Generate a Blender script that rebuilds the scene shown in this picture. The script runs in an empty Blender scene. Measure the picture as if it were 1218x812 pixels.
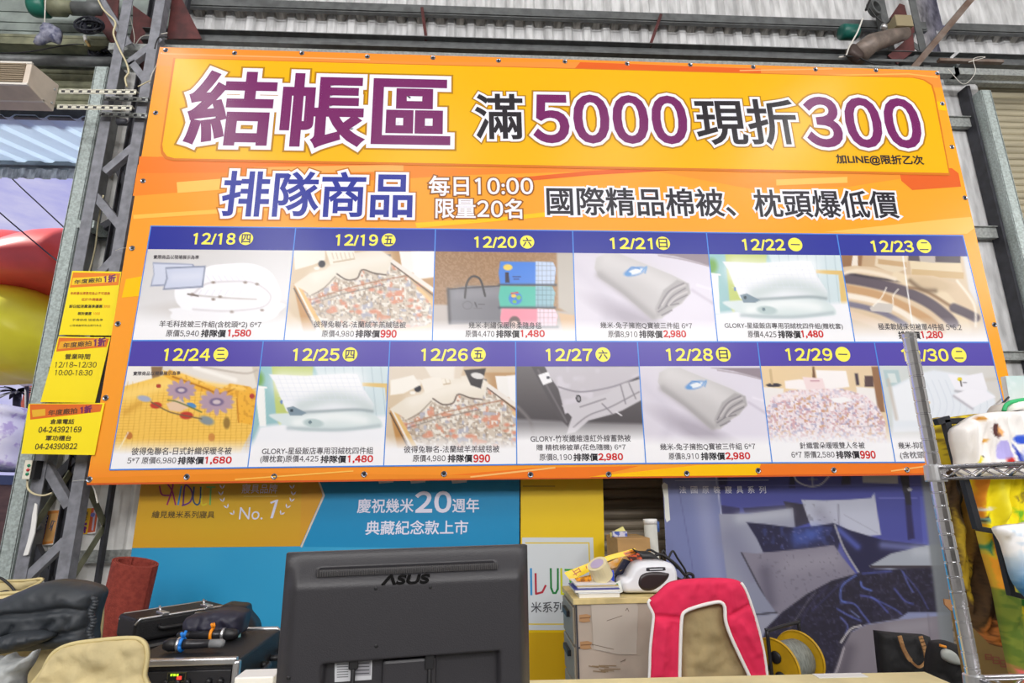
import bpy, bmesh, math, random
import numpy as np
from mathutils import Vector, Matrix
from mathutils.geometry import delaunay_2d_cdt, tessellate_polygon
random.seed(7)
S = bpy.context.scene
C = S.collection
# ---------------------------------------------------------------- camera
FPX = 680.0
CAMZ = 1.55
YAW, PITCH, ROLL = 0.05708, 0.25005, -0.01244
def _axes():
    cy, sy, cp, sp, cr, sr = math.cos(YAW), math.sin(YAW), math.cos(PITCH), math.sin(PITCH), math.cos(ROLL), math.sin(ROLL)
    fwd = np.array([sy*cp, cy*cp, sp]); r0 = np.array([cy, -sy, 0.0]); u0 = np.cross(r0, fwd)
    return cr*r0 + sr*u0, -sr*r0 + cr*u0, fwd
RX, UX, FX = _axes()
EYE = np.array([0.0, 0.0, CAMZ])
cam = bpy.data.cameras.new('camera'); cam_o = bpy.data.objects.new('camera', cam); C.objects.link(cam_o)
cam.sensor_width = 36.0; cam.lens = FPX/1218*36.0; cam.clip_start = 0.05; cam.clip_end = 300
M = Matrix.Identity(4)
for i in range(3):
    M[i][0], M[i][1], M[i][2], M[i][3] = RX[i], UX[i], -FX[i], EYE[i]
cam_o.matrix_world = M
S.camera = cam_o
S.view_settings.view_transform = 'Standard'; S.view_settings.look = 'None'
S.view_settings.exposure = -0.07; S.view_settings.gamma = 1.0; S.view_settings.use_curve_mapping = False

# ---------------------------------------------------------------- sky
W = bpy.data.worlds.new('sky'); S.world = W; W.use_nodes = True
nt = W.node_tree; nt.nodes.clear()
out = nt.nodes.new('ShaderNodeOutputWorld'); bg = nt.nodes.new('ShaderNodeBackground')
tc = nt.nodes.new('ShaderNodeTexCoord'); nz = nt.nodes.new('ShaderNodeTexNoise'); rp = nt.nodes.new('ShaderNodeValToRGB')
mp = nt.nodes.new('ShaderNodeMapping'); mp.inputs['Scale'].default_value = (1, 1, 3.2)
nz.inputs['Scale'].default_value = 7.0; nz.inputs['Detail'].default_value = 6.0; nz.inputs['Roughness'].default_value = .6
rp.color_ramp.elements[0].position = .40; rp.color_ramp.elements[0].color = (.45, .45, .84, 1)
rp.color_ramp.elements[1].position = .68; rp.color_ramp.elements[1].color = (.72, .70, .92, 1)
nt.links.new(tc.outputs['Generated'], mp.inputs[0]); nt.links.new(mp.outputs[0], nz.inputs['Vector'])
nt.links.new(nz.outputs['Fac'], rp.inputs[0]); nt.links.new(rp.outputs[0], bg.inputs[0]); nt.links.new(bg.outputs[0], out.inputs[0])
bg.inputs[1].default_value = 0.98

sun = bpy.data.lights.new('sun', 'SUN'); sun.energy = 7.0; sun.angle = .02; sun.color = (1, .97, .92)
sun_o = bpy.data.objects.new('sun', sun); C.objects.link(sun_o); sun_o.rotation_euler = Vector((.79, .06, -.60)).to_track_quat('-Z', 'Y').to_euler()

# ---------------------------------------------------------------- hall lamps (rows of ceiling tubes and high-bay fittings)
def lamp(name, loc, size, energy, col=(1, .975, .965), target=None):
    l = bpy.data.lights.new(name, 'AREA'); l.shape = 'RECTANGLE'; l.size, l.size_y = size; l.energy = energy; l.color = col
    o = bpy.data.objects.new(name, l); C.objects.link(o); o.location = loc
    if target is not None:
        o.rotation_euler = (Vector(target)-Vector(loc)).to_track_quat('-Z', 'Y').to_euler()
    return o
lamp('hall_lamp', (-3.9, 1.6, 6.9), (.30, 2.2), 40)
lamp('hall_lamp', (4.6, 1.2, 6.6), (.30, 2.2), 30)
lamp('hall_lamp', (-3.9, -2.0, 6.2), (.5, 1.6), 40, target=(-2, 4, 2))
lamp('hall_lamp', (7.7, .8, 4.7), (.30, 1.4), 40, target=(4, 4.3, 3))
for lx in (-5.0, -1.2, 2.6, 6.2):
    lamp('hall_lamp', (lx, -1.6, 7.8), (1.6, 1.2), 30, target=(lx*.75, 3.4, 2.0))
    lamp('hall_lamp', (lx, -6.5, 6.6), (1.8, 1.2), 165, target=(lx*.8, 3.0, 2.6))
    lamp('hall_lamp', (lx, -10.5, 6.6), (1.8, 1.2), 165, target=(lx*.8, 2.0, 3.0))

# ---------------------------------------------------------------- helpers
def lin(c):
    c = np.asarray(c, float)/255.0
    return np.where(c <= .04045, c/12.92, ((c+.055)/1.055)**2.4)
def ray(px, py):
    return (px-609.0)/FPX*RX - (py-406.0)/FPX*UX + FX
def at(px, py, Y):
    d = ray(px, py); return EYE + d*(Y/d[1])
def hit(px, py, p0, n):
    d = ray(px, py); p0 = np.asarray(p0, float); n = np.asarray(n, float)
    return EYE + d*(np.dot(p0-EYE, n)/np.dot(d, n))

def tag(o, label, cat, group=None, kind=None):
    if label: o['label'] = label
    if cat: o['category'] = cat
    if group: o['group'] = group
    if kind: o['kind'] = kind
    return o
def thing(name, label, cat, loc=(0, 0, 0), group=None):
    o = bpy.data.objects.new(name, None); C.objects.link(o); o.location = Vector([float(v) for v in loc]); o.empty_display_size = .1
    return tag(o, label, cat, group)
def root_loc(o):
    v = Vector((0, 0, 0))
    while o is not None:
        v = v + o.location; o = o.parent
    return v
def link_mesh(name, me, parent=None):
    o = bpy.data.objects.new(name, me); C.objects.link(o)
    if parent is not None:
        me.transform(Matrix.Translation(-root_loc(parent))); o.parent = parent
    return o

# ---- materials
def new_mat(name):
    m = bpy.data.materials.new(name); m.use_nodes = True
    return m, m.node_tree, m.node_tree.nodes['Principled BSDF']
def mat(name, rgb, rough=.6, metal=0., var=.0, scale=8., bump=0., bscale=60., rgb2=None, coat=0., stretch=(1, 1, 1), thr=None, spec=.5):
    m, t, b = new_mat(name)
    col = (*lin(rgb), 1)
    b.inputs['Base Color'].default_value = col; b.inputs['Roughness'].default_value = rough; b.inputs['Metallic'].default_value = metal
    b.inputs['Specular IOR Level'].default_value = spec
    if coat: b.inputs['Coat Weight'].default_value = coat; b.inputs['Coat Roughness'].default_value = .12
    if var or rgb2 is not None:
        tcn = t.nodes.new('ShaderNodeTexCoord'); mpn = t.nodes.new('ShaderNodeMapping'); mpn.inputs['Scale'].default_value = stretch
        n = t.nodes.new('ShaderNodeTexNoise'); n.inputs['Scale'].default_value = scale; n.inputs['Detail'].default_value = 6
        t.links.new(tcn.outputs['Object'], mpn.inputs[0]); t.links.new(mpn.outputs[0], n.inputs['Vector'])
        r = t.nodes.new('ShaderNodeValToRGB')
        a = np.asarray(rgb, float); c2 = np.asarray(rgb2, float) if rgb2 is not None else None
        if c2 is None:
            lo, hi = np.clip(a*(1-var), 0, 255), np.clip(a*(1+var), 0, 255)
        else:
            lo, hi = a, c2
        r.color_ramp.elements[0].position, r.color_ramp.elements[1].position = thr or (.35, .65)
        r.color_ramp.elements[0].color = (*lin(lo), 1); r.color_ramp.elements[1].color = (*lin(hi), 1)
        t.links.new(n.outputs['Fac'], r.inputs[0]); t.links.new(r.outputs[0], b.inputs['Base Color'])
    if bump:
        n2 = t.nodes.new('ShaderNodeTexNoise'); n2.inputs['Scale'].default_value = bscale; n2.inputs['Detail'].default_value = 4
        tc2 = t.nodes.new('ShaderNodeTexCoord'); t.links.new(tc2.outputs['Object'], n2.inputs['Vector'])
        bp = t.nodes.new('ShaderNodeBump'); bp.inputs['Strength'].default_value = bump; bp.inputs['Distance'].default_value = .01
        t.links.new(n2.outputs['Fac'], bp.inputs['Height']); t.links.new(bp.outputs[0], b.inputs['Normal'])
    return m
def print_mat(name, rough=.4, bump=.0, bscale=3., spec=.5, bump2=0.):
    """printed sheet: the ink colour is the mesh's colour attribute"""
    m, t, b = new_mat(name)
    a = t.nodes.new('ShaderNodeAttribute'); a.attribute_name = 'ink'
    t.links.new(a.outputs['Color'], b.inputs['Base Color']); b.inputs['Roughness'].default_value = rough
    b.inputs['Specular IOR Level'].default_value = spec
    if bump:
        tcn = t.nodes.new('ShaderNodeNewGeometry'); mpn = t.nodes.new('ShaderNodeMapping'); mpn.inputs['Scale'].default_value = (1.0, 1.0, .35)
        n = t.nodes.new('ShaderNodeTexNoise'); n.inputs['Scale'].default_value = bscale; n.inputs['Detail'].default_value = 5; n.inputs['Roughness'].default_value = .55
        t.links.new(tcn.outputs['Position'], mpn.inputs[0]); t.links.new(mpn.outputs[0], n.inputs['Vector'])
        bp = t.nodes.new('ShaderNodeBump'); bp.inputs['Strength'].default_value = bump; bp.inputs['Distance'].default_value = .02
        t.links.new(n.outputs['Fac'], bp.inputs['Height']); t.links.new(bp.outputs[0], b.inputs['Normal'])
    return m

# ---- mesh builder
class MB:
    def __init__(s): s.v = []; s.f = []; s.m = []; s.col = None
    def add(s, V, F, m=0):
        k = len(s.v); s.v += [tuple(float(c) for c in p) for p in V]
        for f in F: s.f.append(tuple(i+k for i in f)); s.m.append(m)
        return s
    def hexa(s, P, m=0):   # 8 points: bottom 4 (ccw from above) then top 4
        return s.add(P, [(3, 2, 1, 0), (4, 5, 6, 7), (0, 1, 5, 4), (1, 2, 6, 5), (2, 3, 7, 6), (3, 0, 4, 7)], m)
    def box(s, x0, x1, y0, y1, z0, z1, m=0):
        return s.hexa([(x0, y0, z0), (x1, y0, z0), (x1, y1, z0), (x0, y1, z0), (x0, y0, z1), (x1, y0, z1), (x1, y1, z1), (x0, y1, z1)], m)
    def obox(s, c, size, R, m=0):
        R = np.asarray(R, float); hx, hy, hz = [v/2 for v in size]
        P = [np.asarray(c, float) + R@np.array(q) for q in [(-hx, -hy, -hz), (hx, -hy, -hz), (hx, hy, -hz), (-hx, hy, -hz), (-hx, -hy, hz), (hx, -hy, hz), (hx, hy, hz), (-hx, hy, hz)]]
        return s.hexa(P, m)
    def bar(s, a, b, w, h, m=0, up=(0, -1, 0)):   # rectangular bar a->b; h measured along up, w across
        a, b, up = np.asarray(a, float), np.asarray(b, float), np.asarray(up, float)
        d = b-a; d /= np.linalg.norm(d); sx = np.cross(d, up); sx /= np.linalg.norm(sx); u = np.cross(sx, d)
        P = []
        for p in (a, b):
            P += [p-sx*w/2-u*h/2, p+sx*w/2-u*h/2, p+sx*w/2+u*h/2, p-sx*w/2+u*h/2]
        return s.add(P, [(0, 1, 2, 3), (7, 6, 5, 4), (1, 0, 4, 5), (2, 1, 5, 6), (3, 2, 6, 7), (0, 3, 7, 4)], m)
    def angle(s, a, b, w, t, sx, sy, m=0):   # L section: leg along sx and leg along sy from the corner line a->b
        a, b, sx, sy = [np.asarray(q, float) for q in (a, b, sx, sy)]
        prof = [(0, 0), (w, 0), (w, t), (t, t), (t, w), (0, w)]
        P = [p + sx*q[0] + sy*q[1] for p in (a, b) for q in prof]
        F = [(0, 1, 2, 3, 4, 5), (11, 10, 9, 8, 7, 6)] + [(i, i+6, (i+1) % 6+6, (i+1) % 6) for i in range(6)]
        return s.add(P, F, m)
    def tube(s, pts, r, n=10, m=0, cap=True):
        pts = [np.asarray(p, float) for p in pts]; k = len(pts); rr = r if hasattr(r, '__len__') else [r]*k
        V = []; F = []; prev = None
        for i, p in enumerate(pts):
            d = pts[min(i+1, k-1)]-pts[max(i-1, 0)]; d = d/(np.linalg.norm(d)+1e-9)
            if prev is None:
                a = np.cross(d, (0, 0, 1) if abs(d[2]) < .9 else (1, 0, 0))
            else:
                a = prev - d*np.dot(prev, d)
            a = a/(np.linalg.norm(a)+1e-9); bb = np.cross(d, a); prev = a
            for j in range(n):
                t = 2*math.pi*j/n; V.append(p+rr[i]*(math.cos(t)*a+math.sin(t)*bb))
        for i in range(k-1):
            for j in range(n):
                F.append((i*n+j, i*n+(j+1) % n, (i+1)*n+(j+1) % n, (i+1)*n+j))
        if cap: F += [tuple(range(n-1, -1, -1)), tuple((k-1)*n+j for j in range(n))]
        return s.add(V, F, m)
    def lathe(s, c, axis, prof, n=24, m=0):   # prof: (along, radius)
        c, d = np.asarray(c, float), np.asarray(axis, float); d = d/np.linalg.norm(d)
        a = np.cross(d, (0, 0, 1) if abs(d[2]) < .9 else (1, 0, 0)); a = a/np.linalg.norm(a); b = np.cross(d, a)
        V = [c+d*h+max(r, 1e-4)*(math.cos(2*math.pi*j/n)*a+math.sin(2*math.pi*j/n)*b) for h, r in prof for j in range(n)]; k = len(prof)
        F = [(i*n+j, i*n+(j+1) % n, (i+1)*n+(j+1) % n, (i+1)*n+j) for i in range(k-1) for j in range(n)]
        F += [tuple(range(n-1, -1, -1)), tuple((k-1)*n+j for j in range(n))]
        return s.add(V, F, m)
    def prism(s, poly3, ext, m=0):   # flat polygon extruded by a vector
        P = [np.asarray(p, float) for p in poly3]; e = np.asarray(ext, float); n = len(P)
        tri = tessellate_polygon([[Vector(p) for p in P]])
        F = [tuple(t) for t in tri] + [tuple(i+n for i in reversed(t)) for t in tri]
        F += [(i, (i+1) % n, (i+1) % n+n, i+n) for i in range(n)]
        return s.add(P+[p+e for p in P], F, m)
    def build(s, name, mats, parent=None, smooth=False, bevel=0., seg=2, sub=0, colors=None):
        me = bpy.data.meshes.new(name); me.from_pydata(s.v, [], s.f)
        for mm in (mats if isinstance(mats, (list, tuple)) else [mats]): me.materials.append(mm)
        me.polygons.foreach_set('material_index', s.m)
        if colors is not None:
            at_ = me.color_attributes.new('ink', 'FLOAT_COLOR', 'POINT')
            c4 = np.ones((len(s.v), 4)); c4[:, :3] = colors; at_.data.foreach_set('color', c4.ravel())
        bm = bmesh.new(); bm.from_mesh(me); bmesh.ops.recalc_face_normals(bm, faces=bm.faces); bm.to_mesh(me); bm.free()
        if smooth: me.polygons.foreach_set('use_smooth', [True]*len(me.polygons))
        me.update()
        o = link_mesh(name, me, parent)
        if bevel:
            b = o.modifiers.new('bevel', 'BEVEL'); b.width = bevel; b.segments = seg; b.limit_method = 'ANGLE'; b.angle_limit = .6
        if sub:
            b = o.modifiers.new('sub', 'SUBSURF'); b.levels = b.render_levels = sub
        return o

# ---- curves in the picture plane
def spl(pts, closed=True, k=6):
    P = np.asarray(pts, float); n = len(P); o = []
    for i in range(n if closed else n-1):
        if closed: p0, p1, p2, p3 = P[i-1], P[i], P[(i+1) % n], P[(i+2) % n]
        else: p0, p1, p2, p3 = P[max(i-1, 0)], P[i], P[i+1], P[min(i+2, n-1)]
        for j in range(k):
            t = j/k
            o.append(.5*((2*p1)+(-p0+p2)*t+(2*p0-5*p1+4*p2-p3)*t*t+(-p0+3*p1-3*p2+p3)*t**3))
    if not closed: o.append(P[-1])
    return np.array(o)
def sdist(X, Y, poly):
    """signed distance to a polygon, negative inside"""
    P = np.asarray(poly, float); n = len(P); D = np.full(X.shape, 1e9); ins = np.zeros(X.shape, bool)
    for i in range(n):
        ax, ay = P[i]; bx, by = P[(i+1) % n]; dx, dy = bx-ax, by-ay; L = dx*dx+dy*dy+1e-12
        t = np.clip(((X-ax)*dx+(Y-ay)*dy)/L, 0, 1); D = np.minimum(D, (X-ax-t*dx)**2+(Y-ay-t*dy)**2)
        c = ((ay > Y) != (by > Y)); xx = (bx-ax)*(Y-ay)/((by-ay) if by != ay else 1e-9)+ax
        ins ^= c & (X < xx)
    D = np.sqrt(D); return np.where(ins, -D, D)
def ldist(X, Y, pts):
    P = np.asarray(pts, float); D = np.full(X.shape, 1e9)
    for i in range(len(P)-1):
        ax, ay = P[i]; dx, dy = P[i+1]-P[i]; L = dx*dx+dy*dy+1e-12
        t = np.clip(((X-ax)*dx+(Y-ay)*dy)/L, 0, 1); D = np.minimum(D, (X-ax-t*dx)**2+(Y-ay-t*dy)**2)
    return np.sqrt(D)
def vnoise(X, Y, seed=0):
    def h(i, j):
        v = np.sin(i*127.1+j*311.7+seed*74.7)*43758.5453; return v-np.floor(v)
    xi, yi = np.floor(X), np.floor(Y); fx, fy = X-xi, Y-yi; fx = fx*fx*(3-2*fx); fy = fy*fy*(3-2*fy)
    return (h(xi, yi)*(1-fx)+h(xi+1, yi)*fx)*(1-fy)+(h(xi, yi+1)*(1-fx)+h(xi+1, yi+1)*fx)*fy
class Art:
    """ink of a printed picture, evaluated at the vertices of its sheet"""
    def __init__(s, X, Y, base=(240, 240, 242)):
        s.X, s.Y = X, Y; s.c = np.tile(np.asarray(base, float), (len(X), 1))
    def mix(s, a, c):
        a = np.clip(a, 0, 1)[:, None]; s.c = s.c*(1-a)+np.asarray(c, float)*a
    def grad(s, p0, c0, p1, c1, a=1.):
        d = np.subtract(p1, p0); t = np.clip(((s.X-p0[0])*d[0]+(s.Y-p0[1])*d[1])/np.dot(d, d), 0, 1)[:, None]
        s.c = s.c*(1-a)+a*(np.asarray(c0, float)*(1-t)+np.asarray(c1, float)*t)
    def poly(s, pts, c, soft=1., a=1., smooth=False):
        s.mix(a*(.5-sdist(s.X, s.Y, spl(pts) if smooth else pts)/soft), c)
    def ell(s, x, y, rx, ry, c, rot=0., soft=.25, a=1.):
        cr, sr = math.cos(rot), math.sin(rot); u = ((s.X-x)*cr+(s.Y-y)*sr)/rx; v = (-(s.X-x)*sr+(s.Y-y)*cr)/ry
        s.mix(a*(1-np.sqrt(u*u+v*v))/soft+.5*a, c)
    def line(s, pts, w, c, a=1., soft=1., smooth=True):
        s.mix(a*((w/2-ldist(s.X, s.Y, spl(pts, False) if smooth and len(pts) > 2 else pts))/soft+.5), c)
    def shade(s, pts, w, c, a=.5):
        s.mix(a*np.exp(-(ldist(s.X, s.Y, spl(pts, False) if len(pts) > 2 else pts)/w)**2), c)
    def speck(s, scale, c, thr=.6, a=1., poly=None, seed=0, soft=.1):
        m = np.clip((vnoise(s.X/scale, s.Y/scale, seed)-thr)/soft, 0, 1)*a
        if poly is not None: m = m*np.clip(.5-sdist(s.X, s.Y, poly), 0, 1)
        s.mix(m, c)
    def fade(s, y0, y1, c=(244, 244, 248), slope=0., a=1.):
        yy = s.Y-slope*(s.X-600); s.mix(a*np.clip((yy-y0)/(y1-y0), 0, 1), c)

# ---- lettering
_gl = {}
def adv(t):
    return glyphs_raw(t+'國')[0][:, 0].max()-glyphs_raw('國')[0][:, 0].max()
def glyphs(txt):
    """figures take the upright forms of the East Asian face, the rest as typed"""
    import re
    if not re.search('[0-9]', txt): return glyphs_raw(txt)
    key = 'mix'+txt
    if key in _gl: return _gl[key]
    em = adv('國'); x = 0.; Vs, Fs, Bs, k = [], [], [], 0
    for seg in re.findall('[0-9]|[^0-9]+', txt):
        if seg.isdigit():
            V, F, B = glyphs_raw(chr(ord(seg)+0xFEE0))
            if seg == '1':   # plain stem with a flag
                lo, hi = V[:, 1].min(), V[:, 1].max(); h = hi-lo
                V = np.array([(.47, 0), (.565, 0), (.565, 1), (.49, 1), (.29, .86), (.335, .775), (.47, .86)])*(.80*em, h)+(.09*em, lo)
                F = [(0, 1, 2, 6), (6, 2, 3, 4), (6, 4, 5)]; B = [(i, (i+1) % 7) for i in range(7)]
            V = V+(x-.17*em, 0); a = .66*em
        elif seg.strip():
            V, F, B = glyphs_raw(seg); V = V+(x, 0); a = adv(seg)
        else: x += .28*em*len(seg); continue
        x += a; Vs.append(V); Fs += [tuple(i+k for i in f) for f in F]; Bs += [(i+k, j+k) for i, j in B]; k += len(V)
    _gl[key] = (np.vstack(Vs), Fs, Bs); return _gl[key]
def glyphs_raw(txt):
    if txt in _gl: return _gl[txt]
    cu = bpy.data.curves.new('lettering', 'FONT'); cu.body = txt; cu.size = 1; cu.resolution_u = 4; cu.fill_mode = 'FRONT'
    o = bpy.data.objects.new('lettering', cu); C.objects.link(o)
    dg = bpy.context.evaluated_depsgraph_get()
    me = bpy.data.meshes.new_from_object(o.evaluated_get(dg))
    bm = bmesh.new(); bm.from_mesh(me); bmesh.ops.remove_doubles(bm, verts=bm.verts, dist=1e-5)
    bm.verts.ensure_lookup_table(); bm.verts.index_update()
    V = np.array([(v.co.x, v.co.y) for v in bm.verts]); F = []; E = {}
    for f in bm.faces:
        ids = [v.index for v in f.verts]; a = 0
        for i in range(len(ids)):
            p, q = V[ids[i]], V[ids[(i+1) % len(ids)]]; a += p[0]*q[1]-p[1]*q[0]
        if abs(a) < 1e-10: continue
        if a < 0: ids = ids[::-1]
        F.append(tuple(ids))
        for i in range(len(ids)): E[(ids[i], ids[(i+1) % len(ids)])] = 1
    B = [e for e in E if (e[1], e[0]) not in E]
    bm.free(); bpy.data.objects.remove(o); bpy.data.curves.remove(cu); bpy.data.meshes.remove(me)
    _gl[txt] = (V, F, B); return _gl[txt]

class Print:
    """a flat printed sheet: everything in plane coordinates, each ink layer a fraction of a millimetre above the last"""
    def __init__(s, p0, n=(0, -1, 0), d=.0006, base=0.):
        s.p0 = np.asarray(p0, float); s.n = np.asarray(n, float); s.n /= np.linalg.norm(s.n)
        s.ux = np.cross((0, 0, 1), s.n); s.ux /= np.linalg.norm(s.ux); s.uz = np.cross(s.n, s.ux)
        s.d = d; s.base = base; s.V = []; s.F = []; s.K = []
    def uv(s, x, y):
        q = hit(x, y, s.p0, s.n)-s.p0; return np.array([q@s.ux, q@s.uz])
    def put(s, uv, F, col, layer):
        k = len(s.V); w = s.base+layer*s.d; s.q = getattr(s, 'q', 0)+1; w += (s.q*.618034 % 1)*.0003
        for p in uv: s.V.append(s.p0+s.ux*p[0]+s.uz*p[1]+s.n*w)
        c = lin(col); c = np.tile(c, (len(uv), 1)) if c.ndim == 1 else c
        s.K.append(c)
        for f in F: s.F.append(tuple(i+k for i in f))
    def poly(s, pts, col, layer=0):
        uv = [s.uv(*p) for p in pts]
        tri = tessellate_polygon([[Vector((p[0], p[1], 0)) for p in uv]])
        T = []
        for t in tri:
            a, b, c = [uv[i] for i in t]
            T.append(t if (b[0]-a[0])*(c[1]-a[1])-(b[1]-a[1])*(c[0]-a[0]) > 0 else t[::-1])
        s.put(uv, T, col, layer)
    def line(s, pts, w, col, layer=0, smooth=False):   # w in pixels at the line
        P = spl(pts, False) if smooth and len(pts) > 2 else np.asarray(pts, float)
        for i in range(len(P)-1):
            d = P[i+1]-P[i]; L = np.hypot(*d)
            if L < 1e-6: continue
            d = d/L; n = np.array([-d[1], d[0]])*w/2; e = d*w*.25
            s.poly([P[i]-e+n, P[i+1]+e+n, P[i+1]+e-n, P[i]-e-n], col, layer)
    def disc(s, x, y, r, col, layer=0, ry=None, n=28):
        c = s.uv(x, y); ra = np.linalg.norm(s.uv(x+r, y)-c); rb = ra if ry is None else np.linalg.norm(s.uv(x, y+ry)-c)
        pts = [c+(ra*math.cos(2*math.pi*i/n), rb*math.sin(2*math.pi*i/n)) for i in range(n)]
        s.put([c]+pts, [(0, i+1, (i+1) % n+1) for i in range(n)], col, layer)
    def text(s, txt, a, b, h, col, layer=2, bold=0., outline=None, shear=0.):
        """ink box: mid-left a, mid-right b, height h (pixels); bold / outline = extra stroke in pixels"""
        A, B_ = s.uv(*a), s.uv(*b); mx, my = (a[0]+b[0])/2, (a[1]+b[1])/2
        hh = np.linalg.norm(s.uv(mx, my-h/2)-s.uv(mx, my+h/2)); pxm = hh/h
        d = B_-A; wd = np.linalg.norm(d); d /= wd; e = np.array([-d[1], d[0]])
        V, F, E = glyphs(txt); lo, hi = V.min(0), V.max(0)
        st = bold*pxm
        sx, sy = (wd-2*st)/(hi[0]-lo[0]), (hh-2*st)/(hi[1]-lo[1])
        Q = (V-(lo+hi)/2)*(sx, sy); Q[:, 0] += shear*Q[:, 1]
        mid = (A+B_)/2
        def layer_out(w, c, ly):
            s.put(mid+Q[:, :1]*d+Q[:, 1:]*e, F, c, ly)
            if w <= 0: return
            nb = {}
            nor = {}
            for (i, j) in E:
                t = Q[j]-Q[i]; L = np.hypot(*t)+1e-12; n = np.array([t[1], -t[0]])/L; nor[(i, j)] = n
                nb.setdefault(i, [None, None])[1] = n; nb.setdefault(j, [None, None])[0] = n
            uv = []; T = []
            off = {}
            for i, (n0, n1) in nb.items():
                n0 = n1 if n0 is None else n0; n1 = n0 if n1 is None else n1
                m = n0+n1; L = m@m
                off[i] = m*(2/L) if L > 1.0 else None   # mitre, else square both ends
            for (i, j), n in nor.items():
                t = np.array([-n[1], n[0]]); k = len(uv)
                pi, pj = Q[i]+(off[i]*w if off[i] is not None else (n-t)*w), Q[j]+(off[j]*w if off[j] is not None else (n+t)*w)
                ins = -n*min(w, .3*pxm)
                uv += [Q[i], pi, pj, Q[j]]; T += [(k, k+1, k+2, k+3)]
            uv = np.array(uv); uv = mid+uv[:, :1]*d+uv[:, 1:]*e
            for q in range(0, len(uv), 4): s.put(uv[q:q+4], [(0, 1, 2, 3)], c, ly)
        ow = 0
        if outline is not None:
            for q, (extra, oc) in enumerate(outline):
                ow += extra
            acc = ow
            for q, (extra, oc) in enumerate(reversed(outline)):
                layer_out(st+acc*pxm, oc, layer+q); acc -= extra
            layer += len(outline)
        layer_out(st, col, layer)
    def raster(s, tl, tr, br, bl, pitch, paint, layer=0, base=(240, 240, 242)):
        tl, tr, br, bl = [np.asarray(q, float) for q in (tl, tr, br, bl)]
        nx = max(2, int(max(np.hypot(*(tr-tl)), np.hypot(*(br-bl)))/pitch)+1); ny = max(2, int(max(np.hypot(*(bl-tl)), np.hypot(*(br-tr)))/pitch)+1)
        c = [s.uv(*q) for q in (tl, tr, br, bl)]
        U, Vv = np.meshgrid(np.linspace(0, 1, nx), np.linspace(0, 1, ny)); U, Vv = U.ravel()[:, None], Vv.ravel()[:, None]
        uv = (c[0]*(1-U)+c[1]*U)*(1-Vv)+(c[3]*(1-U)+c[2]*U)*Vv
        P = s.p0+uv[:, :1]*s.ux+uv[:, 1:]*s.uz-EYE; z = P@FX
        A = Art(609+FPX*(P@RX)/z, 406-FPX*(P@UX)/z, base); paint(A)
        F = [(j*nx+i, (j+1)*nx+i, (j+1)*nx+i+1, j*nx+i+1) for j in range(ny-1) for i in range(nx-1)]
        s.put(uv, F, np.clip(A.c, 0, 255), layer)
    def build(s, name, m, parent=None):
        me = bpy.data.meshes.new(name); me.from_pydata([tuple(v) for v in s.V], [], s.F); me.materials.append(m)
        K = np.ones((len(s.V), 4)); K[:, :3] = np.concatenate(s.K)
        a = me.color_attributes.new('ink', 'FLOAT_COLOR', 'POINT'); a.data.foreach_set('color', K.ravel()); me.update()
        return link_mesh(name, me, parent)

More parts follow.
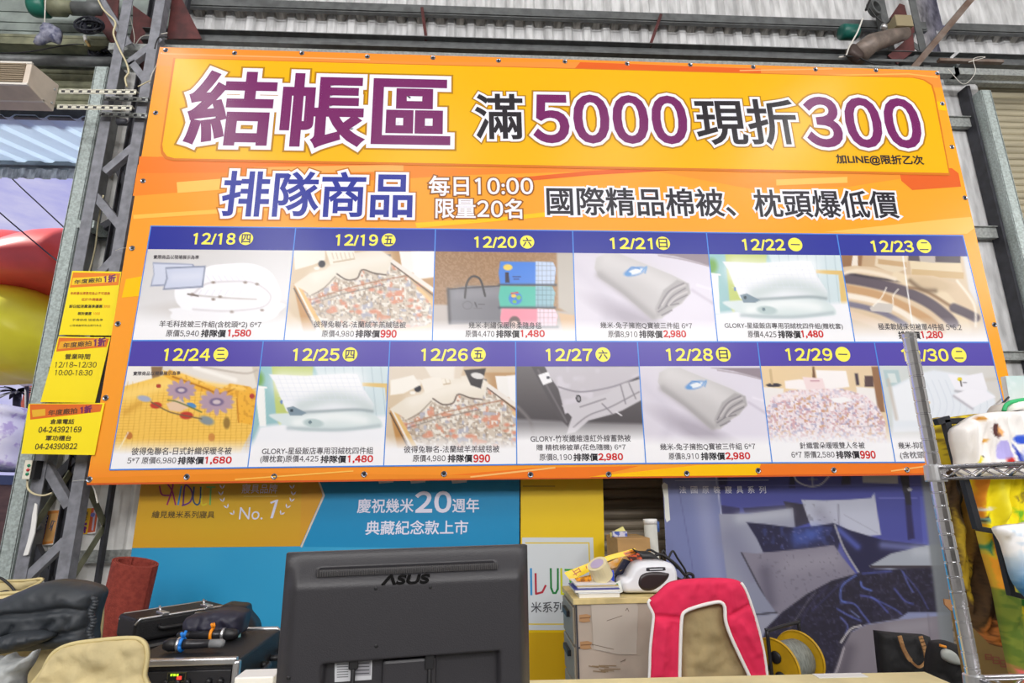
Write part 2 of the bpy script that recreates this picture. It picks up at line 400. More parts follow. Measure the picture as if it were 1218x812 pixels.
def puff(name, outline, p0, n, thick, m, parent=None, bulge=.06, rim=18., step=5., paint=None, wr=0., wscale=14., back=None, seed=0, stretch=(1, 1), folds=None):
    """a soft sewn or blown-up body: outline traced in its own plane, filled, swelling towards the viewer, with a real back"""
    p0 = np.asarray(p0, float); n = np.asarray(n, float); n /= np.linalg.norm(n)
    O = np.asarray(outline, float); pts = []
    for i in range(len(O)):
        a, b = O[i], O[(i+1) % len(O)]; k = max(1, int(np.hypot(*(b-a))/step))
        for j in range(k): pts.append(a+(b-a)*j/k)
    nb = len(pts); pts = np.array(pts)
    x0, y0 = pts.min(0); x1, y1 = pts.max(0)
    gx, gy = np.meshgrid(np.arange(x0, x1, step), np.arange(y0, y1, step)); gx, gy = gx.ravel()+.37, gy.ravel()+.21
    gx = gx + step*.25*np.sin(gy*1.7); sd = sdist(gx, gy, pts); ok = sd < -step*.55
    allp = np.vstack([pts, np.stack([gx[ok], gy[ok]], 1)])
    r = delaunay_2d_cdt([Vector((p[0], p[1])) for p in allp], [], [list(range(nb))], 1, 1e-4)
    V2 = np.array([(v.x, v.y) for v in r[0]]); F = [tuple(f) for f in r[2]]
    d = -np.minimum(sdist(V2[:, 0], V2[:, 1], pts), 0)
    prof = np.sqrt(np.clip(1-(1-np.clip(d/rim, 0, 1))**2, 0, 1))
    hgt = bulge*prof + wr*prof*(vnoise(V2[:, 0]/wscale*stretch[0], V2[:, 1]/wscale*stretch[1], seed)-.5) + .5*wr*prof*(vnoise(V2[:, 0]/wscale*2.3*stretch[0], V2[:, 1]/wscale*2.3*stretch[1], seed+3)-.5)
    if folds is not None: hgt = hgt + folds(V2[:, 0], V2[:, 1])*prof
    base = np.array([hit(x, y, p0, n) for x, y in V2]); sgn = -1 if n@(EYE-p0) < 0 else 1; nn = n*sgn
    N = len(V2)
    fr = base+nn*hgt[:, None]; bk = base-nn*(thick+(back if back else 0)*prof[:, None])
    mb = MB(); mb.v = [tuple(p) for p in fr]+[tuple(p) for p in bk]
    ori = []
    for f in F:
        a, b, c = [fr[i] for i in f[:3]]; ori.append(f if np.cross(b-a, c-a)@nn > 0 else f[::-1])
    mb.f = list(ori)+[tuple(i+N for i in f[::-1]) for f in ori]
    ed = {}
    for f in ori:
        for i in range(len(f)): ed[(f[i], f[(i+1) % len(f)])] = 1
    for (i, j) in ed:
        if (j, i) not in ed: mb.f.append((j, i, i+N, j+N))
    mb.m = [0]*len(mb.f)
    col = None
    if paint is not None:
        A = Art(V2[:, 0], V2[:, 1]); paint(A); c = lin(np.clip(A.c, 0, 255)); col = np.vstack([c, c])
    return mb.build(name, m, parent, smooth=True, colors=col)
# ================================================================ materials of the building
m_steel = mat('painted_steel', (124, 126, 134), .55, 0, var=.10, scale=14, bump=.05)
m_dark = mat('dark_steel', (52, 53, 60), .6, 0, var=.15, scale=10)
m_galv = mat('galvanised_steel', (176, 188, 186), .42, .35, var=.10, scale=55, bump=.03)
m_galvd = mat('dull_galvanised_steel', (150, 154, 152), .5, .2, var=.10, scale=40)
m_sheet = mat('grey_sheet_metal', (206, 207, 208), .5, .1, var=.10, scale=5, stretch=(3, 3, .6))
m_sheetw = mat('white_sheet_metal', (236, 236, 233), .5, 0, var=.06, scale=4)
m_sheetold = mat('weathered_sheet_metal', (176, 174, 170), .6, .1, var=.22, scale=7, stretch=(3, 1, 1))
m_purlin = mat('purlin_steel', (98, 101, 102), .5, .2, var=.1, scale=12)
m_slat = mat('beige_shutter_slats', (172, 164, 140), .5, .1, var=.08, scale=4, stretch=(.3, 1, 6))
m_slatd = mat('brown_shutter_slats', (140, 128, 110), .5, .1, var=.12, scale=4, stretch=(.4, 1, 6))
m_hood = mat('green_grey_boards', (142, 152, 148), .55, .1, var=.12, scale=5)
m_olive = mat('olive_beam', (118, 120, 98), .6, .1, var=.15, scale=8)
m_maroon = mat('red_oxide_primer', (82, 40, 40), .65, 0, var=.18, scale=9)
m_rust = mat('rusty_steel', (104, 84, 72), .7, .1, rgb2=(128, 116, 108), scale=10)
m_conc = mat('concrete_floor', (128, 126, 122), .7, 0, var=.12, scale=3)
m_black = mat('black_plastic', (26, 26, 29), .45)
m_cream_cable = mat('cream_cable', (206, 196, 160), .5)
m_white = mat('white_plastic', (232, 232, 230), .4)
m_chrome = mat('chrome', (225, 226, 230), .12, 1.)
m_alu = mat('aluminium', (205, 206, 208), .28, .9)

def struct(o): o['kind'] = 'structure'; return o
def corr(name, p, du, lu, dv, nrm, pitch, amp, m, parent=None, flat=.45, t=.003):
    """ribbed sheet: profile along du, ribs run along dv, standing out along nrm"""
    p, du, dv, nrm = [np.asarray(q, float) for q in (p, du, dv, nrm)]
    xs = []; u = 0
    while u < lu:
        for f, h in ((0, 0), (flat, 0), (flat+.12, 1), (.88, 1)):
            if u+f*pitch <= lu: xs.append((u+f*pitch, h*amp))
        u += pitch
    mb = MB(); k = len(xs); V = []
    for off in (0, t):
        for e in (0, 1):
            V += [p+du*x+nrm*(h+off)+dv*e for x, h in xs]
    F = []
    for i in range(k-1):
        F += [(i, i+1, k+i+1, k+i), (2*k+i, 3*k+i, 3*k+i+1, 2*k+i+1), (i, 2*k+i, 2*k+i+1, i+1), (k+i, k+i+1, 3*k+i+1, 3*k+i)]
    F += [(0, k, 3*k, 2*k), (k-1, 3*k-1, 4*k-1, 2*k-1)]
    mb.add(V, F); return mb.build(name, m, parent)
def slats(name, x0, x1, Y, z0, z1, pitch, m, depth=.018, parent=None):
    """roller shutter curtain: rounded laths one above the other"""
    mb = MB(); n = int(round((z1-z0)/pitch)); V = []; F = []
    for i in range(n):
        z = z0+i*pitch
        for f, dd in ((0, .006), (.06, -.004), (.25, -depth*.8), (.5, -depth), (.78, -depth*.8), (.94, -.004)):
            V += [(x0, Y+dd, z+f*pitch), (x1, Y+dd, z+f*pitch)]
    for i in range(len(V)//2-1): F.append((2*i, 2*i+1, 2*i+3, 2*i+2))
    k = len(V); V += [(x0, Y+.02, z0), (x1, Y+.02, z0), (x0, Y+.02, z1), (x1, Y+.02, z1)]
    F += [(k, k+2, k+3, k+1)]
    mb.add(V, F); return mb.build(name, m, parent)
def zat(y, Y, x=610): return float(at(x, y, Y)[2])
def xat(x, y, Y): return float(at(x, y, Y)[0])

fl = MB().box(-9, 9, -14, 5.4, -.1, 0); struct(fl.build('floor', m_conc))
m_roof = mat('roof_sheets', (190, 190, 188), .6, .1, var=.06, scale=3)
m_hall = mat('hall_wall', (196, 194, 190), .7, 0, var=.12, scale=1.5)
struct(MB().box(-9, 9, -14, 5.4, 8.6, 8.7).build('ceiling', m_roof))
struct(MB().box(-9, 9, -14.1, -14, 0, 8.6).build('wall_rear', m_hall))
struct(MB().box(-9.1, -9, -14, 5.4, 0, 8.6).build('wall_side_left', m_hall))
struct(MB().box(9, 9.1, -14, 5.4, 0, 8.6).build('wall_side_right', m_hall))

XL, XR = xat(100, 300, 5.0), xat(1175, 250, 5.0)     # the bay behind the banner
XFAR = 9.0
# ---- high wall above the banner
YF = 5.02
zt = zat(21, 4.95)
for nm, a, b in (('wall_back', xat(205, 30, 5.0), xat(1090, 40, 5.0)), ('wall_right', xat(1116, 40, 5.0), XFAR)):
    struct(corr(nm, (a, 4.93, zat(13, 4.93)), (1, 0, 0), b-a, (0, 0, 8.6-zat(13, 4.93)), (0, -1, 0), .205, .03, m_sheet))
    struct(corr('trim_1' if nm == 'wall_back' else 'trim_2', (a, 4.94, zt), (1, 0, 0), b-a, (0, YF+.02-4.94, zat(34, YF)-zt), (0, -.3, 1), .205, .045, m_sheetold, flat=.35))
    struct(corr(nm + '_lower', (a, YF, zat(62, YF)), (1, 0, 0), b-a, (0, 0, zat(33, YF)+.14-zat(62, YF)), (0, -1, 0), .205, .03, m_sheet))
    pu = MB(); za, zb = zat(17.5, 4.86), zat(10, 4.86)
    pu.box(a, b, 4.86, 4.865, za, zb); pu.box(a, b, 4.86, 4.92, za-.006, za); pu.box(a, b, 4.86, 4.92, zb, zb+.006); pu.box(a, b, 4.86, 4.9, za-.03, za-.02)
    struct(pu.build('purlin', m_purlin))
    pu = MB(); za, zb = zat(64, 4.78), zat(52, 4.78)
    pu.box(a-.1, b+.1, 4.78, 4.785, za, zb); pu.box(a-.1, b+.1, 4.72, 4.80, zb, zb+.008); pu.box(a-.1, b+.1, 4.72, 4.80, za-.008, za); pu.box(a-.1, b+.1, 4.72, 4.726, za-.0, za+.02)
    struct(pu.build('purlin', m_purlin))
    st = MB().box(a-.3, b, 4.62, 4.64, zat(72, 4.62), zat(65, 4.62)); st.box(a-.3, b, 4.62, 4.70, zat(72, 4.62)-.006, zat(72, 4.62))
    struct(st.build('banner_rail', m_galvd))
struct(MB().box(xat(1085, 40, 5.2), xat(1125, 40, 5.2), 5.2, 5.22, 4.5, 8.6).build('wall_back_panel', m_sheetold))
# ties between the purlins
for i, (x0, y0, x1, y1) in enumerate(((502, 10, 507, 47), (786, 18, 773, 55))):
    tb = MB().bar(at(x0, y0, 4.84), at(x1, y1, 4.76), .03, .03)
    tag(tb.build('tie_bar', m_maroon), ['dark red tie bar leaning right between purlins above the big purple characters', 'dark red tie bar leaning left between purlins above the large 5000'][i], 'bar', 'tie bars above the banner')

# ---- the shutter behind the banner and the sheets beside the columns
zs = zat(66, 5.05)
struct(slats('door_1', xat(320, 640, 5.05), xat(1130, 600, 5.05), 5.06, 0, zs, .085, m_slatd))
wl = MB(); wx0, wx1 = xat(100, 240, 5.0)-.12, xat(330, 640, 5.0)
struct(corr('wall_left', (wx0, 5.0, 0), (1, 0, 0), wx1-wx0, (0, 0, zs), (0, -1, 0), .34, .03, m_sheetw, flat=.72))
wx0, wx1 = xat(1122, 600, 5.0), xat(1200, 250, 5.0)-.02
struct(corr('wall_right_panel', (wx0, 4.93, 0), (1, 0, 0), wx1-wx0, (0, 0, zs+.1), (0, -1, 0), .40, .025, m_sheet, flat=.6))
# ledges of angle steel on the right hand sheets
lg = MB()
for (xa, xb, ya, yb) in ((1118, 1177, 140, 151), (1140, 1211, 270, 283), (1180, 1240, 418, 428)):
    z0, z1 = zat(yb, 4.86, (xa+xb)/2), zat(ya, 4.86, (xa+xb)/2)
    a, b = xat(xa, ya, 4.86)-.1, xat(xb, ya, 4.86)
    lg = MB(); lg.box(a, b, 4.85, 4.90, z0, z1-.009); lg.box(a, b, 4.83, 4.90, z1-.008, z1)
    struct(lg.build('wall_ledge', m_galvd))
lg = MB(); a, b = xat(20, 660, 4.93), xat(165, 660, 4.93); z0, z1 = zat(668, 4.93, 90), zat(655, 4.93, 90)
lg.box(a, b, 4.93, 4.97, z0, z1); lg.box(a, b, 4.90, 4.97, z0-.008, z0); struct(lg.build('wall_ledge', m_galvd))
lg = MB(); z0, z1 = zat(284, 4.93, 130), zat(270, 4.93, 130); a, b = xat(90, 275, 4.93), xat(165, 275, 4.93)
lg.box(a, b, 4.93, 4.97, z0, z1); struct(lg.build('wall_ledge', m_purlin))

# ---- guide rails of the two side shutters
def rail(name, x, Y, z0, z1, w, d, m, wing=.08, side=1):
    g = MB(); g.box(x-w/2, x+w/2, Y, Y+.012, z0, z1); g.box(x-side*w/2-.006, x-side*w/2+.006, Y, Y+d, z0, z1); g.box(x+side*w/2-.006, x+side*w/2+.006, Y, Y+d, z0, z1)
    return struct(g.build(name, m))
xg = xat(97, 203, 4.72); rail('trim_3', xg, 4.72, 0, zat(79, 4.72, 118), .105, .16, m_galv)
g = MB().box(xg+.054, xg+.115, 4.75, 4.90, 0, zat(88, 4.9, 125)); struct(g.build('trim_4', m_purlin))
for (x, y) in ((93, 266), (59, 431)):
    q = at(x, y, 4.71); g = MB().box(q[0]-.01, q[0]+.13, 4.712, 4.9, q[2]-.035, q[2]+.035); struct(g.build('rail_bracket', m_galv))
xr = xat(1178, 130, 4.70); rail('trim_5', xr, 4.70, 0, zat(107, 4.70, 1172), .10, .30, m_galv)
g = MB().box(xr-.085, xr-.05, 4.80, 4.92, 0, zat(110, 4.9, 1165)); struct(g.build('trim_6', m_dark))
struct(slats('door_2', xr+.05, XFAR, 5.02, 0, zat(96, 5.02, 1195), .075, m_slat))
hd = MB().box(xat(1125, 95, 4.9), XFAR, 4.88, 4.95, zat(100, 4.9, 1170), zat(86, 4.9, 1170)); struct(hd.build('trim_7', m_galvd))
hd = MB().box(xat(1128, 88, 4.9)-.2, XFAR, 4.82, 4.86, zat(84, 4.82, 1170), zat(76, 4.82, 1170)); hd.box(xat(1118, 88, 4.9), XFAR, 4.86, 4.95, zat(87, 4.82, 1170), zat(85, 4.82, 1170)); struct(hd.build('trim_8', m_galv))

# ---- lattice columns
def column(label, A, B, Yf, Yr, w, front, rear, cross, zt_, mats):
    t = thing('lattice_column', label, 'column', (A, Yf, 0), 'lattice columns')
    for (x, y, sx, sy) in ((A, Yf, 1, 1), (B, Yf, -1, 1), (A, Yr, 1, -1), (B, Yr, -1, -1)):
        mb = MB().angle((x, y, 0), (x, y, zt_), w if y == Yf else w*.6, .009, (sx, 0, 0), (0, sy, 0))
        mb.build('chord', mats[0] if y == Yf else mats[1], t)
    for (Y, segs, mm, o) in ((Yf+.014, front, mats[0], 0), (Yr-.02, rear, mats[1], 0)):
        for (x0, z0, x1, z1) in segs:
            mb = MB().bar((x0, Y, z0), (x1, Y, z1), .062, .008); dd = np.array([x1-x0, 0, z1-z0]); dd /= np.linalg.norm(dd); nn = np.array([-dd[2], 0, dd[0]])
            mb.bar(np.array([x0, Y+.025, z0])+nn*.029, np.array([x1, Y+.025, z1])+nn*.029, .006, .05); mb.build('brace', mm, t)
    for (x, z0, z1) in cross:
        mb = MB().bar((x, Yf+.03, z0), (x, Yr-.03, z1), .055, .008, up=(1, 0, 0)); mb.build('brace', mats[2], t)
    return t
YC, YCR = 4.47, 4.86
xA = xat(34, 590, YC); xB = xat(97, 590, YC)
def segpx(l, Y): return [(float(at(a, b, Y)[0]), float(at(a, b, Y)[2]), float(at(c, d, Y)[0]), float(at(c, d, Y)[2])) for a, b, c, d in l]
zz = lambda y, x=120: zat(y, YC, x)
def lean(z0, z1, first):   # zigzag nodes between the two chords
    return (xA+.05, z0, xB-.05, z1) if first else (xB-.05, z0, xA+.05, z1)
fr = segpx([(190, 44, 150, 74), (117, -5, 152, 52), (155, 72, 176, 100), (163, 168, 122, 203), (110, 230, 146, 274), (140, 300, 96, 345), (94, 360, 124, 408), (118, 450, 62, 498), (49, 550, 79, 602), (75, 643, 28, 688), (18, 715, 60, 770)], YC)
re_ = segpx([(150, 255, 106, 280), (98, 330, 128, 385), (138, 195, 156, 230), (90, 545, 42, 595), (34, 636, 66, 700), (132, 200, 160, 190)], YCR)
col_l = column('grey steel lattice column left of the big banner, yellow notices hanging on it', xA, xB, YC, YCR, .085, fr, re_, [(xB-.02, zz(700), zz(628)), (xB-.02, zz(628)+.35, zz(628)), (xB-.02, zz(300, 150), zz(200, 160)), (xA+.02, zz(640, 30), zz(560, 40))], zz(-60, 150), (m_steel, m_dark, m_olive))
xC = xat(1096, 40, 4.75)-.40
frr = segpx([(1092, 60, 1118, 90), (1090, 10, 1110, 30)], 4.75)
column('dark steel lattice column behind the top right corner of the banner', xC, xC+.42, 4.75, 5.1, .075, [(xC+.03, zat(90, 4.75, 1100), xC+.39, zat(60, 4.75, 1100)), (xC+.03, zat(30, 4.75, 1100), xC+.39, zat(60, 4.75, 1100))], [], [], zat(-60, 4.75, 1090), (m_purlin, m_dark, m_dark))
db = MB().bar(at(1166, -14, 4.55), at(1082, 86, 4.66), .06, .05)
tag(db.build('brace_bar', m_rust), 'brown rusty bar slanting up to the right from the top right corner of the banner', 'bar')
# ================================================================ the big sale banner
YB = 4.30
m_vinyl = print_mat('printed_vinyl', .27, bump=.14, bscale=2.2, spec=.3)
m_eyelet = mat('eyelet_metal', (150, 155, 165), .25, .9)
m_hole = mat('eyelet_hole', (20, 20, 28), .8)
NV = (0, -1, 0)
c0 = at(103, 575, YB)
banner = thing('sale_banner', 'huge orange and yellow vinyl sale banner with purple title and two rows of dated offers', 'banner', (float(at(600, 565, YB)[0]), YB, float(c0[2])))
TL, TR, BR, BL = (190, 56), (1116, 84), (1226, 561.3), (103, 575)
def onb(f, g):   # fraction across, fraction down -> pixel through the plane
    P = Print((0, YB, 0), NV); a, b, c, d = [P.uv(*q) for q in (TL, TR, BR, BL)]
    u = (a*(1-f)+b*f)*(1-g)+(d*(1-f)+c*f)*g; w = P.p0+P.ux*u[0]+P.uz*u[1]-EYE; z = w@FX
    return (609+FPX*(w@RX)/z, 406-FPX*(w@UX)/z)
OR = (250, 163, 44)
def base_ink(A):
    A.grad((150, 300), (247, 158, 48), (1150, 330), (252, 166, 38))
    A.mix(.55*np.clip(1-(A.Y-60)/60, 0, 1), (238, 128, 42))
    A.mix(.5*np.clip((A.Y-545)/20, 0, 1)*np.clip((1000-A.X)/500, 0, 1), (240, 130, 44))
sh = Print((0, YB, 0), NV)
sh.raster(TL, TR, BR, BL, 7, base_ink, 0)
D1, D2, LT, YE = (240, 122, 36), (226, 98, 34), (254, 192, 92), (253, 196, 10)
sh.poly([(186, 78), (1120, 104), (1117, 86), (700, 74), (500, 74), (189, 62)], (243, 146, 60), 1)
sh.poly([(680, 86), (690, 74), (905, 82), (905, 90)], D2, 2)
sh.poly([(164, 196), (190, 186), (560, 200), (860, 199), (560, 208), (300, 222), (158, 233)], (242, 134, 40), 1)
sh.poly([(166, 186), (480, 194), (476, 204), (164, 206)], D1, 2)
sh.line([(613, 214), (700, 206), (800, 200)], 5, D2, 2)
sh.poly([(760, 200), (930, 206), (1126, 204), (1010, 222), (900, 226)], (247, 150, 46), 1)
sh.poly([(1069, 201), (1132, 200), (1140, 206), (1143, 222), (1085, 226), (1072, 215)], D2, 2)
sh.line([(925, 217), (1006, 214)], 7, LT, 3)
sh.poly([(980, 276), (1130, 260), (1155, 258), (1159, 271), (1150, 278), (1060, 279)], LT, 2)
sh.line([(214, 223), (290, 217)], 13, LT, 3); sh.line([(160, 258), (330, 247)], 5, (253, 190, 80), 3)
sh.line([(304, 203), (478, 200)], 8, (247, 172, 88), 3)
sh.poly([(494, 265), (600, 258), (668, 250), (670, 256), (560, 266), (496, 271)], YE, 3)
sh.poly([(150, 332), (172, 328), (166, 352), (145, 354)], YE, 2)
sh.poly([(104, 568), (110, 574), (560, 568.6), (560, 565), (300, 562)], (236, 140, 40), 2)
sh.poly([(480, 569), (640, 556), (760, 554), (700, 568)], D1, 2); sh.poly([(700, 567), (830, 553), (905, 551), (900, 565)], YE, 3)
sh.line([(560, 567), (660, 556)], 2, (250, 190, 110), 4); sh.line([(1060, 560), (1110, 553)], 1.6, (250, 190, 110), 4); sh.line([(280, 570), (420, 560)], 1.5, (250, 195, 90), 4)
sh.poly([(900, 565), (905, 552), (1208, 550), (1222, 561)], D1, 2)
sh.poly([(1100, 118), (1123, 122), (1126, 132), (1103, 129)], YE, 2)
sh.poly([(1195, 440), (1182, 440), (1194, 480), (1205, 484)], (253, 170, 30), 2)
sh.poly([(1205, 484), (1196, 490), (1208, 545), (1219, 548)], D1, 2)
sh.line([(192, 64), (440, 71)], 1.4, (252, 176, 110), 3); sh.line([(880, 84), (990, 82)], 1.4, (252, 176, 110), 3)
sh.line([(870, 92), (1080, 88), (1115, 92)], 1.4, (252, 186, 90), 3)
# second line of the print
BLU, WHT = (42, 52, 152), (240, 240, 252)
sh.text('排隊商品', (265, 230), (491, 232), 54, BLU, 5, 1.0, [(3.0, WHT), (1.6, (196, 118, 24))])
sh.text('每日10:00', (510, 221), (634, 221), 24, WHT, 5, .45, [(1.5, (150, 92, 30))])
sh.text('限量20名', (518, 247.5), (621, 248.5), 24, WHT, 5, .45, [(1.5, (150, 92, 30))])
sh.text('國際精品棉被、枕頭爆低價', (650, 239), (1067, 243.5), 33, (44, 42, 50), 5, .55, [(2.2, WHT)])
sh.line([(104, 575.5), (600, 569), (1224, 562.5)], 2.2, (206, 92, 40), 1)
sh.build('sheet', m_vinyl, banner)

# title panel
hp = Print((0, YB, 0), NV, base=.004)
def title_ink(A):
    A.grad((200, 100), (248, 196, 10), (1120, 140), (244, 186, 4))
def rounded(pts, corner, k=6):
    return pts
outl = [(209, 70), (1085, 93)] + [(1098, 96), (1107, 102), (1110, 112)] + [(1128, 206)] + [(208, 188.5)] + [(199, 186), (194.5, 180), (193.5, 172)]
hp.poly([(x+(2 if x > 600 else -2.5), y+(3 if y > 150 else -1)) for x, y in outl], (214, 118, 30), 0)
hp.poly(outl, (241, 181, 4), 1)
PUR, BLK = (116, 34, 98), (42, 38, 44)
hp.text('結帳區', (224, 128), (536, 134), 88, PUR, 3, 2.3, [(4.4, WHT), (2.0, (176, 124, 12))])
hp.text('滿', (565, 138.5), (622, 139), 54, BLK, 3, .9, [(2.6, WHT), (1.4, (176, 124, 12))])
hp.text('5000', (634, 141), (817, 143), 58, PUR, 3, 2.0, [(3.4, WHT), (1.8, (176, 124, 12))])
hp.text('現折', (827, 145), (947, 145.5), 54, BLK, 3, .9, [(2.6, WHT), (1.4, (176, 124, 12))])
hp.text('300', (957, 145), (1094, 147), 59, PUR, 3, 2.0, [(3.4, WHT), (1.8, (176, 124, 12))])
hp.text('加LINE@限折乙次', (994, 190), (1098, 191.5), 12.5, (44, 36, 36), 3, .35)
hp.build('title_panel', m_vinyl, banner)

# ---- the thirteen dated offers
H1 = [((180, 269), (176.3, 296.5), (157.5, 405)), ((352, 271), (349, 298), (338, 405)), ((518, 272.5), (517.3, 299), (514.3, 405.5)), ((681, 274.5), (681.8, 301), (685, 406)), ((840, 276.7), (843, 302.5), (853.3, 406.5)), ((995, 278.7), (1000, 303.7), (1016.5, 407)), ((1144.6, 280.2), (1151, 305), (1175.8, 407))]
H2 = [((157.5, 405), (152.5, 435.5), (131, 558.5)), ((313.5, 405.5), (309.5, 435.8), (295, 556)), ((464, 405.7), (462.5, 435.8), (456.5, 554)), ((613.2, 406), (613.5, 435.7), (614.7, 552.3)), ((758, 406.3), (760, 435.6), (768, 551)), ((900.5, 406.7), (904.3, 435.3), (918, 550.2)), ((1039.5, 407), (1045, 435), (1064.5, 549.7)), ((1176, 407.3), (1182.5, 435), (1209, 549))]
LB = (78, 140, 226)

def soft_bed(A, x0, y0):   # the flowered fleece on a bed, drawn from its top left corner
    A.X = A.X-x0; A.Y = A.Y-y0
    A.grad((0, 0), (214, 196, 170), (170, 100), (196, 168, 132)); A.poly([(-14, 60), (30, 105), (-20, 105)], (222, 205, 182), 4)
    A.poly([(105, -4), (175, -4), (175, 60), (150, 40)], (186, 148, 106), 2); A.poly([(128, 0), (150, 0), (148, 26), (132, 24)], (236, 234, 232)); A.poly([(142, 0), (175, -4), (175, 30), (146, 34)], (240, 238, 238), 2); A.poly([(104, 2), (118, 4), (116, 14), (106, 12)], (70, 66, 66))
    A.poly([(2, 38), (8, 46), (40, 96), (30, 104), (14, 96)], (188, 140, 84), 2)
    q = [(8, 44), (70, 20), (112, 10), (124, 16), (168, 62), (165, 92), (30, 98)]
    A.poly(q, (208, 196, 182)); A.speck(3.1, (170, 152, 134), .55, .7, q, 1); A.speck(2.3, (126, 120, 122), .68, .4, q, 2); A.speck(6.5, (214, 150, 124), .68, .8, q, 3); A.speck(5.0, (176, 178, 196), .72, .8, q, 9); A.speck(2.7, (240, 236, 228), .62, .8, q, 5)
    rs = np.random.RandomState(4)
    for i in range(26):
        u, v = rs.rand(2); x, y = 30+u*125, 40+v*50-.25*(30+u*60)*.0
        A.ell(x, y, 4, 2.6, (216, 150, 126), soft=.6, a=.6)
    A.line([(22, 58), (60, 46), (100, 36), (142, 28)], 1.8, (170, 116, 88), .6); A.line([(24, 62), (60, 51), (110, 40)], 1.6, (110, 102, 100), a=.5)
    A.line([(8, 42), (38, 94)], 5, (222, 184, 120), a=.9); A.line([(3, 44), (28, 92)], 1.6, (70, 60, 58), a=.8); A.line([(5, 40), (34, 96)], 2.2, (236, 228, 218))
    A.line([(120, 12), (168, 46)], 5, (232, 226, 220)); A.line([(118, 14), (168, 52)], 1.3, (90, 76, 70)); A.line([(150, 44), (168, 64), (160, 90), (38, 98)], 5, (226, 192, 140), a=.5)
    c = [(2, 40), (22, 26), (40, 22), (60, 4), (104, -2), (120, 8), (112, 28), (96, 26), (82, 22), (78, 32), (66, 34), (56, 27), (44, 42), (34, 45), (24, 53), (14, 46)]
    A.poly(c, (228, 220, 206), 1.4); A.shade([(30, 30), (70, 16), (110, 8)], 9, (240, 234, 224), .8); A.line([(54, 27), (66, 34), (78, 32), (84, 22), (98, 26), (112, 28)], 1.8, (96, 82, 74), .8); A.line([(24, 52), (38, 44), (52, 30)], 1.4, (120, 104, 92), .7)
    A.poly([(4, 22), (2, -3), (40, -4), (40, 10), (26, 16)], (238, 232, 222), 1.5); A.poly([(40, -3), (74, -3), (76, 10), (46, 16)], (240, 234, 222), 1.2)
    for i in range(6): A.line([(48+i*5, 2), (50+i*5, 9)], 1, (206, 192, 172))
    A.line([(50, 13), (74, 9)], 1.4, (190, 168, 140)); A.ell(36, 15, 4.2, 4.2, (50, 50, 58), soft=.3); A.ell(30, 20, 3.4, 2, (240, 236, 228))
    A.X = A.X+x0; A.Y = A.Y+y0
def roll(A, x0, y0, k=1.):   # a rolled grey quilt with an embroidered patch
    X, Y = A.X, A.Y; A.X = (A.X-x0)/k; A.Y = (A.Y-y0)/k
    A.grad((0, 0), (214, 210, 222), (160, 100), (226, 222, 236))
    A.poly([(92, 0), (165, 0), (165, 18), (150, 12), (120, 4)], (150, 138, 148), 2); A.line([(100, 3), (130, 8), (165, 17)], 1.6, (176, 166, 176))
    A.line([(4, 20), (40, 60), (30, 95)], 14, (204, 200, 214), a=.5, soft=10); A.line([(140, 44), (165, 60)], 3, (204, 198, 214), soft=3); A.line([(146, 38), (165, 44)], 2, (236, 232, 244), soft=3)
    A.ell(80, 84, 62, 12, (178, 172, 186), .45, .9, .9)
    b = [(26, 6), (38, 0), (52, 0), (116, 26), (132, 34), (138, 46), (128, 60), (118, 66), (104, 78), (92, 79), (58, 48), (30, 30), (24, 18)]
    A.poly(b, (196, 194, 196), 1.5); A.shade([(40, 8), (80, 24), (108, 40)], 13, (214, 212, 214), .9); A.shade([(30, 26), (60, 48), (94, 76)], 5, (160, 156, 160), .7)
    e = [(96, 66), (106, 44), (122, 32), (136, 36), (138, 48), (126, 60), (118, 64), (112, 72), (98, 76)]
    A.poly(e, (176, 173, 176), 2)
    for s_ in ([(100, 66), (112, 46), (130, 36)], [(108, 64), (116, 52), (132, 42)], [(100, 70), (118, 58), (134, 50)], [(114, 62), (124, 60)], [(104, 74), (116, 68)]): A.line(s_, 1.6, (128, 124, 130), .9)
    for s_ in ([(104, 62), (116, 46), (132, 38)], [(112, 62), (122, 52), (134, 46)]): A.line(s_, 1.8, (206, 202, 204), .8)
    A.ell(72, 22, 13, 5, (120, 160, 214), -.25, .4); A.ell(73, 22, 10, 3.2, (232, 238, 244), -.25, .4); A.line([(62, 24), (68, 17), (78, 19)], 1.4, (96, 146, 210)); A.line([(80, 22), (86, 16), (84, 24)], 1.2, (110, 160, 216)); A.ell(64, 25, 4, 2.4, (104, 156, 214), 0, .4)
    A.X, A.Y = X, Y
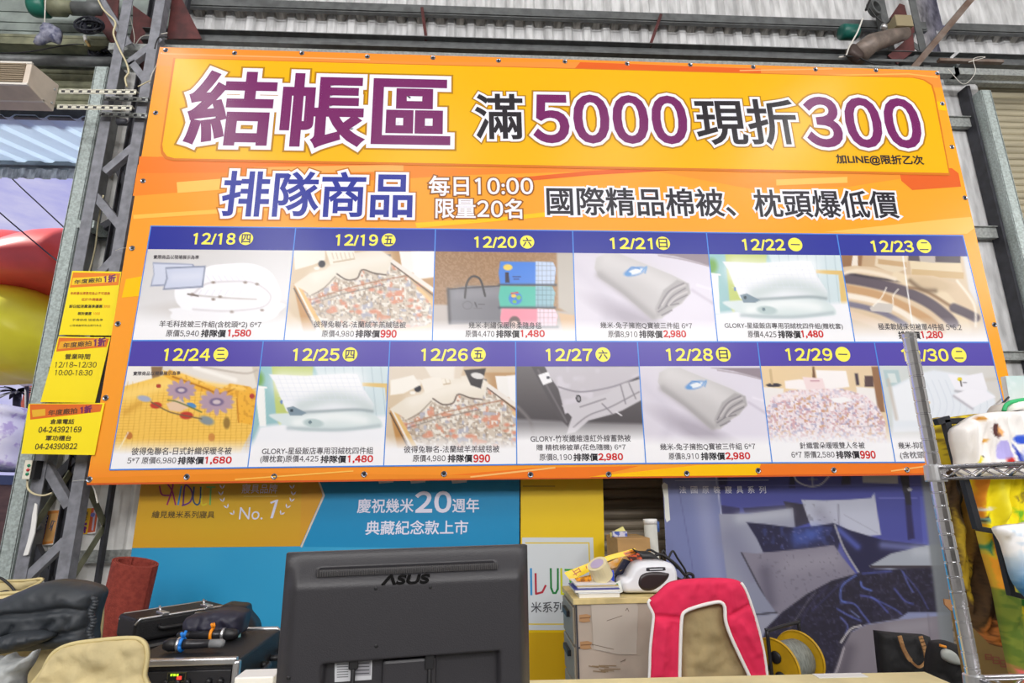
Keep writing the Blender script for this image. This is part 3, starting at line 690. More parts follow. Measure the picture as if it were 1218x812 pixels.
def hotel_pillow(A, x0, y0, flip=0):
    X, Y = A.X, A.Y; A.X = A.X-x0; A.Y = A.Y-y0
    A.grad((0, 0), (152, 198, 200), (40, 60), (150, 190, 196)); A.poly([(20, -4), (70, -4), (68, 20), (30, 70), (26, 60)], (190, 204, 118), 2); A.poly([(70, -4), (162, -4), (168, 70), (100, 70)], (206, 222, 228), 3)
    for i in range(7): A.line([(84+i*11, 0), (90+i*11, 60)], 1.1, (168, 190, 200), .7)
    A.poly([(128, 18), (160, 19), (166, 60), (158, 58), (155, 24), (128, 22)], (222, 190, 120), 1)
    A.ell(4, 14, 7, 9, (120, 170, 90), soft=.8); A.poly([(0, 22), (12, 24), (14, 70), (6, 70)], (240, 242, 240)); A.line([(0, 22), (14, 24)], 2, (246, 246, 244))
    A.poly([(6, 70), (40, 66), (170, 56), (176, 110), (-10, 110)], (238, 240, 246), 5)
    A.poly([(18, 56), (40, 54), (100, 50), (140, 56), (152, 68), (140, 73), (64, 76), (40, 70), (24, 62)], (214, 226, 228), 2, smooth=True); A.shade([(50, 66), (90, 58), (130, 62)], 7, (236, 242, 244), .9); A.shade([(40, 72), (100, 74), (148, 69)], 2.5, (176, 190, 196), .8)
    p = [(17, 8), (60, 10), (110, 7), (122, 8), (130, 26), (142, 44), (140, 51), (110, 50), (76, 52), (48, 57), (38, 52), (30, 34), (24, 18)]
    A.poly(p, (236, 239, 246), 1.4); A.shade([(34, 18), (80, 20), (118, 16)], 14, (246, 248, 252), .9); A.shade([(56, 46), (90, 36), (120, 40), (136, 48)], 9, (198, 210, 212), .85); A.shade([(44, 54), (80, 52), (120, 50), (140, 52)], 2, (150, 164, 170), .8)
    for i in range(14): A.line([(28+i*7.4, 10), (40+i*7.2, 40)], .5, (218, 224, 236), .6)
    for i in range(6): A.line([(24+i, 14+i*5), (122+i*2, 13+i*5)], .5, (218, 224, 236), .6)
    A.poly([(38, 48), (46, 46), (62, 54), (56, 57), (42, 57)], (126, 146, 160), 1); A.ell(44, 51, 2, 2, (60, 74, 86)); A.ell(70, 66, 12, 5, (184, 202, 204), .1, .4); A.ell(66, 65, 2, 2, (110, 130, 140))
    A.ell(32, 41, 1.5, 2.5, (110, 140, 190))
    A.X, A.Y = X, Y
def k1218(A):
    A.grad((170, 300), (208, 206, 206), (200, 400), (228, 228, 232)); A.ell(268, 372, 78, 14, (196, 190, 186), 0, .9, .8)
    A.poly([(205, 372), (212, 366), (330, 360), (332, 372), (322, 380), (300, 384), (240, 384), (206, 380)], (242, 242, 248), 2, smooth=True)
    A.poly([(208, 346), (216, 340), (236, 334), (246, 318), (270, 314), (300, 314), (322, 324), (333, 344), (333, 358), (326, 372), (300, 372), (230, 370), (212, 362)], (246, 246, 252), 1.5, smooth=True)
    A.line([(228, 352), (245, 338), (270, 335), (300, 336), (318, 346), (322, 356), (310, 366), (270, 370), (230, 368)], 2.2, (196, 190, 196), .6, 2.); A.line([(230, 351), (252, 353), (280, 355), (305, 356)], 2, (186, 178, 176), .7, 1.6); A.line([(236, 352), (224, 350)], 2, (110, 100, 96), .9)
    for x, y in ((254, 336), (292, 336), (306, 338), (229, 350), (254, 356), (276, 371), (312, 369), (262, 353)): A.ell(x, y, 2.4, 1.6, (140, 126, 118), soft=.9, a=.8)
    for i in range(9): A.line([(246+i*7, 328), (250+i*7, 334)], 1.2, (222, 220, 232), .7); A.line([(240+i*8, 345), (236+i*8, 351)], 1.2, (222, 222, 234), .7)
    for d_, c in (((0, 0), (176, 182, 206)), ):
        A.poly([(182, 312), (230, 314), (232, 317), (228, 338), (179, 341), (183, 326)], (150, 158, 184), 1); A.poly([(183, 314), (229, 315), (227, 336), (181, 339), (184, 326)], (206, 212, 230), 1)
        A.poly([(197, 318), (245, 316), (242, 342), (194, 345), (198, 331)], (138, 146, 170), 1); A.poly([(198, 320), (243, 318), (240, 340), (196, 343), (200, 331)], (202, 209, 230), 1); A.shade([(208, 330), (236, 328)], 6, (216, 221, 238), .8)
    A.fade(370, 392, slope=.01)
def k1219(A): soft_bed(A, 347, 299); A.fade(376, 396)
def k1220(A):
    A.grad((515, 300), (150, 116, 84), (690, 330), (166, 132, 98)); A.speck(1.6, (180, 146, 112), .5, .5, None, 3); A.poly([(510, 362), (600, 364), (690, 372), (690, 410), (510, 410)], (188, 180, 176), 3)
    A.poly([(662, 300), (690, 300), (690, 380), (664, 366)], (190, 184, 176), 3); A.poly([(664, 372), (690, 376), (690, 400), (670, 396)], (214, 182, 146), 2)
    A.poly([(533, 345), (556, 340), (594, 340), (596, 384), (534, 386)], (122, 122, 130), 1.2); A.shade([(545, 350), (590, 348)], 8, (142, 142, 150), .8); A.shade([(533, 344), (535, 384)], 2, (70, 68, 74), .9); A.line([(534, 344), (594, 340)], 1.4, (64, 62, 68))
    A.line([(553, 354), (555, 338), (560, 330), (566, 329), (572, 334), (577, 352)], 2.4, (60, 58, 62)); A.ell(556, 363, 6, 5, (104, 104, 112), soft=.3); A.ell(556, 363, 5, 4, (124, 124, 132), soft=.3); A.line([(565, 360), (567, 365)], 1.4, (64, 64, 70)); A.line([(569, 362), (576, 362)], 1.2, (90, 90, 96)); A.line([(564, 367), (573, 367)], .7, (96, 96, 102))
    for (x0, y0, x1, y1, c, c2) in ((594, 311, 661, 339, (74, 132, 222), (196, 212, 238)), (594, 340, 660, 366, (86, 190, 172), (150, 190, 204)), (596, 367, 663, 389, (238, 148, 168), (242, 214, 228))):
        A.poly([(x0+1, y0), (x1-4, y0+1), (x1, y0+8), (x1-2, y1), (x0+1, y1), (x0-1, (y0+y1)/2)], c, 1.2)
        A.poly([(x0+43, y0), (x1-3, y0+1), (x1, y0+8), (x1-2, y1), (x0+43, y1)], c2, 1)
        for i in range(4): A.line([(x0+46+i*5, y0+1), (x0+46+i*5, y1)], .9, tuple(.7*v for v in c2), .6); A.line([(x0+43, y0+5+i*6), (x1-2, y0+5+i*6)], .9, tuple(.7*v for v in c2), .6)
        A.shade([(x0, y1), (x1, y1)], 1.6, (60, 70, 84), .8)
    A.ell(604, 318, 5.5, 3.6, (240, 206, 96), soft=.3); A.poly([(601, 336), (601, 324), (605, 324), (606, 336)], (52, 42, 56), 1); A.line([(610, 329), (619, 329)], 1, (50, 50, 96)); A.line([(611, 332), (617, 332)], 1, (50, 50, 96))
    A.ell(613, 355, 8, 7.5, (66, 132, 214), soft=.2); A.ell(611, 352, 3, 2.2, (236, 196, 80)); A.ell(617, 354, 2.6, 2.6, (120, 190, 90)); A.ell(612, 359, 2.6, 2, (120, 190, 90)); A.line([(608, 349), (616, 348)], 1.6, (214, 80, 70))
    A.ell(612, 384, 7, 8, (110, 92, 92), soft=.25); A.ell(612, 387, 5, 5, (250, 214, 204), soft=.3)
    A.fade(380, 396)
def k1221(A): roll(A, 683, 301); A.fade(380, 396)
def k1222(A): hotel_pillow(A, 842, 303); A.fade(383, 398)
def k1223(A):
    X, Y = A.X, A.Y; A.X = A.X-1000; A.Y = A.Y-304
    A.grad((0, 0), (190, 158, 122), (150, 20), (214, 196, 170)); A.poly([(0, -4), (26, -4), (24, 14), (2, 18)], (150, 112, 80), 2); A.poly([(14, 0), (20, 0), (20, 14), (12, 14)], (232, 222, 210))
    A.poly([(42, -4), (80, -4), (78, 16), (62, 22), (40, 12)], (222, 206, 180), 1.5); A.poly([(44, 4), (78, 8), (78, 14), (44, 10)], (196, 164, 124), 1.5)
    A.poly([(80, -4), (140, -4), (146, 28), (84, 24)], (224, 208, 176), 1.5); A.poly([(80, -4), (92, -4), (94, 7), (80, 6)], (92, 82, 90)); A.poly([(92, -4), (112, -4), (112, 9), (94, 7)], (186, 176, 168)); A.poly([(112, -4), (142, -4), (142, 9), (112, 8)], (84, 76, 86)); A.poly([(84, 16), (146, 20), (146, 28), (84, 24)], (204, 176, 132))
    A.poly([(144, -4), (160, -4), (162, 60), (152, 40)], (214, 214, 218), 3)
    A.poly([(0, 14), (16, 12), (40, 14), (70, 22), (110, 24), (140, 34), (158, 56), (164, 84), (160, 110), (0, 110)], (216, 194, 164), 1.5)
    for pts, w, c in (([(0, 26), (30, 31), (60, 38), (84, 46), (110, 60), (134, 80)], 13, (98, 88, 98)), ([(0, 38), (40, 46), (70, 58), (100, 74), (120, 90)], 10, (198, 158, 116)), ([(4, 47), (40, 54), (70, 66), (96, 84)], 7, (240, 230, 216)), ([(6, 57), (30, 62), (54, 70), (76, 82)], 7, (126, 122, 140)), ([(10, 70), (40, 80), (60, 92)], 10, (226, 204, 180)), ([(0, 20), (36, 26), (66, 30), (84, 30)], 3, (62, 56, 66)), ([(66, 24), (92, 36), (120, 46), (140, 70), (150, 88)], 11, (226, 208, 178)), ([(80, 38), (100, 42), (130, 60)], 4, (150, 120, 90)), ([(134, 62), (148, 68), (160, 74)], 11, (92, 82, 92)), ([(138, 30), (158, 58), (160, 84)], 3, (240, 232, 218)), ([(0, 22), (20, 18), (46, 22), (64, 28)], 5, (234, 220, 200))): A.line(pts, w, c, .8, 2.2)
    A.ell(110, 34, 24, 7, (206, 184, 152), .2, .6); A.shade([(82, 30), (96, 40), (112, 42)], 3, (120, 98, 76), .8)
    A.poly([(34, 62), (44, 56), (62, 58), (60, 68), (36, 66)], (204, 198, 192), 1); A.line([(54, 38), (48, 50), (38, 60)], 1.2, (246, 240, 230)); A.line([(68, 40), (62, 48), (62, 58)], 1.2, (246, 240, 230))
    A.X, A.Y = X, Y; A.fade(372, 398, slope=.01); A.line([(1073, 300), (1079, 345), (1085, 388)], 1.6, (250, 250, 250), .8)
def k1224(A):
    A.grad((150, 436), (226, 220, 214), (300, 450), (206, 196, 182)); A.poly([(152, 436), (182, 436), (180, 456), (148, 460)], (238, 234, 228), 1.5); A.poly([(180, 436), (194, 436), (192, 446), (182, 456)], (138, 110, 82), 1.5)
    A.poly([(200, 436), (300, 436), (306, 460), (296, 466), (220, 450)], (228, 222, 214), 2); A.line([(232, 437), (280, 452)], 5, (244, 240, 234), soft=3); A.line([(240, 436), (290, 444), (306, 440)], 2, (190, 180, 170), soft=2)
    A.poly([(146, 460), (196, 446), (194, 440), (206, 444), (240, 456), (262, 466), (304, 462), (306, 500), (276, 556), (130, 556)], (242, 196, 92), 1.5)
    q = [(146, 462), (196, 448), (250, 462), (300, 478), (294, 510), (270, 540), (134, 540)]
    for i in range(26): A.line([(140+i*6.2, 452+i*.7), (128+i*6.6, 556)], .6, (206, 150, 56), .7); A.line([(136, 470+i*3.4), (306, 462+i*3.6)], .5, (206, 150, 56), .5)
    A.shade([(150, 470), (180, 462), (200, 456)], 8, (250, 214, 122), .8); A.shade([(150, 490), (166, 480)], 4, (206, 150, 60), .6)
    f = [(194, 446), (202, 440), (222, 446), (246, 456), (264, 462), (274, 456), (298, 460), (306, 470), (304, 506), (284, 502), (282, 472), (264, 474), (242, 466), (222, 460), (204, 452)]
    A.poly(f, (238, 178, 62), 1.5); A.line([(206, 448), (240, 460), (262, 468), (280, 462)], 2.4, (180, 116, 36), .8); A.shade([(210, 444), (246, 456), (290, 462)], 3, (252, 208, 108), .8); A.line([(282, 474), (284, 502)], 1.6, (196, 130, 44)); A.speck(3, (200, 138, 44), .66, .5, f, 2)
    for x, y, r in ((216, 464, 17), (258, 478, 20)):
        for k in range(12):
            a = k*math.pi/6; A.ell(x+r*.62*math.cos(a), y+r*.38*math.sin(a), r*.42, r*.17, (178, 152, 168), math.atan2(.6*math.sin(a), math.cos(a)), .4)
        A.ell(x, y, r*.42, r*.24, (120, 104, 140), soft=.4); A.ell(x, y, r*.24, r*.13, (206, 190, 196), soft=.5)
    A.ell(186, 482, 7, 4, (190, 66, 52), soft=.3); A.ell(222, 494, 8, 4.5, (190, 66, 52), soft=.3); A.ell(300, 471, 3, 3, (176, 60, 50)); A.ell(189, 459, 3, 2.5, (176, 70, 56)); A.ell(154, 518, 4, 4.5, (190, 120, 60)); A.ell(252, 520, 4, 5, (206, 140, 70)); A.ell(270, 503, 4, 7, (150, 118, 60), soft=.5)
    A.ell(172, 474, 8, 3.5, (164, 172, 196), .2, .5); A.ell(246, 500, 9, 5, (136, 146, 150), .3, .5); A.line([(180, 478), (198, 488), (210, 492), (240, 498)], 1.4, (110, 92, 70)); A.ell(214, 478, 5, 2.5, (84, 140, 196), -.2); A.ell(228, 482, 6, 3, (84, 140, 196), .3); A.poly([(198, 480), (214, 474), (226, 484), (214, 490), (202, 488)], (228, 196, 166), 2); A.line([(200, 476), (212, 478), (240, 490)], 1.6, (110, 120, 70))
    A.fade(522, 540); A.line([(153, 514), (142, 534)], 1.2, (250, 246, 230), .8)
def k1225(A): hotel_pillow(A, 303, 437); A.fade(521, 533)
def k1226(A):
    soft_bed(A, 461, 447); A.poly([(462, 434), (552, 434), (548, 450), (462, 452)], (222, 210, 194), 2); A.poly([(464, 470), (466, 452), (492, 446), (500, 458), (480, 468)], (242, 238, 230), 1.5); A.poly([(500, 452), (524, 446), (528, 460), (506, 468)], (240, 234, 224), 1.2); A.poly([(505, 436), (541, 436), (540, 452), (512, 448)], (236, 230, 220), 2); A.poly([(552, 440), (578, 438), (572, 462), (560, 458)], (64, 60, 62), 1.4); A.ell(568, 447, 8, 3.6, (222, 220, 218), .2)
    A.fade(518, 534)
def k1227(A):
    A.grad((613, 436), (110, 106, 108), (613, 512), (78, 74, 78)); A.poly([(612, 498), (690, 502), (768, 504), (768, 556), (612, 556)], (140, 138, 142), 4)
    A.line([(616, 484), (630, 500), (634, 516)], 4, (130, 126, 128), .7, 3)
    A.poly([(632, 436), (650, 436), (666, 466), (680, 490), (676, 508), (664, 496), (650, 470)], (88, 84, 88), 2); A.line([(640, 440), (662, 480), (674, 502)], 2, (126, 122, 126), .7, 2)
    p = [(648, 436), (764, 436), (762, 446), (740, 460), (700, 482), (672, 492), (664, 462), (654, 448)]
    A.poly(p, (196, 192, 200), 1.5); A.speck(9, (214, 210, 220), .55, .7, p, 2, .3); A.line([(664, 460), (690, 466), (728, 460), (760, 448)], 2.2, (150, 146, 156), .8); A.line([(690, 486), (720, 470), (758, 450)], 2.4, (76, 74, 80), .9)
    q = [(668, 482), (684, 480), (720, 468), (742, 456), (764, 450), (766, 474), (740, 488), (730, 492), (700, 500), (684, 514), (674, 516), (680, 496)]
    A.poly(q, (202, 199, 206), 1.4)
    for s_ in ([(682, 508), (700, 494), (726, 484), (760, 466)], [(690, 484), (720, 474)], [(738, 458), (744, 480)], [(748, 456), (756, 474)], [(716, 480), (728, 492)]): A.line(s_, 1.8, (140, 136, 144), .8)
    A.poly([(640, 446), (652, 442), (657, 454), (646, 458)], (238, 238, 242), 1); A.ell(652, 449, 2, 2, (90, 90, 100)); A.ell(688, 474, 3.2, 4.6, (50, 48, 54), -.2, .2); A.ell(688, 474, 1.8, 3, (150, 148, 154), -.2, .3); A.line([(733, 490), (739, 494)], 1.6, (220, 218, 224))
    A.fade(504, 524)
def k1228(A): roll(A, 760, 437.5, .93); A.fade(516, 530)
def k1229(A):
    A.grad((905, 436), (232, 206, 164), (1060, 440), (226, 204, 172)); A.poly([(966, 436), (968, 436), (970, 450), (966, 450)], (120, 90, 70)); A.poly([(905, 460), (932, 462), (930, 484), (908, 484)], (236, 232, 230), 1.5); A.ell(920, 458, 9, 2.4, (70, 66, 74)); A.line([(916, 440), (918, 456)], 3, (206, 180, 140))
    A.poly([(1018, 460), (1044, 462), (1052, 484), (1020, 480)], (238, 234, 232), 1.5); A.poly([(1028, 447), (1038, 447), (1039, 460), (1028, 460)], (96, 78, 78)); A.poly([(1016, 444), (1020, 444), (1022, 458), (1018, 458)], (80, 70, 80)); A.poly([(1036, 436), (1046, 436), (1052, 490), (1044, 490)], (150, 112, 84), 1.4)
    A.poly([(933, 453), (950, 451), (962, 452), (960, 464), (934, 462)], (246, 240, 240), 1.4); A.poly([(970, 440), (1006, 441), (1010, 460), (980, 464), (972, 454)], (246, 242, 242), 1.4); A.poly([(954, 448), (978, 450), (982, 464), (960, 466)], (240, 220, 222), 1.2); A.line([(964, 453), (974, 453)], 1.2, (176, 110, 130), .8)
    q = [(918, 472), (940, 464), (1000, 462), (1028, 470), (1044, 484), (1052, 500), (1056, 540), (908, 540), (906, 500)]
    A.poly(q, (232, 220, 226), 2); A.speck(2.4, (200, 152, 160), .56, .7, q, 5); A.speck(2.6, (160, 158, 192), .66, .7, q, 7); A.speck(2.2, (250, 244, 246), .6, .7, q, 8); A.speck(3.0, (206, 160, 120), .74, .8, q, 11)
    A.shade([(920, 474), (980, 466), (1030, 474)], 4, (244, 232, 236), .6)
    for i in range(9): A.line([(922+i*15, 474), (914+i*17, 512)], 1.4, (186, 170, 184), .35, 2)
    A.poly([(986, 474), (1004, 472), (1014, 476), (1000, 480), (992, 478)], (244, 242, 244), 1); A.line([(1010, 508), (1050, 506)], 1.4, (186, 176, 186), .7); A.fade(506, 528)
def k1230(A):
    A.grad((1045, 436), (206, 214, 214), (1200, 480), (212, 208, 204)); A.poly([(1050, 440), (1068, 440), (1072, 458), (1054, 460)], (178, 200, 204), 1.5); A.poly([(1055, 444), (1064, 444), (1067, 455), (1058, 455)], (214, 224, 224))
    A.poly([(1060, 460), (1092, 444), (1110, 440), (1150, 446), (1182, 470), (1190, 510), (1062, 514)], (226, 232, 240), 3); A.poly([(1062, 462), (1090, 448), (1096, 500), (1066, 500)], (234, 238, 244), 3)
    for i in range(9): A.line([(1100+i*8, 452), (1110+i*8, 480), (1104+i*8, 500)], 1, (206, 214, 226), .7)
    A.line([(1056, 452), (1066, 498)], 4, (196, 186, 176), .7, 3); A.line([(1166, 452), (1196, 450)], 4, (200, 192, 180), .6, 4); A.line([(1178, 486), (1198, 468)], 1.2, (120, 110, 104)); A.line([(1180, 492), (1200, 474)], 1.2, (120, 110, 104))
    A.poly([(1127, 445), (1148, 447), (1168, 443), (1174, 462), (1172, 470), (1150, 466), (1136, 464)], (238, 238, 246), 1.2); A.ell(1141, 451, 3, 2.4, (226, 208, 60)); A.line([(1142, 453), (1143, 459)], 1.6, (80, 70, 70)); A.line([(1145, 455), (1149, 455)], 1, (110, 110, 120)); A.shade([(1136, 465), (1172, 470)], 1.6, (170, 168, 176), .8)
    A.poly([(1133, 470), (1150, 463), (1170, 464), (1184, 472), (1170, 478), (1154, 486), (1146, 478)], (240, 240, 248), 1.2); A.shade([(1134, 471), (1150, 482), (1156, 486)], 1.6, (176, 174, 184), .8); A.ell(1103, 479, 2.6, 1.8, (244, 176, 60), -.3)
    A.fade(506, 524)

YEL, CAP, RED, CAPB = (255, 242, 92), (76, 72, 78), (206, 46, 48), (48, 46, 52)
NOTE = '實際商品以現場展示為準'
T1 = [('12/18', '四', 293, 284, k1218, [(NOTE, 183, 237, 306, 5), ('羊毛科技被三件組(含枕頭*2) 6*7', 190, 311, 386.3, 9)], ('原價5,940', 198, 237), ('排隊價', 239.5, 269), ('1,580', 271, 299), 396.6),
      ('12/19', '五', 462.3, 285.5, k1219, [('彼得兔聯名-法蘭絨羊羔絨毯被', 373.5, 483, 386, 8)], ('原價4,980', 383, 421), ('排隊價', 423, 452), ('990', 452.7, 472), 397),
      ('12/20', '六', 627, 288, k1220, [('幾米-刺繡保暖棉柔隨身毯', 557.5, 644, 387, 8)], ('原價4,470', 553.5, 588), ('排隊價', 590, 618), ('1,480', 619, 648), 397.2),
      ('12/21', '日', 788.3, 289.5, k1221, [('幾米-兔子擁抱Q寶被三件組 6*7', 714, 823, 387.3, 8)], ('原價8,910', 723, 758), ('排隊價', 760, 788), ('2,980', 788.7, 816), 397.6),
      ('12/22', '一', 945.5, 291, k1222, [('GLORY-星級飯店專用羽絨枕四件組(贈枕套)', 861.5, 1002, 388, 8)], ('原價4,425', 889, 923), ('排隊價', 925, 952), ('1,480', 952.5, 979), 397.7),
      ('12/23', '二', 1098.5, 293, k1223, [('極柔軟絨床包被單4件組 5*6.2', 1044, 1143, 388.8, 8)], None, ('排隊價', 1068, 1094), ('1,280', 1095, 1121), 398.6)]
T2 = [('12/24', '三', 263, 421.5, k1224, [(NOTE, 159, 215, 444, 5), ('彼得兔聯名-日式針織保暖冬被', 157, 276, 536.3, 9)], ('5*7 原價6,980', 152, 210), ('排隊價', 212, 243), ('1,680', 244, 276), 547.5),
      ('12/25', '四', 416.5, 421.5, k1225, [('GLORY-星級飯店專用羽絨枕四件組', 312, 444, 536, 8.5)], ('(贈枕套)原價4,425', 310, 379), ('排隊價', 381.5, 412), ('1,480', 413.5, 444), 546),
      ('12/26', '五', 569, 421.6, k1226, [('彼得兔聯名-法蘭絨羊羔絨毯被', 480.5, 594, 534, 8.5)], ('原價4,980', 491, 530), ('排隊價', 532.5, 562), ('990', 563, 583), 545),
      ('12/27', '六', 717, 421.7, k1227, [('GLORY-竹炭纖維遠紅外線蓄熱被', 631, 750, 521.3, 8.5), ('贈 精梳棉被單(花色隨機) 6*7', 638, 744, 532.3, 8.5)], ('原價8,190', 641.5, 680), ('排隊價', 682, 711), ('2,980', 711.5, 741), 543.6),
      ('12/28', '日', 860, 421.5, k1228, [('幾米-兔子擁抱Q寶被三件組 6*7', 785, 898, 531.2, 8.5)], ('原價8,910', 795, 831), ('排隊價', 833.5, 862), ('2,980', 862.5, 892), 542.5),
      ('12/29', '一', 1002, 421.3, k1229, [('針織雲朵暖暖雙人冬被', 951, 1028, 529.6, 8)], ('6*7 原價2,580', 941, 992), ('排隊價', 994, 1022), ('990', 1022.5, 1041), 540.6),
      ('12/30', '二', 1140, 422, k1230, [('幾米-抑菌', 1068, 1100, 529.6, 8), ], ('(含枕頭*', 1070, 1103), None, None, 541.5)]
for H, T, hc, slp in ((H1, T1, (42, 50, 150), .008), (H2, T2, (80, 68, 166), -.006)):  # second row's header ink is paler: banner glare is put into its colour
    for i, (date, day, cx, cy, paint, caps, p1, p2, p3, yl) in enumerate(T):
        a, b = H[i], H[i+1]
        P = Print((0, YB, 0), NV, base=.004)
        P.raster(a[1], b[1], b[2], a[2], 1.15, paint, 0)
        def head(A, hc=hc):
            A.grad((150, 290), hc, (1200, 290), tuple(min(255, v+6) for v in hc))
        P.raster(a[0], b[0], b[1], a[1], 20, head, 0)
        for q0, q1, w in ((a[0], a[2], 1.3), (b[0], b[2], 1.3), (a[0], b[0], 1.2), (a[2], b[2], 1.6)): P.line([q0, q1], w, LB, 1)
        r = 8.4; dw = 50 if H is H1 else 55
        tl_ = (b[0][1]-a[0][1])/(b[0][0]-a[0][0])
        P.text(date, (cx-13-dw, cy+.3-tl_*.5*dw), (cx-12.5, cy+.3), 13.8 if H is H1 else 15, YEL, 2, .5)
        P.disc(cx, cy, r if H is H1 else 8.8, YEL, 2)
        if day == '一': P.line([(cx-5, cy), (cx+5, cy+.2)], 1.3, (70, 66, 90), 3)
        elif day == '二': P.line([(cx-3.4, cy-4), (cx+3.4, cy-4)], 1.3, (70, 66, 90), 3); P.line([(cx-5, cy+4), (cx+5, cy+4)], 1.3, (70, 66, 90), 3)
        elif day == '三':
            for dy, hw in ((-5, 4), (0, 3.6), (5, 5)): P.line([(cx-hw, cy+dy), (cx+hw, cy+dy)], 1.3, (70, 66, 90), 3)
        else: P.text(day, (cx-5.4, cy), (cx+5.4, cy), 10.6 if day != '日' else 11, (60, 58, 90), 3, .25)
        s2 = lambda x0, x1: slp*(x1-x0)/2
        for txt, x0, x1, y, h in caps: P.text(txt, (x0, y-s2(x0, x1)), (x1, y+s2(x0, x1)), h, CAP, 2, .08)
        for q, c, bo, h in ((p1, CAP, .08, 8.6), (p2, CAPB, .28, 9.2), (p3, RED, .45, 9.6)):
            if q: P.text(q[0], (q[1], yl-s2(q[1], q[2])), (q[2], yl+s2(q[1], q[2])), h if '(' not in q[0] else 9.5, c, 2, bo)
        P.build('offer_panel', m_vinyl, banner)['label'] = 'bedding offer panel dated '+date

# ---- eyelets round the hem and the cords that hold the corners
def eyelet(x, y):
    q = at(x, y, YB-.003)
    mb = MB()
    n = 12; V = []; F = []
    for r_, yy in ((.011, 0), (.018, -.003), (.022, .0)):
        V += [(q[0]+r_*math.cos(2*math.pi*k/n), q[1]+yy, q[2]+r_*math.sin(2*math.pi*k/n)) for k in range(n)]
    for j in range(2):
        F += [(j*n+k, j*n+(k+1) % n, (j+1)*n+(k+1) % n, (j+1)*n+k) for k in range(n)]
    mb.add(V, F, 0); mb.add([(q[0]+.011*math.cos(2*math.pi*k/n), q[1]+.0005, q[2]+.011*math.sin(2*math.pi*k/n)) for k in range(n)], [tuple(range(n))], 1)
    mb.build('eyelet', [m_eyelet, m_hole], banner)
for x, y in ((197, 59.5), (279, 63), (359, 63), (437, 67), (515, 68.5), (593, 72), (672, 73), (746, 75.5), (821, 77), (896, 79.5), (970, 82.5), (1042, 83.5), (1115, 87)): eyelet(x, y)
for x, y in ((185, 134), (170, 215), (157, 295), (140, 385), (125.5, 473), (106, 570)): eyelet(x, y)
for x, y in ((222, 567), (326, 566.5), (433, 564), (528, 563.5), (631, 564.5), (724, 564), (817, 563), (902, 559.5), (992, 559), (1079, 558.5)): eyelet(x, y)
for x, y in ((1121, 123), (1132.5, 174.5), (1148, 235), (1183, 386), (1200, 455)): eyelet(x, y)
m_cord = mat('white_cord', (222, 220, 212), .7)
def cord(pts, r=.004, m=None, par=banner): MB().tube(spl(pts, False, 5), r, 6).build('tie_cord', m or m_cord, par, smooth=True)
cord([at(192, 63, YB-.004), at(188, 74, YB+.1), at(180, 90, YB+.15), at(178, 100, YB+.16)])
cord([at(187, 80, YB+.1), at(186, 94, YB+.12), at(184, 104, YB+.14)])
cord([at(157, 295, YB-.004), at(146, 295, YB+.1), at(137, 298, YB+.14)], .002)
cord([at(106, 571, YB-.004), at(96, 571, YB+.1), at(86, 572, YB+.16)], .002)
# ================================================================ posters hung below the banner
m_poster = print_mat('printed_poster', .42, bump=.05, bscale=1.6)
m_paper = print_mat('printed_paper', .5, bump=.05, bscale=9)
def slab(px, Y, t, m, name, parent):   # the sheet's own thickness, just behind the print
    P = Print((0, Y, 0), NV); mb = MB().prism([at(x, y, Y)+np.array([0, .0012, 0]) for x, y in px], (0, t, 0)); return mb.build(name, m, parent)
YP = 4.56
# ---- yellow and blue bedding poster
m_card = mat('poster_backing', (214, 214, 210), .7)
pl = thing('bedding_poster', 'blue and ochre anniversary poster below the left half of the big banner', 'poster', at(390, 700, YP))
P = Print((0, YP, 0), NV)
G1, CY1, CY2 = (206, 158, 34), (14, 140, 190), (40, 150, 196)
def ink_l(A):
    A.grad((160, 600), (30, 140, 190), (400, 640), (48, 158, 204)); A.speck(60, (66, 168, 210), .5, .25, None, 3, .4)
q = [(175.5, 520), (618, 520), (617, 830), (132, 830)]
P.raster(q[0], q[1], q[2], q[3], 8, ink_l, 0)
P.poly([(330, 520), (618, 520), (617.5, 652), (352, 650), (362, 650)], (8, 136, 188), 1)
def ink_o(A): A.grad((160, 600), (204, 146, 30), (250, 620), (202, 162, 26)); A.grad((250, 620), (202, 162, 26), (390, 600), (206, 150, 34), .6); A.mix(.4*np.clip((A.Y-620)/40, 0, 1), (206, 140, 24))
P.raster((175.6, 520), (360, 520), (357, 649.5), (157.2, 651.5), 8, ink_o, 2)
P.poly([(360, 520), (376, 560), (384, 589), (357, 649.5)], (206, 150, 34), 3)
P.line([(360, 520), (385.5, 589), (358.5, 650)], 2, (214, 204, 190), 4)
dk = (74, 62, 34); WL = (214, 216, 236)
for pts, c in (([(199, 600), (203, 588), (206, 576), (202, 574)], (150, 30, 96)), ([(190, 578), (193, 588), (204, 589)], (150, 30, 96)), ([(200, 576), (205, 584), (209, 600)], (150, 30, 96)), ([(212, 600), (216, 578)], (40, 130, 190)), ([(218, 600), (220, 578), (226, 580), (229, 588), (226, 597), (217, 601)], (96, 44, 116)), ([(231, 579), (230, 594), (234, 600), (238, 596), (239, 579)], (30, 74, 110)), ([(241, 578), (240, 599), (246, 599)], (206, 190, 30)), ([(246, 579), (256, 579)], (110, 176, 90)), ([(251, 579), (250, 600)], (110, 176, 90))): P.line(pts, 1.9, c, 4, True)
P.text('繪見幾米系列寢具', (181, 611.5), (255.5, 612), 8.6, dk, 4, .1)
P.text('No.', (285, 610.3), (313, 610.3), 14.5, WL, 4, .0); P.text('1', (319, 605), (328, 605), 22, WL, 4, .0, shear=.2)
P.text('寢具品牌', (288, 581), (330, 581), 11, WL, 4, .0)
P.line([(290, 590), (330, 590)], .6, (214, 200, 120), 4)
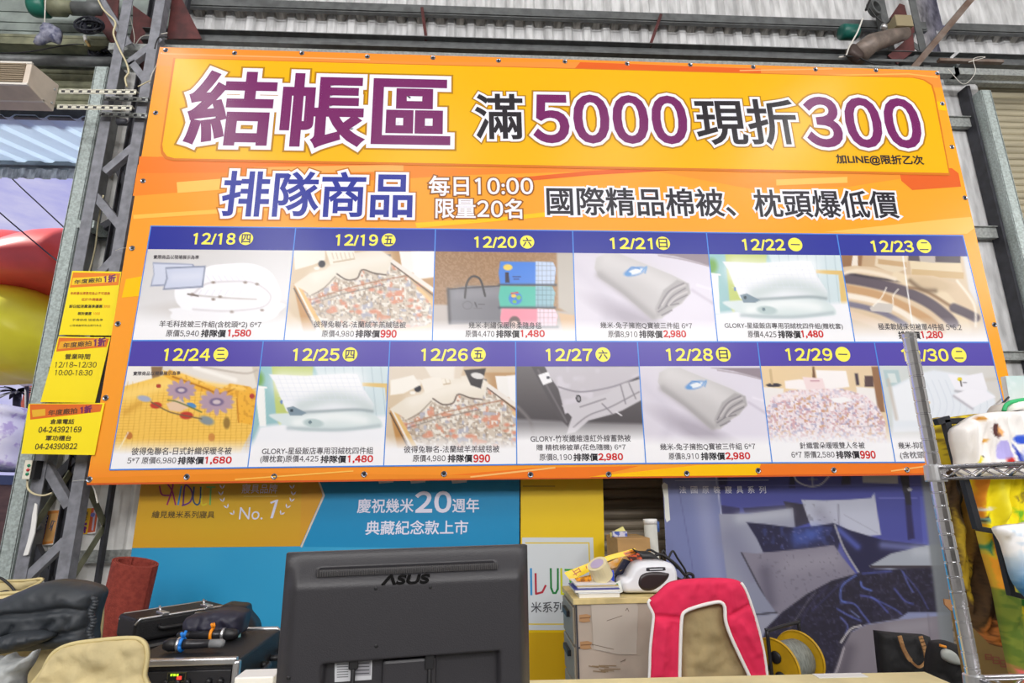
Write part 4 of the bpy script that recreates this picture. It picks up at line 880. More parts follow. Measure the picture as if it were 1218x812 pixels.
for sx in (-1, 1):   # laurel sprays
    for i in range(7):
        t = i/6; x = 306+sx*(20+24*math.sin(.35+t*2.3)*.95); y = 612-t*46
        for dd in (-.55, .55):
            aa = math.pi/2*(-1)+sx*(.55-t*.9)+dd
            P.poly([(x, y), (x+3.2*math.cos(aa-.3), y+3.2*math.sin(aa-.3)), (x+6*math.cos(aa), y+6*math.sin(aa)), (x+3.2*math.cos(aa+.3), y+3.2*math.sin(aa+.3))], WL, 4)
P.text('慶祝幾米', (425, 601.5), (492, 601), 17, (226, 226, 244), 4, .25); P.text('20', (494, 597), (537, 596.5), 26, (226, 226, 244), 4, 1.0); P.text('週年', (538, 601), (570, 600.7), 17, (226, 226, 244), 4, .25)
P.text('典藏紀念款上市', (435, 627.5), (557, 626.6), 17, (226, 226, 244), 4, .25)
for x0 in (448, 486, 535): P.poly([(x0, 563), (x0+22, 563), (x0+20, 573.5), (x0+3, 575)], (200, 206, 214), 4)
P.build('print', m_poster, pl); slab(q, YP, .004, m_card, 'backing', pl)
# ---- yellow poster with the white card
py_ = thing('bedding_poster', 'bright yellow poster with a white lettered card, between the blue poster and the brown shutter', 'poster', at(668, 700, YP))
P = Print((0, YP, 0), NV)
q = [(619.5, 520), (716, 520), (719.5, 680), (724, 830), (619, 830)]
P.poly(q, (228, 192, 8), 0); P.poly([(618.4, 752), (680, 752), (682, 830), (617, 830)], (206, 164, 10), 1)
P.line([(622, 578), (660, 578)], 1, (150, 112, 20), 2)
card = [(621, 639), (705.5, 639), (709, 749), (621, 749)]
P.poly(card, (206, 212, 216), 2); P.line([(625, 645.5), (700.5, 645.5), (703.5, 742), (625, 742)], 1.6, (224, 200, 70), 3)
for pts, c in (([(631.5, 676), (632, 707)], (46, 140, 200)), ([(637, 682), (637.5, 706), (645, 704), (649, 696)], (176, 40, 60)), ([(655, 676), (655.5, 699), (658, 705), (661, 705), (663.5, 700), (663.5, 676)], (30, 124, 60)), ([(667.5, 676), (668, 706), (676, 706)], (196, 200, 30)), ([(672, 677.5), (684, 677.5)], (60, 160, 60)), ([(678, 677), (679, 706)], (60, 160, 60))): P.line(pts, 2.4, c, 4, False)
P.text('米系列寢具', (631.5, 722), (697, 721), 13, (70, 72, 78), 4, .15)
P.build('print', m_poster, py_); slab(q, YP, .004, m_card, 'backing', py_)
# ---- the big photographic bedding poster
pr = thing('bedding_poster', 'large photo poster of navy and grey pillows below the right half of the banner', 'poster', at(950, 740, YP))
P = Print((0, YP, 0), NV)
q = [(786, 520), (1108, 520), (1142, 830), (800, 830)]
def ink_r(A):
    A.grad((790, 570), (110, 118, 170), (850, 700), (132, 140, 178)); A.poly([(850, 510), (1200, 510), (1200, 720), (866, 720)], (72, 76, 150), 1.5)
    for pts, c in (([(854, 600), (880, 604), (878, 628), (858, 612)], (52, 50, 92)), ([(884, 604), (1000, 596), (1000, 606), (886, 610)], (46, 44, 84)), ([(932, 596), (960, 600), (968, 620), (944, 628)], (52, 48, 66)), ([(848, 566), (866, 566), (864, 582), (852, 584)], (50, 50, 96)), ([(944, 520), (946, 580), (938, 580)], (50, 48, 84)), ([(1008, 520), (1012, 576), (1000, 578)], (50, 46, 72)), ([(1026, 520), (1068, 520), (1068, 575), (1026, 574)], (176, 176, 178)), ([(1076, 594), (1083, 594), (1088, 640), (1080, 642)], (44, 40, 84)), ([(1094, 590), (1140, 590), (1140, 660), (1098, 650)], (84, 90, 168))): A.poly(pts, c, 1.4)
    A.line([(856, 578), (1100, 576)], 2, (96, 100, 176), .7); A.line([(1046, 592), (1090, 592)], 2, (104, 108, 180), .8)
    A.line([(944, 563), (948, 572), (962, 578), (976, 576), (986, 566), (988, 560)], 1.6, (214, 216, 226)); A.line([(962, 570), (972, 570)], 2, (120, 120, 140)); A.line([(966, 560), (967, 578)], 1.4, (196, 198, 210))
    A.poly([(1068, 556), (1080, 556), (1084, 600), (1078, 600)], (40, 38, 50), 1.4); A.ell(1077, 581, 4, 4, (60, 58, 66), soft=.3); A.ell(1082, 582, 3, 2, (190, 190, 196))
    A.poly([(786, 520), (848, 520), (872, 720), (876, 760), (800, 830)], (116, 124, 170), 1.5); A.grad((790, 600), (116, 124, 170), (860, 690), (146, 152, 184), .0)
    A.shade([(834, 580), (852, 690)], 12, (146, 152, 188), .8); A.line([(806, 575), (818, 640), (826, 690)], 1.2, (90, 96, 140), .6); A.line([(851, 560), (868, 690)], 1.2, (196, 200, 220), .8)
    # pillows from back to front
    A.poly([(855, 611), (890, 611), (943, 604), (946, 628), (952, 700), (940, 730), (890, 728), (866, 700)], (150, 153, 172), 1.6); A.shade([(870, 640), (900, 690), (920, 720)], 18, (128, 130, 154), .9); A.shade([(880, 616), (936, 610)], 7, (176, 180, 194), .9); A.line([(858, 690), (890, 700), (930, 700)], 2, (112, 114, 138), .8)
    A.poly([(953, 594), (980, 595), (1010, 594), (1036, 592), (1040, 586), (1044, 612), (1048, 636), (1000, 640), (966, 630)], (184, 188, 206), 1.4); A.shade([(975, 610), (990, 628)], 9, (150, 150, 170), .8); A.line([(997, 600), (998, 624)], 2, (140, 140, 160), .8); A.line([(1004, 612), (1044, 634)], 1, (150, 152, 172), .7); A.speck(3, (130, 130, 146), .78, .7, [(953, 594), (998, 596), (998, 630), (966, 630)], 4)
    A.poly([(888, 621), (910, 623), (950, 628), (992, 622), (1000, 640), (996, 656), (908, 657), (900, 640)], (34, 33, 64), 1.5); A.speck(5, (60, 68, 124), .52, .6, [(900, 626), (990, 626), (994, 650), (910, 654)], 6, .3); A.shade([(970, 634), (950, 640)], 10, (76, 100, 186), .7); A.speck(2, (120, 120, 170), .8, .5, [(900, 626), (990, 626), (994, 650), (910, 654)], 8)
    A.poly([(992, 622), (1010, 630), (1050, 642), (1102, 648), (1090, 660), (1050, 678), (1022, 682), (1004, 656)], (36, 35, 68), 1.5); A.shade([(998, 630), (1020, 650)], 4, (84, 96, 178), .8); A.shade([(1050, 648), (1095, 652)], 5, (110, 116, 168), .8); A.line([(993, 624), (1004, 652), (1021, 680)], 2.4, (150, 150, 160))
    A.poly([(1034, 673), (1060, 658), (1104, 648), (1140, 646), (1140, 680), (1040, 676)], (158, 164, 176), 1.4); A.line([(1036, 674), (1140, 674)], 3, (64, 58, 66)); A.shade([(1090, 656), (1130, 656)], 7, (178, 184, 194), .8)
    A.poly([(881, 656), (900, 658), (960, 652), (992, 648), (1000, 660), (1018, 682), (980, 700), (930, 736), (912, 722), (896, 684)], (128, 124, 140), 1.5); A.shade([(910, 680), (916, 716)], 9, (98, 94, 112), .9); A.shade([(940, 672), (990, 664)], 12, (146, 142, 156), .8); A.speck(2.6, (100, 96, 110), .8, .6, None if False else [(900, 660), (996, 654), (1012, 680), (930, 730)], 5); A.line([(882, 657), (896, 684), (920, 730)], 1.8, (60, 58, 72))
    A.poly([(866, 700), (898, 692), (924, 730), (898, 740), (866, 740)], (136, 140, 162), 2); A.line([(896, 731), (924, 728)], 2, (56, 54, 66)); A.poly([(898, 734), (926, 730), (912, 750), (900, 760)], (150, 152, 170), 1.5)
    # the velvet quilt
    qv = [(904, 766), (912, 746), (930, 728), (960, 706), (990, 690), (1026, 680), (1070, 676), (1140, 674), (1140, 728), (1080, 728), (1068, 736), (1030, 742), (1014, 750), (1004, 768), (990, 806), (984, 830), (880, 830)]
    A.poly(qv, (36, 33, 50), 1.5); A.speck(4, (50, 46, 70), .5, .6, qv, 3, .3); A.speck(2, (84, 80, 112), .72, .5, qv, 4, .2)
    for pts, w, c, al in (([(1018, 684), (1002, 696), (1000, 712), (1006, 716)], 2.6, (104, 128, 216), .95), ([(1026, 682), (1060, 679)], 3, (80, 92, 176), .8), ([(1024, 692), (1026, 698), (1036, 702)], 3, (104, 128, 220), .9), ([(1024, 708), (1040, 712), (1056, 728)], 2.6, (88, 98, 186), .9), ([(1036, 710), (1064, 724), (1072, 730)], 2, (92, 108, 196), .9), ([(1000, 716), (1016, 718), (1026, 730), (1034, 740)], 2.2, (100, 116, 206), .95), ([(996, 724), (1010, 732), (1024, 738)], 2.4, (100, 116, 206), .9), ([(1000, 734), (1008, 744), (1006, 754)], 2.2, (110, 122, 206), .9), ([(1012, 726), (1022, 734)], 1.6, (150, 170, 232), .9), ([(1074, 680), (1080, 694), (1086, 704)], 2, (110, 126, 214), .9), ([(1064, 700), (1076, 714), (1086, 718)], 2.4, (90, 102, 190), .9), ([(1072, 678), (1092, 702), (1104, 724)], 1.6, (86, 96, 176), .8), ([(970, 704), (960, 716), (940, 746), (922, 768)], 1.3, (132, 128, 140), .9), ([(985, 696), (962, 722), (948, 756)], 1.6, (66, 62, 104), .8), ([(1004, 690), (966, 726)], 2, (74, 74, 130), .7)): A.line(pts, w*.8, c, al*.75, 1.8)
    A.poly([(1003, 770), (1012, 752), (1030, 743), (1068, 737), (1140, 730), (1140, 830), (984, 830), (992, 800)], (126, 120, 130), 1.6); A.shade([(1010, 772), (1000, 810)], 9, (92, 86, 98), .8); A.shade([(1060, 748), (1100, 744)], 9, (150, 146, 156), .7); A.line([(1004, 770), (996, 796), (990, 806)], 2.2, (168, 162, 170), .9); A.line([(1000, 764), (1012, 748), (1024, 744)], 2.2, (190, 186, 188), .9)
    A.line([(1104, 730), (1108, 770)], 1.4, (110, 104, 114), .7)
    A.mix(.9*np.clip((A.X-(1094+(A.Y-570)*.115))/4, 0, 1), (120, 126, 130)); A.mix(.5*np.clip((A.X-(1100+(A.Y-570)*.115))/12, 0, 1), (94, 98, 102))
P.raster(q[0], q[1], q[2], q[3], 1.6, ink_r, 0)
for i, ch in enumerate('法國原裝寢具系列'):
    x = 812+i*13.55; P.text(ch, (x-4, 582.3-.02*i), (x+4, 582.3-.02*i), 8.6, (226, 228, 240), 2, .1)
P.line([(803, 571.5), (914, 570.8)], .8, (170, 176, 206), 2)
P.poly([(787, 577), (790, 573.5), (794, 576), (795, 590), (797, 618), (793, 621), (791, 616), (790, 592)], (228, 230, 222), 2); 
P.build('print', m_poster, pr); slab(q, YP, .004, m_card, 'backing', pr)

# ================================================================ the open bay on the left and what stands outside
XO0, XO1 = -8.95, xg-.02
# boards, beam and the rolled-up shutter over the opening
bd = MB()
zs_ = [zat(y, 4.92, 40) for y in (76, 70, 66, 60, 55, 38, 36.5, 28, 26.5, 16, 14, -40)]
for i in range(len(zs_)-1): bd.box(XO0, xat(208, 30, 4.92), 4.92+(.012 if i % 2 else 0), 4.95, zs_[i], zs_[i+1])
bd.box(XO0, xat(205, 30, 4.92), 4.93, 4.96, zs_[-1], 8.6)
struct(bd.build('wall_left_upper', m_hood))
ob = MB().box(XO0, xat(136, 48, 4.82), 4.78, 4.9, zat(53, 4.78, 60), zat(45, 4.78, 60)); ob.box(XO0, xat(136, 48, 4.82), 4.775, 4.9, zat(45, 4.78, 60), zat(42, 4.78, 60)); struct(ob.build('trim_9', m_olive))
mb = MB().tube([(XO0, 4.80, zat(75, 4.80, 80)), (xat(138, 74, 4.80), 4.80, zat(74, 4.80, 138))], .045, 14); struct(mb.build('trim_10', m_purlin, smooth=True))
struct(slats('door_3', XO0, xat(113, 95, 4.98), 5.0, zat(128, 5.0, 90), zat(76, 5.0, 90), .075, m_olive))
st = thing('shutter_motor', 'green motor with grey shaft of the rolled shutter, at the top left edge', 'motor', at(75, 10, 4.68))
MB().lathe(at(38, 8, 4.68), (1, 0, 0), [(0, .03), (0, .085), (.03, .095), (.13, .095), (.15, .07)], 20).build('motor_housing', mat('green_enamel', (18, 104, 88), .4), st, smooth=True)
MB().lathe(at(60, 8, 4.68), (1, 0, 0), [(0, .06), (.0, .085), (.12, .085), (.14, .06), (.2, .06)], 18).build('gearbox', m_olive, st, smooth=True)
MB().lathe(at(84, 10, 4.70), (1, 0, 0), [(0, .05), (.0, .062), (.17, .062), (.18, .075), (.30, .075)], 18).build('shaft', m_purlin, st, smooth=True)
pt = MB(); pt.prism([at(122, -14, 4.7), at(142, -14, 4.7), at(138, 52, 4.7), at(131, 50, 4.7), at(112, 24, 4.7)], (0, .012, 0)); tag(pt.build('gusset_plate', m_maroon), 'dark red steel plate left of the lattice column top, beside the black cable coil', 'plate')
pt = MB(); pt.prism([at(206, -14, 4.62), at(210, -14, 4.62), at(240, 46, 4.62), at(198, 46, 4.62)], (0, .012, 0)); tag(pt.build('gusset_plate', m_maroon), 'large dark red triangular plate above the top left corner of the banner', 'plate')
pt = MB(); pt.prism([at(158, 6, 4.80), at(188, 28, 4.80), at(184, 60, 4.80), at(150, 62, 4.80), at(158, 30, 4.80)], (0, .012, 0)); tag(pt.build('gusset_plate', m_maroon), 'dark red plate inside the lattice column beside the banner corner', 'plate')
pt = MB(); pt.prism([at(166, 62, 4.82), at(180, 66, 4.82), at(178, 96, 4.82), at(168, 88, 4.82)], (0, .012, 0)); tag(pt.build('gusset_plate', m_maroon), 'small dark red plate low inside the lattice column beside the banner edge', 'plate')
# coiled black cable
def coil(label, cx, cy, Y, rx, ry, n=9, seed=0):
    rs = random.Random(seed); mb = MB()
    for k in range(n):
        pts = []; r1, r2 = rx*(.2+.8*rs.random()), ry*(.2+.8*rs.random()); ph = rs.random()*6; dy = rs.uniform(-.05, .05); sk = rs.uniform(-.3, .3)
        for i in range(26):
            a = ph+2*math.pi*i/25; pts.append(at(cx+r1*math.cos(a)+sk*ry*math.sin(a), cy+r2*math.sin(a), Y+dy+.03*math.sin(2*a)))
        mb.tube(pts, .009, 6)
    return tag(mb.build('cable_coil', mat('black_cable', (24, 26, 38), .6), smooth=True), label, 'cable coil')
coil('thick bundle of black cable hanging beside the shutter shaft, top left', 106, 30, 4.55, 18, 11, 16, 1)
coil('thick bundle of black cable behind the olive beam, below the other coil', 120, 62, 4.86, 15, 8, 14, 2)
# hanging plastic bag on a cord
hb = thing('hanging_bag', 'small grey plastic bag hanging from a white cord, top left', 'bag', at(56, 48, 4.52))
puff('bag_body', spl([(50, 30), (58, 27), (66, 31), (72, 36), (69, 50), (58, 47), (48, 51), (39, 50), (46, 40)], True, 3), at(56, 40, 4.52), NV, .03, mat('grey_plastic_film', (150, 152, 168), .25, 0, rgb2=(80, 84, 110), scale=22), hb, .04, 8, 3, wr=.03, wscale=5)
MB().tube([at(54.5, -12, 4.52), at(53, 29, 4.52)], .005, 6).build('cord', m_cord, hb, smooth=True)
lh = thing('lamp_holder', 'white lamp holder with a tan tip under the olive beam, top left', 'lamp holder', at(103, 49, 4.72))
MB().tube([at(101, 43, 4.74), at(102, 49, 4.72)], [.016, .014], 10).build('holder', m_white, lh, smooth=True); MB().tube([at(102.3, 49, 4.72), at(106, 54.5, 4.69)], [.011, .013], 10).build('tip', mat('tan_plastic', (196, 164, 104), .5), lh, smooth=True)
def cable(label, pts, r, m, name='cable', k=6):
    return tag(MB().tube(spl(pts, False, k), r, 7).build(name, m, smooth=True), label, 'cable')
cable('cream cable running down the front of the lattice column to the slotted rails', [at(112, -12, 4.44), at(122, 10, 4.44), at(137, 26, 4.44), at(135, 40, 4.44), at(142, 58, 4.44), at(150, 74, 4.44), at(153, 86, 4.43), at(149, 93, 4.43), at(151, 103, 4.42)], .008, m_cream_cable)
cable('thin black wire sagging from the left edge to the lattice column under the olive beam', [at(-12, 64, 4.66), at(30, 62, 4.66), at(60, 57, 4.66), at(84, 53, 4.66), at(100, 53, 4.7)], .006, m_black)
cable('thin black cord looping over the top of the banner corner', [at(200, 44, 4.44), at(190, 44, 4.43), at(186, 50, 4.42), at(184, 58, 4.43)], .006, m_black)
cable('tan wire from the slotted rails to the banner edge', [at(164, 103, 4.38), at(172, 99, 4.38), at(178, 96, 4.44)], .005, m_cream_cable)
cable('tangle of pale wires inside the lattice column', [at(153, 14, 4.5), at(160, 45, 4.6), at(156, 62, 4.66), at(168, 44, 4.66), at(184, 42, 4.54), at(194, 40, 4.478), at(199, 39, 4.474)], .004, m_cord)
cable('pale cord hanging down inside the lattice column', [at(123, 232, 4.50), at(117, 262, 4.6), at(112, 300, 4.6), at(98, 350, 4.5)], .006, m_cream_cable)
cable('cream cable from the push button box behind the lattice brace', [at(33, 568, 4.42), at(33, 580, 4.42), at(40, 587, 4.41), at(52, 589, 4.42), at(62, 586, 4.44)], .007, m_cream_cable)
cable('white cord hanging from the lower left banner corner', [at(106, 571, 4.303), at(111, 578, 4.34), at(114, 588, 4.38), at(116, 598, 4.4)], .006, m_cord)
tag(MB().prism([at(x, y, 4.44) for x, y in ((41, 598), (44, 600), (43, 618), (41, 634), (36, 650), (33, 660), (27, 661), (32, 645), (36, 628), (38, 612))], (0, .012, 0)).build('plastic_strip', m_white, bevel=.003), 'white plastic strip hanging down the left chord of the lattice column', 'plastic strip')

# ---- heater box on its slotted rails
m_box = mat('beige_metal', (214, 201, 186), .45, .1, var=.04, scale=6); m_boxd = mat('brown_grille', (142, 128, 108), .5, .2, var=.08, scale=3, stretch=(.2, 1, 1))
hx = xat(38, 76, 4.12); ac = thing('air_curtain', 'beige metal air curtain box with grille at the left edge, above the opening', 'air curtain', (hx-.6, 4.2, zat(128, 4.4, 30)))
za, zb = zat(75, 4.12, 38), zat(100, 4.12, 35); zc, zd, zm = zat(102, 4.40, 72), zat(131, 4.40, 68), zat(118, 4.24, 52)
prof = [(4.12, za), (4.42, zc+.02), (4.42, zd), (4.30, zat(121, 4.30, 54)), (4.12, zb)]
mb = MB().prism([(hx, y, z) for y, z in prof], (-1.3, 0, 0)); mb.build('casing', m_box, ac, bevel=.006)
mb = MB()
for k in range(9): z = za+(zb-za)*(k+.8)/10; mb.box(hx-1.28, hx-.04, 4.112, 4.118, z-.006, z+.006)
mb.box(hx-1.28, hx-.04, 4.1195, 4.1205, zb+.01, za-.01); mb.build('grille', m_boxd, ac)
mb = MB().bar((hx-1.3, 4.125, zb), (hx, 4.125, zb), .018, .02); mb.bar((hx-1.3, 4.125, za), (hx, 4.125, za), .018, .02); mb.bar((hx-1.3, 4.30, zat(120, 4.30, 54)), (hx, 4.30, zat(120, 4.30, 54)), .02, .02); mb.build('trim_strip', mat('pale_beige_metal', (226, 222, 214), .4, .2), ac)
for p in ((69, 108), (66, 124)):
    q = at(p[0]-1, p[1], 4.40); MB().lathe((hx+.004, 4.38, q[2]), (-1, 0, 0), [(-.003, .004), (-.003, .01), (.004, .011)], 10).build('screw', m_alu, ac, smooth=True)
def slotted(label, p, q, n, mm=None):
    t = thing('slotted_rail', label, 'rail', p)
    p, q = np.asarray(p), np.asarray(q)
    mb = MB(); h = .036; d = q-p; L = np.linalg.norm(d); d /= L
    mb.bar(p+np.array([0, 0, .5*h]), q+np.array([0, 0, .5*h]), .010, .003); mb.bar(p-np.array([0, 0, .5*h]), q-np.array([0, 0, .5*h]), .010, .003); mb.bar(p+np.array([0, .02, .52*h]), q+np.array([0, .02, .52*h]), .003, .04)
    for i in range(n+1):
        a = p+d*L*(max(i-.28, 0)/n); b = p+d*L*(min(i+.28, n)/n); mb.bar(a, b, h, .003)
    mb.build('rail', mm or mat('cream_steel', (214, 212, 196), .4, .2), t)
    sl = MB(); sl.bar(p+np.array([0, .006, 0]), q+np.array([0, .006, 0]), h*.5, .002); sl.build('slot_shade', m_dark, t)
    return t
slotted('upper front cream slotted rail holding the air curtain', at(70, 108.5, 4.34), at(162, 109.5, 4.34), 9)
slotted('lower front cream slotted rail holding the air curtain', at(68, 127, 4.34), at(157, 128.5, 4.34), 9)
slotted('upper rear grey slotted rail, behind the upper cream one', at(124, 117, 4.42), at(176, 118.5, 4.42), 5, m_galvd)
slotted('lower rear grey slotted rail, behind the lower cream one', at(118, 135.5, 4.42), at(175, 137.5, 4.42), 6, m_galvd)
cl = thing('clamp', 'dark clamp hanging under the slotted rails on the lattice column', 'clamp', at(146, 145, 4.44))
MB().lathe(at(140, 145, 4.43), (1, 0, 0), [(0, .012), (0, .03), (.07, .03), (.08, .012)], 12).build('jaw', m_dark, cl, smooth=True); MB().tube([at(139, 140, 4.43), at(142, 148, 4.43), at(152, 146, 4.43), at(155, 141, 4.43)], .009, 8).build('lever', m_dark, cl, smooth=True)

# ---- awning outside
aw = thing('awning', 'white ribbed awning roof outside the open bay on the left', 'awning', at(40, 190, 6.2))
zn = zat(128, 5.3, 50)+0.0
yf = 6.9; zf = zat(191, yf, 40)
m_aw = mat('translucent_sheet', (232, 240, 244), .4, 0, var=.03, scale=3); 
t_ = m_aw.node_tree; tl_n = t_.nodes.new('ShaderNodeBsdfTranslucent'); tl_n.inputs['Color'].default_value = (.82, .92, 1, 1); mx = t_.nodes.new('ShaderNodeMixShader'); mx.inputs[0].default_value = .55
t_.links.new(t_.nodes['Principled BSDF'].outputs[0], mx.inputs[1]); t_.links.new(tl_n.outputs[0], mx.inputs[2]); t_.links.new(mx.outputs[0], t_.nodes['Material Output'].inputs[0])
corr('roof_sheet', (-8.9, 5.42, zn), (1, 0, 0), 8.9+xat(112, 150, 5.6)+.3, (0, yf-5.42, zf-zn), (0, 0, -1), .34, .035, m_aw, aw, flat=.6)
m_fas = mat('grey_fascia', (128, 134, 136), .5, .2, var=.1, scale=5)
mb = MB(); zz0, zz1 = zat(213, yf, 40), zat(189, yf, 40)
mb.box(-12, xat(104, 200, yf)+.4, yf, yf+.03, zz0+(zz1-zz0)*.45, zz1); mb.box(-12, xat(104, 200, yf)+.4, yf-.05, yf+.02, zz0+(zz1-zz0)*.6, zz0+(zz1-zz0)*.72); mb.build('fascia', m_fas, aw)
corr('eave_sheet', (-12, yf, zz0), (1, 0, 0), 12+xat(104, 200, yf)+.4, (0, 0, (zz1-zz0)*.48), (0, -1, 0), .2, .03, m_sheetold, aw)
MB().box(-8.9, xat(110, 140, 5.3), 5.44, 5.48, zn-.02, zn+.10).build('edge_trim', m_purlin, aw)
MB().box(xat(112, 190, 5.2)-.1, xat(112, 190, 5.2)+.0, 5.2, 6.9, zn-.12, zn-.04).build('side_beam', m_galv, aw)
struct(MB().box(-40, 12, 5.4, 60, -.06, 0).build('ground_outside', mat('asphalt', (96, 94, 110), .8, 0, var=.1, scale=1)))
# ---- inflatable arch
ia = thing('inflatable_arch', 'red and yellow inflatable arch outside the open bay', 'inflatable', at(20, 440, 11))
m_red = mat('red_inflatable_vinyl', (236, 84, 66), .35, 0, var=.06, scale=1.2); m_yel = mat('yellow_inflatable_vinyl', (250, 234, 50), .4, 0, var=.05, scale=1.2)
puff('red_lobe', spl([(-60, 300), (-30, 282), (0, 280), (24, 279), (42, 282), (60, 292), (70, 320), (50, 348), (0, 348), (-60, 350)], True, 5), at(0, 310, 11.5), NV, .9, m_red, ia, 1.0, 46, 5, back=.6)
puff('red_lobe', spl([(-60, 350), (-40, 330), (-10, 312), (20, 292), (50, 282), (80, 278), (110, 282), (124, 310), (110, 346), (60, 350), (0, 348)], True, 5), at(0, 310, 10.6), NV, .9, m_red, ia, .9, 40, 5, back=.6)
puff('yellow_lobe', spl([(-70, 356), (-20, 341), (20, 341), (64, 350), (90, 380), (88, 420), (60, 444), (34, 449), (0, 446), (-70, 440)], True, 5), at(0, 400, 10.9), NV, .9, m_yel, ia, 1.1, 52, 5, back=.6)
MB().prism([at(-110, 430, 11.4), at(-70, 430, 11.4), at(-70, 720, 11.4), at(-110, 720, 11.4)], (0, .8, 0)).build('leg', m_red, ia)
# wires over the street, a palm and a house beyond
cable('thin overhead wire outside, the upper of two slanting down across the sky', [at(-30, 165, 9.0), at(14, 212, 9.0), at(50, 246, 9.0), at(110, 302, 9.0)], .011, m_black, 'overhead_wire')
cable('thin overhead wire outside, the lower of two slanting down across the sky', [at(-30, 224, 9.0), at(0, 253, 9.0), at(46, 292, 9.2), at(70, 312, 9.2)], .011, m_black, 'overhead_wire')
hs = thing('orange_house', 'small orange building outside beside the palm', 'building', at(26, 500, 20))
MB().prism([at(18, 478, 20), at(26, 476, 20), at(30, 458, 20), at(40, 458, 20), at(40, 560, 20), at(18, 560, 20)], (0, 2.5, 0)).build('wall', mat('orange_plaster', (206, 104, 72), .7, var=.05), hs)
MB().box(*[v for v in (xat(14, 487, 19.5), xat(44, 487, 19.5), 19.5, 20.4, zat(512, 19.5, 25), zat(487, 19.5, 25))]).build('porch', mat('tan_plaster', (198, 150, 100), .7), hs)
pm = thing('palm_tree', 'dark palm tree silhouette outside under the yellow arch', 'tree', at(20, 520, 17))
MB().tube([at(20, 560, 17), at(19.5, 500, 17), at(20, 470, 17)], [.12, .10, .09], 8).build('trunk', m_dark, pm, smooth=True)
mb = MB(); rs = random.Random(3); cpt = at(20, 466, 17)
for k in range(22):
    a = rs.random()*2*math.pi; e = rs.uniform(-.5, .9); L = rs.uniform(.35, .6); d = np.array([math.cos(a), math.sin(a)*.8, e*.7]); pts = [cpt+d*L*t-np.array([0, 0, .35*t*t*L]) for t in (0, .3, .6, 1)]
    w = np.cross(d, (0, 0, 1)); w /= np.linalg.norm(w)+1e-9
    V = []; 
    for t, p in zip((.3, 1, .8, .1), pts): V += [p-w*.09*t, p+np.array([0, 0, .02]), p+w*.09*t]
    mb.add(V, [(i*3+j, i*3+j+1, i*3+j+4, i*3+j+3) for i in range(3) for j in range(2)])
mb.build('fronds', mat('dark_palm_leaf', (34, 32, 44), .7), pm)
mb = MB().lathe(at(31.5, 453, 16), (0, 0, 1), [(-.16, .05), (-.1, .16), (0, .2), (.1, .16), (.16, .05)], 14); lgt = mb.build('street_lamp_head', mat('white_lamp_glass', (250, 246, 236), .3), smooth=True)
mb = MB().tube([at(32.5, 570, 16), at(31.8, 456, 16)], .05, 8).build('pole', m_dark, None, smooth=True); mb.parent = lgt; tag(lgt, 'round white street lamp above the orange building', 'lamp')
# goods stacked in the opening
m_flor = mat('lilac_flowered_fabric', (236, 234, 246), .8, 0, rgb2=(196, 180, 222), scale=9, thr=(.52, .62))
gb = puff('bedding_bundle', spl([(-40, 500), (-20, 484), (0, 480), (14, 484), (18, 490), (12, 496), (20, 508), (21, 522), (16, 540), (12, 556), (-40, 556)], True, 4), at(0, 520, 6.0), NV, .4, m_flor, None, .22, 24, 4, wr=.06, wscale=9, back=.1)
tag(gb, 'puffy white and lilac flowered bedding bundle standing outside the open bay, left edge', 'bedding')
tb = thing('display_table', 'brown wooden table under the flowered bedding, left edge', 'table', (xat(-30, 560, 6.0), 6.0, 0))
zt_ = zat(556, 5.9, 0); x0_, x1_ = xat(-90, 560, 6.0), xat(11, 560, 6.0)
MB().box(x0_, x1_, 5.7, 6.5, zt_-.16, zt_-.07).build('table_top', mat('slate_board', (70, 84, 112), .6), tb); MB().box(x0_+.03, x1_-.02, 5.74, 6.46, zt_-.85, zt_-.16).build('cabinet_panel', mat('brown_wood', (112, 84, 66), .6, var=.12, scale=3, stretch=(1, 1, 8)), tb)
for sx in (x0_+.06, x1_-.06):
    for sy in (5.78, 6.42): MB().box(sx-.03, sx+.03, sy-.03, sy+.03, 0, zt_-.85).build('leg', m_dark, tb)
def onz(x, y, z): d = ray(x, y); return EYE+d*((z-CAMZ)/d[2])
